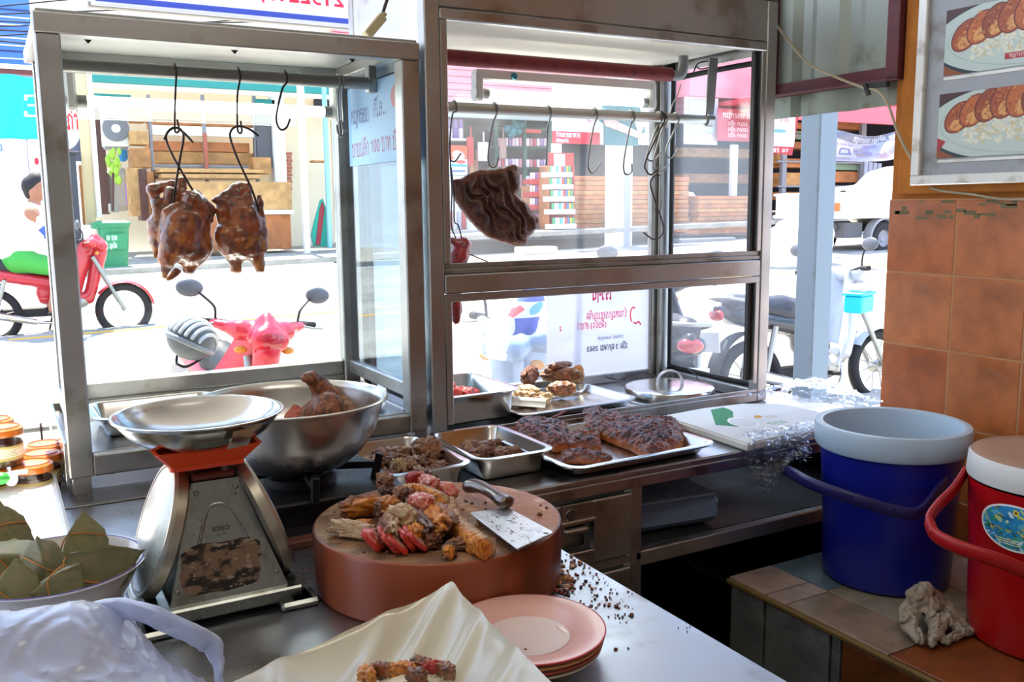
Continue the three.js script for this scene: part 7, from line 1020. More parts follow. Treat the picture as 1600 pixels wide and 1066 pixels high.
  wthing('teal_sign', 'teal cut out sign with a pink ribbon and map pin on the white banner', 'sign', [['board', ext(sg([[942, 160], [985, 160], [1000, 166], [1004, 182], [1010, 205], [998, 210], [998, 226], [944, 226], [944, 195], [936, 190]]), 0.06, 0.01).translate(c.x, c.y, -16.995), K2(0x1d6468)], ['ribbon', flatUV(ext(sg([[940, 182], [1000, 206], [1014, 216], [1008, 224], [996, 214], [944, 198]]), 0.03, 0.005).translate(c.x, c.y, -16.935), 'x', 'y'), vsign(tl)], ['map_pin', ext(sg([[992, 184], [1000, 182], [1006, 190], [1001, 206], [996, 206], [991, 192]]), 0.03, 0.005).translate(c.x, c.y, -16.915), K2(0xe8e4dc)]]);
  wthing('concrete_pole', 'white painted concrete pole with grey scuffs before the plywood stacks', 'pole', [['shaft', slab2(960, 100, 991, 404, -17.0, 0.42, 0.06), whiteP], ['scuff_patch', slab2(975, 268, 985, 402, -16.99, 0.02, 0.001), K2(0x9a9aa2)]]);
  // plywood stacks, every sheet a part
  const stack = (l, x0, x1, y0, y1, n, z) => { const p = []; for (let i = 0; i < n; i++) { const a = mix(y0, y1, i / n), b = mix(y0, y1, (i + 0.93) / n); p.push(['plywood_sheet', slab2(x0 + ((i * 5) % 3) * 0.6, a, x1 - ((i * 7) % 3) * 0.6, b, z + ((i * 3) % 4) * 0.012, 1.3, 0.006), wood[[5, 0, 5, 1][i % 4]]]); } p.push(['skid', slab2(x0 + 6, y1, x0 + 14, y1 + 4, z, 1.2), brownW], ['skid', slab2(x1 - 14, y1, x1 - 6, y1 + 4, z, 1.2), brownW]); wthing('plywood_stack', l, 'plywood', p); };
  stack('wide stack of orange plywood sheets behind the concrete pole', 897, 1077, 276, 363, 12, -17.7); stack('lower stack of pale plywood sheets seen through the end pane', 1091, 1196, 306, 364, 9, -17.5);
  wsingle('white_post', 'pale shop post left of the concrete pole', 'post', slab2(866, 224, 878, 362, -18.4, 0.15), whiteP); wsingle('grey_bundle', 'grey tarpaulin bundle between the plywood stacks', 'bundle', slab2(1077, 300, 1090, 345, -17.9, 0.4, 0.1), K2(0x9a9aa8));
  wsingle('kerb_block', 'dark grey concrete kerb block on the plinth edge', 'kerb', slab2(1064, 372, 1150, 391, -16.8, 0.4, 0.02), K2(0x77787c)); wsingle('kerb_block', 'low cream step in front of the tiered stand', 'kerb', slab2(818, 386, 872, 400, -16.2, 0.4, 0.02), K2(0xcfc2a8));
  // end pane: window sign, posts, racks in the dark
  wthing('window_panel', 'bright white window panel with dark edges on the pink house', 'window', [['panel', slab2(1071, 150, 1122, 226, -19.2, 0.08), whiteP], ['pane', slab2(1076, 156, 1118, 208, -19.15, 0.03), K2(0xbccbe6, 0.2)]]);
  const rm = drawn(512, 256, (x, w, h) => { x.fillStyle = '#c9525f'; x.fillRect(0, 0, w, h); x.strokeStyle = '#f6e4e6'; thai(x, 'หมูกรอบ ไก่ย่าง', 30, 70, 34, 0.14); for (let i = 0; i < 3; i++) { thai(x, 'เนื้อ กรอบ', 70, 130 + i * 46, 26, 0.14); thai(x, 'ข้าวมัน', 330, 130 + i * 46, 26, 0.14); } });
  wsingle('menu_banner', 'red lettered menu banner on the pink house beyond the end pane', 'banner', flatUV(slab2(1122, 172, 1236, 222, -19.0, 0.05, 0.004), 'x', 'y'), vsign(rm));
  wsingle('shop_post', 'pale steel post beyond the end pane', 'post', slab2(1144, 226, 1153, 306, -18.6, 0.12), whiteP); for (const [y, w, l] of [[232, 3, 'pale board bundle high in the dark shop end'], [272, 0, 'tan board bundle low in the dark shop end']]) wsingle('board_bundle', l, 'boards', slab2(1068, y, 1190, y + 14, -20.2, 0.6), wood[w]);
}
// right: red awning, timber racks, vinyl banner, pickup
{
  wthing('timber_yard', 'dark timber yard shed under a red awning across the street', 'building', [['back_wall', slab2(1195, 160, 1560, 420, -23, 0.3), shadeIn], ['awning', bx(17.2, 40, 4.0, 4.12, -20.5, -17.5), K2(0xd2404a)], ['awning_valance', bx(17.2, 40, 3.55, 4.02, -17.55, -17.45), K2(0xe0606a)], ['roof', bx(16, 45, 4.2, 5.6, -23, -19), pinkW]]);  // back wall coloured near black for the shade inside the shed
  const rk = []; for (const x of [1223, 1345]) rk.push(['upright', slab2(x, 185, x + 7, 322, -18.9, 0.12), greyP]); for (const y of [212, 252, 290]) rk.push(['rail', slab2(1216, y, 1350, y + 3, -18.85, 0.1), greyP]);
  wthing('timber_rack', 'grey steel rack of coloured boards behind the steel post', 'rack', rk);
  const B = [[1240, 192, 1282, 202, 2], [1243, 205, 1284, 218, -1], [1240, 222, 1286, 233, 4], [1300, 188, 1352, 202, 4], [1216, 240, 1226, 256, 1], [1222, 248, 1284, 262, 5], [1220, 270, 1290, 292, 1], [1300, 256, 1346, 266, -1], [1296, 268, 1344, 285, 5], [1296, 294, 1340, 306, 5], [1298, 308, 1330, 320, 0], [1216, 300, 1290, 312, 0]];
  const L = ['thin tan boards on the topmost tier', 'grey green boards on the topmost tier', 'brown boards under the grey green ones', 'brown boards just under the red awning', 'short tan boards at the cabinet end', 'reddish boards on the middle tier', 'golden boards on the tier below the middle', 'dull green boards right of the steel post', 'salmon boards right of the steel post', 'orange red boards above the pickup bed', 'tan boards next to the pickup bed', 'long light boards on the lowest tier'];
  B.forEach(([a, b, c, d, w], i) => wsingle('board_bundle', L[i] + ' of the timber yard', 'boards', slab2(a, b, c, d, -19.0, 0.7), w < 0 ? K2(0x7f8f74) : wood[w]));
  for (let i = 0; i < 4; i++) wsingle('grey_sheet', ['first', 'second', 'third', 'fourth'][i] + ' upright grey metal sheet leaning beside the pickup cab', 'sheet', slab2(1350 + i * 7, 252 + i, 1356 + i * 7, 302, -18.5 - i * 0.1, 0.06), K2(0x8f93a2, 0.4));
  const rb = drawn(256, 512, (x, w, h) => { x.fillStyle = '#f4f4f2'; x.fillRect(0, 0, w, h); x.fillStyle = '#c9303e'; x.fillRect(w - 36, 0, 36, h); x.fillRect(0, h - 90, w, 90); x.fillStyle = '#7ab8b0'; x.beginPath(); x.ellipse(90, 260, 60, 20, 0, 0, 7); x.fill(); x.strokeStyle = '#b5303a'; thai(x, 'ขาย', 90, 160, 40, 0.12); x.strokeStyle = '#ffffff'; thai(x, 'โทร 07', 20, h - 30, 40, 0.16); });
  const q = [P(1200, 165, 'z', -12), P(1248, 170, 'z', -12), P(1236, 243, 'z', -12), P(1200, 238, 'z', -12)];
  wsingle('red_banner', 'white street banner with red border hanging by the cabinet end', 'banner', flatUV(ext(q.map((p) => [p.x, p.y]), 0.03, 0.004).translate(0, 0, -12), 'x', 'y'), std(0xc4c2c6, 0.6, 0, { map: rb })); { const p = P(1203, 250, 'z', -12); wsingle('banner_pole', 'grey pole carrying the red bordered street banner', 'pole', rod(V(p.x, G(p.x, -12), -12.03), V(p.x, q[0].y + 0.1, -12.03), 0.03), greyP); const w2 = P(1272, 250, 'z', -12.5); wsingle('banner_pole', 'grey pole behind the steel post carrying the white cloth', 'pole', rod(V(w2.x, G(w2.x, -12.5), -12.53), V(w2.x, P(1272, 175, 'z', -12.5).y, -12.53), 0.03), greyP); }
  wsingle('white_flag', 'narrow white cloth hanging left of the steel post', 'banner', ext([[1262, 212], [1268, 178], [1276, 178], [1270, 248], [1252, 248]].map(([x, y]) => { const p = P(x, y, 'z', -12.5); return [p.x, p.y]; }), 0.02).translate(0, 0, -12.5), whiteP);
  const vb = drawn(1024, 384, (x, w, h) => { x.fillStyle = '#d8d6de'; x.fillRect(0, 0, w, h); x.fillStyle = '#8d8f98'; x.fillRect(0, 0, w, 110); x.strokeStyle = '#f4f4f6'; thai(x, 'หมูกรอบ ภูเก็ต ของดี', 250, 90, 56, 0.16); seed = 77; for (let i = 0; i < 40; i++) { x.fillStyle = ['#b7a9c8', '#c9a9a8', '#e9e4ea', '#c8b79a', '#a890b0'][i % 5]; x.globalAlpha = 0.6; x.fillRect(rnd() * w, 130 + rnd() * 200, rr(30, 150), rr(20, 80)); } x.globalAlpha = 1; x.fillStyle = '#efeef2'; x.fillRect(140, 160, 180, 170); x.fillStyle = '#9a8fb8'; x.fillRect(170, 190, 120, 100); x.fillStyle = '#d8e4dc'; x.fillRect(190, 210, 80, 56); });
  const a = P(1292, 200, 'z', -14), b = P(1440, 190, 'z', -14), c = P(1296, 250, 'z', -14);
  wsingle('vinyl_banner', 'sagging printed vinyl banner strung before the timber yard', 'banner', (() => { const g = sheet((u, v) => V(mix(a.x, b.x, u), mix(a.y, c.y, v) - 0.2 * Math.sin(Math.PI * clamp(u * 1.1)) * (1 - 0.6 * v) + 0.14 * u - 0.18 * sst(0.1, 0.0, u) * 0, -14 + 0.12 * Math.sin(u * 7 + v * 5)), 50, 16, 0.01), U = []; const n = g.attributes.uv; for (let i = 0; i < n.count; i++) n.setY(i, 1 - n.getY(i)); void U; return keep(g); })(), std(0xa8a6b4, 0.6, 0, { map: vb }));
  for (const [x, y, l] of [[1293, 196, 'grey pole behind the steel post holding the sagging banner'], [1439, 186, 'grey pole behind the orange wall holding the sagging banner']]) { const p = P(x, y, 'z', -14.04); wsingle('banner_pole', l, 'pole', rod(V(p.x, G(p.x, -14.04), p.z), V(p.x, p.y + 0.1, p.z), 0.035), greyP); }
  // white pickup with a flat bed
  const wt = phy(0xf1efe6, 0.35, { clearcoat: 0.4 }), gx = P(1372, 400, 'z', -12.5).x, gy = G(gx, -12.5), t = thing('pickup_truck', 'white pickup truck with a flat bed parked before the timber yard', 'truck', [gx, gy, -13.2]);
  const tyre = (x, z) => { part(t, 'tyre', lath([[0.17, -0.1], [0.28, -0.11], [0.325, -0.08], [0.33, 0], [0.325, 0.08], [0.28, 0.11], [0.17, 0.1]], 36, 0.6).rotateX(Math.PI / 2).translate(x, 0.33, z), M.rubber); part(t, 'wheel_rim', mg(lath([[0, 0.05], [0.06, 0.07], [0.08, 0.05], [0.16, 0.06], [0.19, 0.08], [0.19, 0.02]], 28, 0.4).rotateX(Math.PI / 2).translate(x, 0.33, z)), greyP); };
  tyre(0, 0.72); tyre(0, -0.72); tyre(2.6, 0.72); tyre(2.6, -0.72);
  part(t, 'bed', mg(box(2.1, 0.42, 1.7, -0.25, 0.98, 0, 0.03), box(2.16, 0.06, 1.76, -0.25, 0.76, 0, 0.02), box(2.16, 0.05, 1.76, -0.25, 1.2, 0, 0.02)), wt);
  part(t, 'wheel_arch', mg(ext([...Array(13)].map((_, i) => [Math.cos(Math.PI * i / 12) * 0.44, 0.33 + Math.sin(Math.PI * i / 12) * 0.42]).concat([...Array(13)].map((_, i) => [Math.cos(Math.PI * (1 - i / 12)) * 0.39, 0.33 + Math.sin(Math.PI * (1 - i / 12)) * 0.37])), 0.2, 0.01).translate(0, 0, 0.66)), greyP);
  part(t, 'chassis', box(3.6, 0.14, 0.9, 0.8, 0.55, 0), K2(0x3a3a3c)); part(t, 'axle_gear', mg(box(0.5, 0.3, 0.4, -0.75, 0.5, 0.5), rod(V(-0.2, 0.5, 0.4), V(-1.1, 0.56, 0.5), 0.07)), K2(0x55565a)); part(t, 'tail_lamp', box(0.05, 0.16, 0.12, -1.32, 0.95, 0.78), K2(0xc8703a));
  part(t, 'cab', limbs([[[0.95, 1.0, -0.5, 0.45], [2.3, 0.95, -0.5, 0.4]], [[0.95, 1.0, 0.5, 0.45], [2.3, 0.95, 0.5, 0.4]], [[1.15, 1.42, -0.4, 0.3], [1.15, 1.42, 0.4, 0.3]], [[2.9, 0.85, -0.5, 0.34], [2.9, 0.85, 0.5, 0.34]], [[1.15, 1.42, 0, 0.32], [1.6, 1.35, 0, 0.28]]], 0.22, 0.07), wt); part(t, 'cab_hump', limbs([[[0.0, 1.2, -0.4, 0.16], [0.6, 1.26, 0.3, 0.2]], [[-0.4, 1.22, 0.2, 0.14], [0.5, 1.3, 0.4, 0.2]]], 0.2, 0.06), whiteP, 'white cover over the bed load');
  const hp = P(1250, 360, 'z', -11); wsingle('covered_cart', 'large rounded white cover standing on the road by the pickup', 'cover', clean(limbs([[[hp.x - 0.25, G(hp.x, -11) + 0.42, -11, 0.42], [hp.x + 0.35, G(hp.x, -11) + 0.52, -11.2, 0.46]], [[hp.x - 0.3, G(hp.x, -11) + 0.3, -11, 0.3], [hp.x - 0.5, G(hp.x, -11) + 0.3, -11.1, 0.26]]], 0.15, 0.05, (x, y, z) => 0.03 * n3(x * 4, y * 4, z * 4))), whiteP);
}
{ // shop sign over the pavement: faces the street, so it reads backwards from inside
  const im = mirrorText(1536, 384, '#f6f6fa', (x) => { x.strokeStyle = '#4a62c0'; x.lineWidth = 17; x.strokeRect(20, 20, 1496, 344); x.fillStyle = '#d8365a'; x.font = 'bold 70px sans-serif'; x.fillText('2192217, 08', 742, 322); x.strokeStyle = '#d8365a'; thai(x, 'หมูกรอบภูเก็ต โทร', 120, 180, 80, 0.14); });
  const a = P(148, 8, 'z', -3.3), y0 = a.y - 0.005, t = thing('shop_sign', 'white shop sign with blue border and red numbers hung over the pavement', 'sign', [a.x + 0.8, y0, -3.3]);
  part(t, 'sign_panel', flatUV(box(1.62, 0.42, 0.008, 0, 0.215, 0, 0.001), 'x', 'y'), new THREE.MeshPhysicalMaterial({ color: 0xffffff, map: im, roughness: 0.7, transmission: 0.5, thickness: 0 }));
  part(t, 'frame_bar', mg(box(1.64, 0.02, 0.03, 0, 0.01, -0.02, 0.003)), M.zinc); part(t, 'frame_bar', mg(box(1.64, 0.02, 0.03, 0, 0.43, -0.02, 0.003)), M.zinc); for (const s of [-0.6, 0.6]) part(t, 'support_arm', beam(V(s, 0.43, -0.02), V(s, 0.72, 0.93), 0.025, 0.025), M.zinc);
}
// ---------- motorcycles ----------
function wheelParts(t, x, r, hub) {
  part(t, 'tyre', clean(new THREE.TorusGeometry(r - 0.04, 0.042, 10, 40)).translate(x, r, 0), M.rubber);
  const sp = [lath([[r - 0.075, -0.018], [r - 0.07, -0.022], [r - 0.062, 0], [r - 0.07, 0.022], [r - 0.075, 0.018]], 36, 0.5).rotateX(Math.PI / 2), rod(V(0, 0, -0.05), V(0, 0, 0.05), 0.05, 0.05, 16)]; for (let i = 0; i < 12; i++) { const a = i * Math.PI / 6; sp.push(rod(V(0.04 * Math.cos(a), 0.04 * Math.sin(a), i % 2 ? 0.02 : -0.02), V((r - 0.07) * Math.cos(a + 0.2), (r - 0.07) * Math.sin(a + 0.2), 0), 0.0045, 0.0045, 5)); }
  part(t, 'wheel_rim', mg(sp).translate(x, r, 0), hub ?? M.zinc);
}
// small underbone motorcycle, facing +x, wheels on y = 0
function motorbike(name, label, o) {
  const t = thing(name, label, 'motorcycle', o.at, o.turn), c = phy(o.color, 0.3, { clearcoat: 0.6, clearcoatRoughness: 0.12 }), c2 = phy(o.second ?? o.color, 0.35, { clearcoat: 0.4 }), k = K2(0x1a1a1d, 0.5), r = 0.285;
  t.rotation.order = 'YXZ'; if (o.lean) t.rotation.x = o.lean;
  wheelParts(t, 0.64, r, o.rim); wheelParts(t, -0.6, r, o.rim);
  const S = (n, list, kk, m, label2, cell = 0.022, disp) => part(t, n, clean(limbs(list, kk, cell, disp)), m, label2);
  for (const s of [-1, 1]) part(t, 'fork_leg', rod(V(0.64, r, s * 0.075), V(0.36, 0.86, s * 0.075), 0.018, 0.024, 10), M.zinc);
  part(t, 'front_fender', sheet((u, v) => { const a = mix(0.15, 2.5, u), w = (v - 0.5) * 0.15, rr2 = r + 0.03 - 0.02 * Math.pow(Math.abs(v - 0.5) * 2, 2); return V(0.64 + Math.cos(a) * rr2, r + Math.sin(a) * rr2, w); }, 20, 6, 0.006), c);
  part(t, 'leg_shield', sheet((u, v) => { const y = mix(0.98, 0.3, v), w = mix(0.1, 0.25, sst(0, 0.75, v)) * mix(1, 0.8, sst(0.8, 1, v)), s = (u - 0.5) * 2; return V(mix(0.44, 0.2, v) - 0.16 * s * s - 0.03 * Math.sin(v * 3.1), y + 0.05 * s * s, s * w); }, 18, 18, 0.018), c);
  S('front_nose', [[[0.44, 0.9, 0, 0.075], [0.33, 0.5, 0, 0.06]], [[0.3, 0.42, 0, 0.06], [-0.1, 0.46, 0, 0.08]]], 0.05, c);
  S('headlight_cowl', [[[0.36, 1.0, -0.12, 0.055], [0.36, 1.0, 0.12, 0.055]], [[0.46, 0.96, -0.05, 0.06], [0.46, 0.96, 0.05, 0.06]], [[0.34, 1.0, 0.14, 0.04], [0.28, 1.03, 0.25, 0.026]], [[0.34, 1.0, -0.14, 0.04], [0.28, 1.03, -0.25, 0.026]], [[0.44, 1.0, 0, 0.06], [0.4, 1.06, 0, 0.045]]], 0.04, c);
  part(t, 'headlamp', sph(0.075, 0.485, 0.965, 0, 0.55, 0.8, 1.15, 18), phy(o.lamp ?? 0xe9edf0, 0.08, { clearcoat: 1 }));
  part(t, 'handlebar', tube([V(0.2, 1.03, -0.34), V(0.28, 1.04, -0.22), V(0.33, 1.01, 0), V(0.28, 1.04, 0.22), V(0.2, 1.03, 0.34)], 0.012, 30, 8), k);
  for (const s of [-1, 1]) {
    part(t, 'grip', rod(V(0.2, 1.03, s * 0.36), V(0.25, 1.035, s * 0.25), 0.018, 0.018, 12), M.rubber); part(t, 'brake_lever', tube([V(0.3, 1.03, s * 0.24), V(0.32, 1.02, s * 0.3), V(0.27, 1.015, s * 0.38)], 0.006, 14, 6), M.zinc);
    const m = part(t, 'mirror', clean(new THREE.SphereGeometry(1, 18, 12)).scale(0.022, 0.048, 0.072).translate(0.22, 1.2, s * 0.36), K2(0x5a5c62, 0.35)); void m;
    part(t, 'mirror_stem', tube([V(0.27, 1.05, s * 0.23), V(0.27, 1.11, s * 0.24), V(0.24, 1.16, s * 0.29), V(0.225, 1.19, s * 0.33)], 0.007, 18, 6), k);
    part(t, 'turn_lamp', sph(0.03, 0.4, 0.9, s * 0.13, 0.7, 0.7, 1.2, 10), K2(0xd98a2c, 0.3)); part(t, 'shock_absorber', mg(rod(V(-0.56, 0.32, s * 0.12), V(-0.46, 0.66, s * 0.13), 0.022, 0.022, 10)), M.zinc); part(t, 'foot_peg', rod(V(-0.02, 0.3, s * 0.1), V(-0.02, 0.3, s * 0.27), 0.016, 0.016, 10), M.rubber);
  }
  S('seat', [[[-0.02, 0.74, 0, 0.09], [-0.3, 0.76, 0, 0.105]], [[-0.3, 0.76, 0, 0.105], [-0.72, 0.82, 0, 0.085]]], 0.05, o.seat ?? k, null, 0.022, (x, y) => Math.max(0, 0.7 - y) * 0.4);
  S('rear_body', [[[0.0, 0.6, 0.06, 0.07], [-0.7, 0.74, 0.07, 0.055]], [[0.0, 0.6, -0.06, 0.07], [-0.7, 0.74, -0.07, 0.055]], [[-0.1, 0.5, 0, 0.09], [0.06, 0.48, 0, 0.08]], [[-0.7, 0.75, 0, 0.06], [-0.86, 0.8, 0, 0.035]]], 0.06, c2);
  part(t, 'tail_lamp', sph(0.06, -0.87, 0.76, 0, 0.6, 0.7, 1.25, 14), phy(0xb81c1c, 0.15, { clearcoat: 1 })); part(t, 'grab_rail', tube([V(-0.55, 0.82, 0.12), V(-0.8, 0.87, 0.12), V(-0.9, 0.88, 0), V(-0.8, 0.87, -0.12), V(-0.55, 0.82, -0.12)], 0.012, 30, 8), M.zinc);
  part(t, 'rear_fender', sheet((u, v) => { const a = mix(1.2, 3.3, u), w = (v - 0.5) * 0.14; return V(-0.6 + Math.cos(a) * (r + 0.04), r + Math.sin(a) * (r + 0.04) + 0.02, w); }, 16, 4, 0.006), k); part(t, 'number_plate', box(0.008, 0.14, 0.2, -0.93, 0.58, 0, 0.002).rotateZ(0), whiteP);
  S('engine', [[[0.06, 0.34, -0.05, 0.1], [0.06, 0.34, 0.05, 0.1]], [[0.06, 0.34, 0, 0.08], [0.24, 0.4, 0, 0.07]]], 0.04, M.zinc); part(t, 'exhaust', mg(tube([V(0.2, 0.32, 0.08), V(0.1, 0.2, 0.13), V(-0.2, 0.22, 0.15)], 0.016, 20, 8), rod(V(-0.2, 0.22, 0.15), V(-0.78, 0.36, 0.16), 0.03, 0.048, 14)), M.chrome); part(t, 'chain_case', box(0.52, 0.1, 0.04, -0.34, 0.3, -0.09, 0.02), k); part(t, 'side_stand', rod(V(-0.04, 0.28, -0.1), V(-0.1, 0.0, -0.26), 0.011, 0.011, 8), k);
  return t;
}
const dirTurn = (a, b) => Math.atan2(-(b.z - a.z), b.x - a.x);
const standing = (p, l) => [p.x, G(p.x, p.z) + (p.z > -4.6 ? 0.01 : 0), p.z, l].slice(0, 3);
{ // red scooter facing the stall, helmet on its handlebar
  const h = D(372, 500, 4.55), turn = dirTurn(V(h.x, 0, h.z), V(h.x + 0.1, 0, h.z + 0.9)), f = V(Math.cos(turn), 0, -Math.sin(turn)), base = V(h.x - f.x * 0.3, 0, h.z - f.z * 0.3);
  motorbike('motor_scooter', 'red motor scooter parked facing the stall with a helmet on its bar', { at: standing(base), turn, color: 0xd01030, second: 0xc2102c, lean: -0.12, lamp: 0xb01028 }).scale.setScalar(0.93);
  const c = D(300, 530, 3.9), g = new THREE.SphereGeometry(1, 40, 24), t = thing('cycle_helmet', 'silver vented cycle helmet hanging on the red scooter handlebar', 'helmet', [c.x, c.y, c.z]);
  const m = new THREE.Matrix4().makeRotationFromEuler(new THREE.Euler(0.5, 0.7, -0.7));
  part(t, 'inner_shell', clean(g.clone()).scale(0.13, 0.09, 0.092).applyMatrix4(m), K2(0x54585e, 0.4));
  for (const [w, y] of [[-0.078, 0.25], [-0.058, 0.5], [-0.036, 0.74], [-0.013, 0.9], [0.013, 0.9], [0.036, 0.74], [0.058, 0.5], [0.078, 0.25]]) { const pts = []; for (let i = 0; i <= 12; i++) { const a = Math.PI * (0.04 + 0.92 * i / 12); const s = Math.sqrt(1 - (w / 0.094) ** 2); pts.push(V(Math.cos(a) * 0.133 * s, Math.sin(a) * 0.093 * s - 0.002 + 0 * y, w).applyMatrix4(m)); } part(t, 'shell_rib', tube(pts, 0.0085, 40, 8), phy(0xb9bdc2, 0.25, { clearcoat: 0.6 })); }
  part(t, 'rim_band', tube([...Array(16)].map((_, i) => V(Math.cos(i * 0.3927) * 0.132, -0.018, Math.sin(i * 0.3927) * 0.088).applyMatrix4(m)), 0.012, 60, 8, true), phy(0x7d8288, 0.3)); part(t, 'chin_strap', tube([V(0.05, -0.02, 0.08), V(0.02, -0.11, 0.03), V(0, -0.12, 0), V(0.02, -0.11, -0.03), V(0.05, -0.02, -0.08)].map((p) => p.applyMatrix4(m)), 0.006, 30, 6), M.rubber);
}
{ // white and blue scooter close behind the glass
  const h = D(790, 450, 3.9), turn = dirTurn(h, V(h.x - 0.9, 0, h.z + 0.45)), f = V(Math.cos(turn), 0, -Math.sin(turn)), base = V(h.x - f.x * 0.36, 0, h.z - f.z * 0.36);
  const t = motorbike('motor_scooter', 'white motor scooter with blue front bag parked close behind the warming cabinet', { at: standing(base), turn, color: 0x93a9c8, second: 0x8ea4c4, lean: -0.06 }); void t;
  const c = D(812, 488, 3.6), b = thing('drink_bag', 'blue and white printed bag hanging on the white scooter', 'bag', [c.x, c.y - 0.08, c.z]);
  const im = drawn(128, 128, (x, w) => { x.fillStyle = '#e8eef8'; x.fillRect(0, 0, w, w); x.fillStyle = '#1f4fc4'; x.fillRect(0, 0, w, 34); x.fillRect(20, 76, 100, 52); x.fillStyle = '#d8324a'; x.save(); x.translate(30, 60); x.rotate(-0.6); x.fillRect(-20, -8, 40, 14); x.restore(); x.fillStyle = '#49b0e0'; x.beginPath(); x.ellipse(86, 52, 26, 14, -0.5, 0, 7); x.fill(); });
  part(b, 'bag_body', flatUV(clean(limbs([[[-0.03, 0.03, 0, 0.04], [0.05, 0.12, 0, 0.05]], [[0.04, 0.02, 0, 0.035], [0.06, 0.12, 0, 0.04]]], 0.03, 0.012)), 'x', 'y'), vsign(im)); part(b, 'bag_strap', tube([V(0.02, 0.15, 0), V(0.03, 0.22, -0.01), V(0.05, 0.15, 0)], 0.006, 16, 6), M.rubber);
}
{ // dark scooter seen from behind at the cabinet corner
  const a = D(1064, 540, 5.1), turn = dirTurn(a, V(a.x + 0.5, 0, a.z - 0.9)), f = V(Math.cos(turn), 0, -Math.sin(turn)), base = V(a.x + f.x * 0.8, 0, a.z + f.z * 0.8);
  motorbike('motor_scooter', 'black motor scooter seen from behind next to the rear corner post', { at: standing(base), turn, color: 0x1c1d26, second: 0x1c1d26, lean: 0.05 });
}
{ // pale motorcycle with cyan basket lid
  const a = D(1132, 495, 6.3), b = D(1365, 462, 6.9), turn = dirTurn(a, b), f = V(Math.cos(turn), 0, -Math.sin(turn)), base = V(a.x + f.x * 0.86, 0, a.z + f.z * 0.86);
  motorbike('motorcycle', 'silver white motorcycle with black seat parked beyond the steel post', { at: standing(base), turn, color: 0xb4bcc8, second: 0x2a2b33, seat: K2(0x2b2b33, 0.35), lean: -0.1 });
  const c = D(1342, 472, 6.3), t = thing('front_basket', 'bright cyan plastic box carried at the front of the silver motorcycle', 'box', [c.x, c.y - 0.07, c.z], turn + 0.35), cy = K2(0x14b8d0, 0.4);
  part(t, 'box_body', box(0.2, 0.12, 0.13, 0, 0.06, 0, 0.012), cy); part(t, 'box_lid', box(0.23, 0.022, 0.15, 0, 0.13, 0, 0.006), cy); part(t, 'paper_bundle', box(0.17, 0.05, 0.12, 0.02, 0.165, 0, 0.02), whiteP);
}
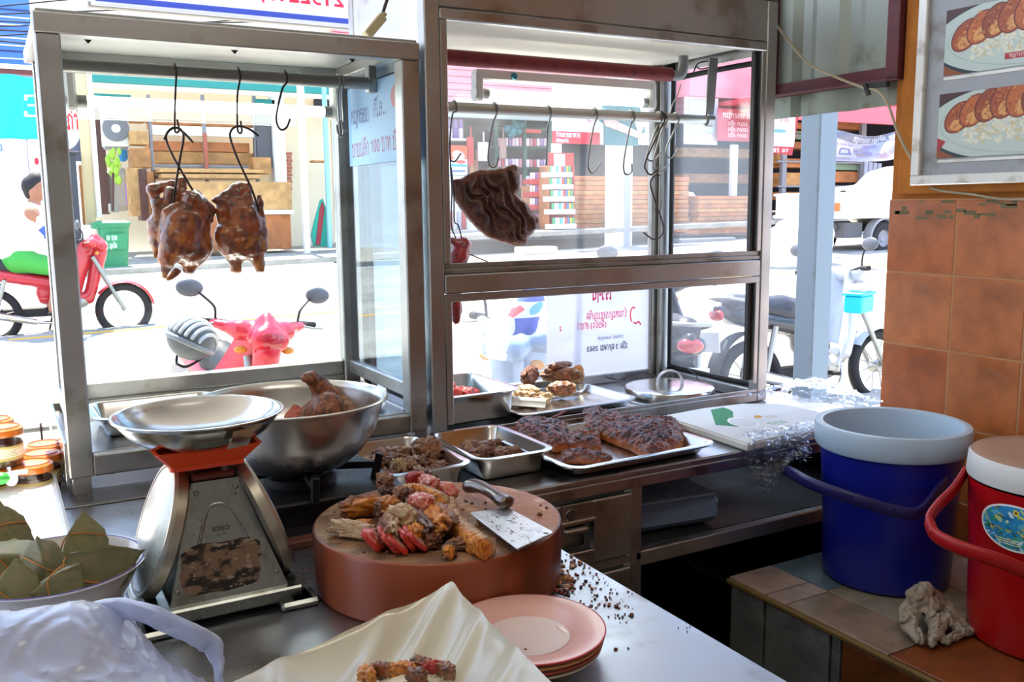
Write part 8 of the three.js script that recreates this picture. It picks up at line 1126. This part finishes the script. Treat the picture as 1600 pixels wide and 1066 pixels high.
{ // passing motorbike with its rider, out on the road
  const w = P(194, 482, 'z', -10.6), t0 = V(w.x - 0.64, 0, w.z);
  const t = motorbike('motorbike', 'red motorbike ridden along the road past the stall', { at: [t0.x, G(t0.x, t0.z) + 0.004, t0.z], turn: 0, color: 0xb81c2c, second: 0xb02030, rim: whiteP });
  const p = thing('person', 'motorbike rider in white shirt, green shorts and blue sleeves on the red motorbike', 'person', [t0.x - 0.03, t.position.y, t0.z]); p.scale.setScalar(0.94);
  const skin = K2(0x9a6a50, 0.6), L = [[[-0.32, 0.93, 0, 0.15], [-0.22, 1.2, 0, 0.15]], [[-0.22, 1.2, 0, 0.15], [-0.14, 1.4, 0, 0.12]], [[-0.14, 1.42, 0, 0.07], [-0.1, 1.55, 0, 0.055]], [[-0.08, 1.64, 0, 0.105], [-0.05, 1.7, 0, 0.1]]];
  for (const s of [-1, 1]) L.push([[-0.15, 1.4, s * 0.2, 0.062], [0.02, 1.16, s * 0.27, 0.048]], [[0.02, 1.16, s * 0.27, 0.046], [0.2, 1.05, s * 0.31, 0.034]], [[-0.14, 1.4, s * 0.06, 0.09], [-0.15, 1.4, s * 0.19, 0.065]], [[-0.3, 0.9, s * 0.09, 0.1], [0.08, 0.8, s * 0.19, 0.075]], [[0.08, 0.8, s * 0.19, 0.068], [-0.02, 0.42, s * 0.2, 0.045]], [[-0.03, 0.36, s * 0.2, 0.038], [0.12, 0.335, s * 0.2, 0.03]]);
  part(p, 'body', clean(limbs(L, 0.04, 0.016)), skin);
  part(p, 'shirt', clean(limbs([[[-0.32, 0.97, 0, 0.175], [-0.22, 1.2, 0, 0.175]], [[-0.22, 1.2, 0, 0.175], [-0.15, 1.38, 0, 0.15]], ...[-1, 1].map((s) => [[-0.15, 1.4, s * 0.14, 0.09], [-0.06, 1.28, s * 0.235, 0.07]])], 0.05, 0.02, (x, y, z) => 0.008 * n3(x * 14, y * 14, z * 14))), whiteP, 'white shirt');
  part(p, 'sleeves', mg([-1, 1].map((s) => clean(limbs([[[-0.06, 1.27, s * 0.235, 0.064], [0.02, 1.16, s * 0.27, 0.06]], [[0.02, 1.16, s * 0.27, 0.058], [0.17, 1.065, s * 0.305, 0.045]]], 0.02, 0.016)))), K2(0x3c56b0), 'blue sleeves');
  part(p, 'shorts', clean(limbs([[[-0.32, 0.9, 0, 0.165], [-0.3, 0.95, 0, 0.17]], ...[-1, 1].map((s) => [[-0.3, 0.9, s * 0.09, 0.118], [-0.02, 0.83, s * 0.17, 0.1]])], 0.05, 0.018)), K2(0x3c9a3a), 'green shorts');
  part(p, 'hair', clean(limbs([[[-0.12, 1.7, 0, 0.1], [-0.07, 1.74, 0, 0.1]], [[-0.15, 1.66, 0, 0.06], [-0.14, 1.6, 0, 0.06]]], 0.04, 0.016)), K2(0x18161a)); part(p, 'nose', sph(0.02, 0.055, 1.66, 0, 1.1, 1.2, 0.8, 8), skin); for (const s of [-1, 1]) { part(p, 'ear', sph(0.026, -0.06, 1.66, s * 0.105, 0.7, 1.2, 0.4, 8), skin); part(p, 'eye', sph(0.012, 0.04, 1.69, s * 0.035, 0.5, 0.8, 1.2, 8), K2(0x201814)); part(p, 'sandal', box(0.26, 0.03, 0.09, 0.05, 0.315, s * 0.2, 0.012), M.rubber);
    for (let f = 0; f < 4; f++) part(p, 'finger', tube([V(0.215 + 0.004 * f, 1.06, s * (0.285 + f * 0.02)), V(0.245, 1.055, s * (0.287 + f * 0.02)), V(0.238, 1.02, s * (0.287 + f * 0.02))], 0.009, 8, 6), skin); part(p, 'thumb', tube([V(0.19, 1.05, s * 0.275), V(0.2, 1.02, s * 0.27), V(0.225, 1.005, s * 0.28)], 0.01, 8, 6), skin); }
  part(p, 'mouth', box(0.004, 0.008, 0.045, 0.047, 1.615, 0, 0.001), K2(0x7a4038));
}
renderer.render(scene, camera);
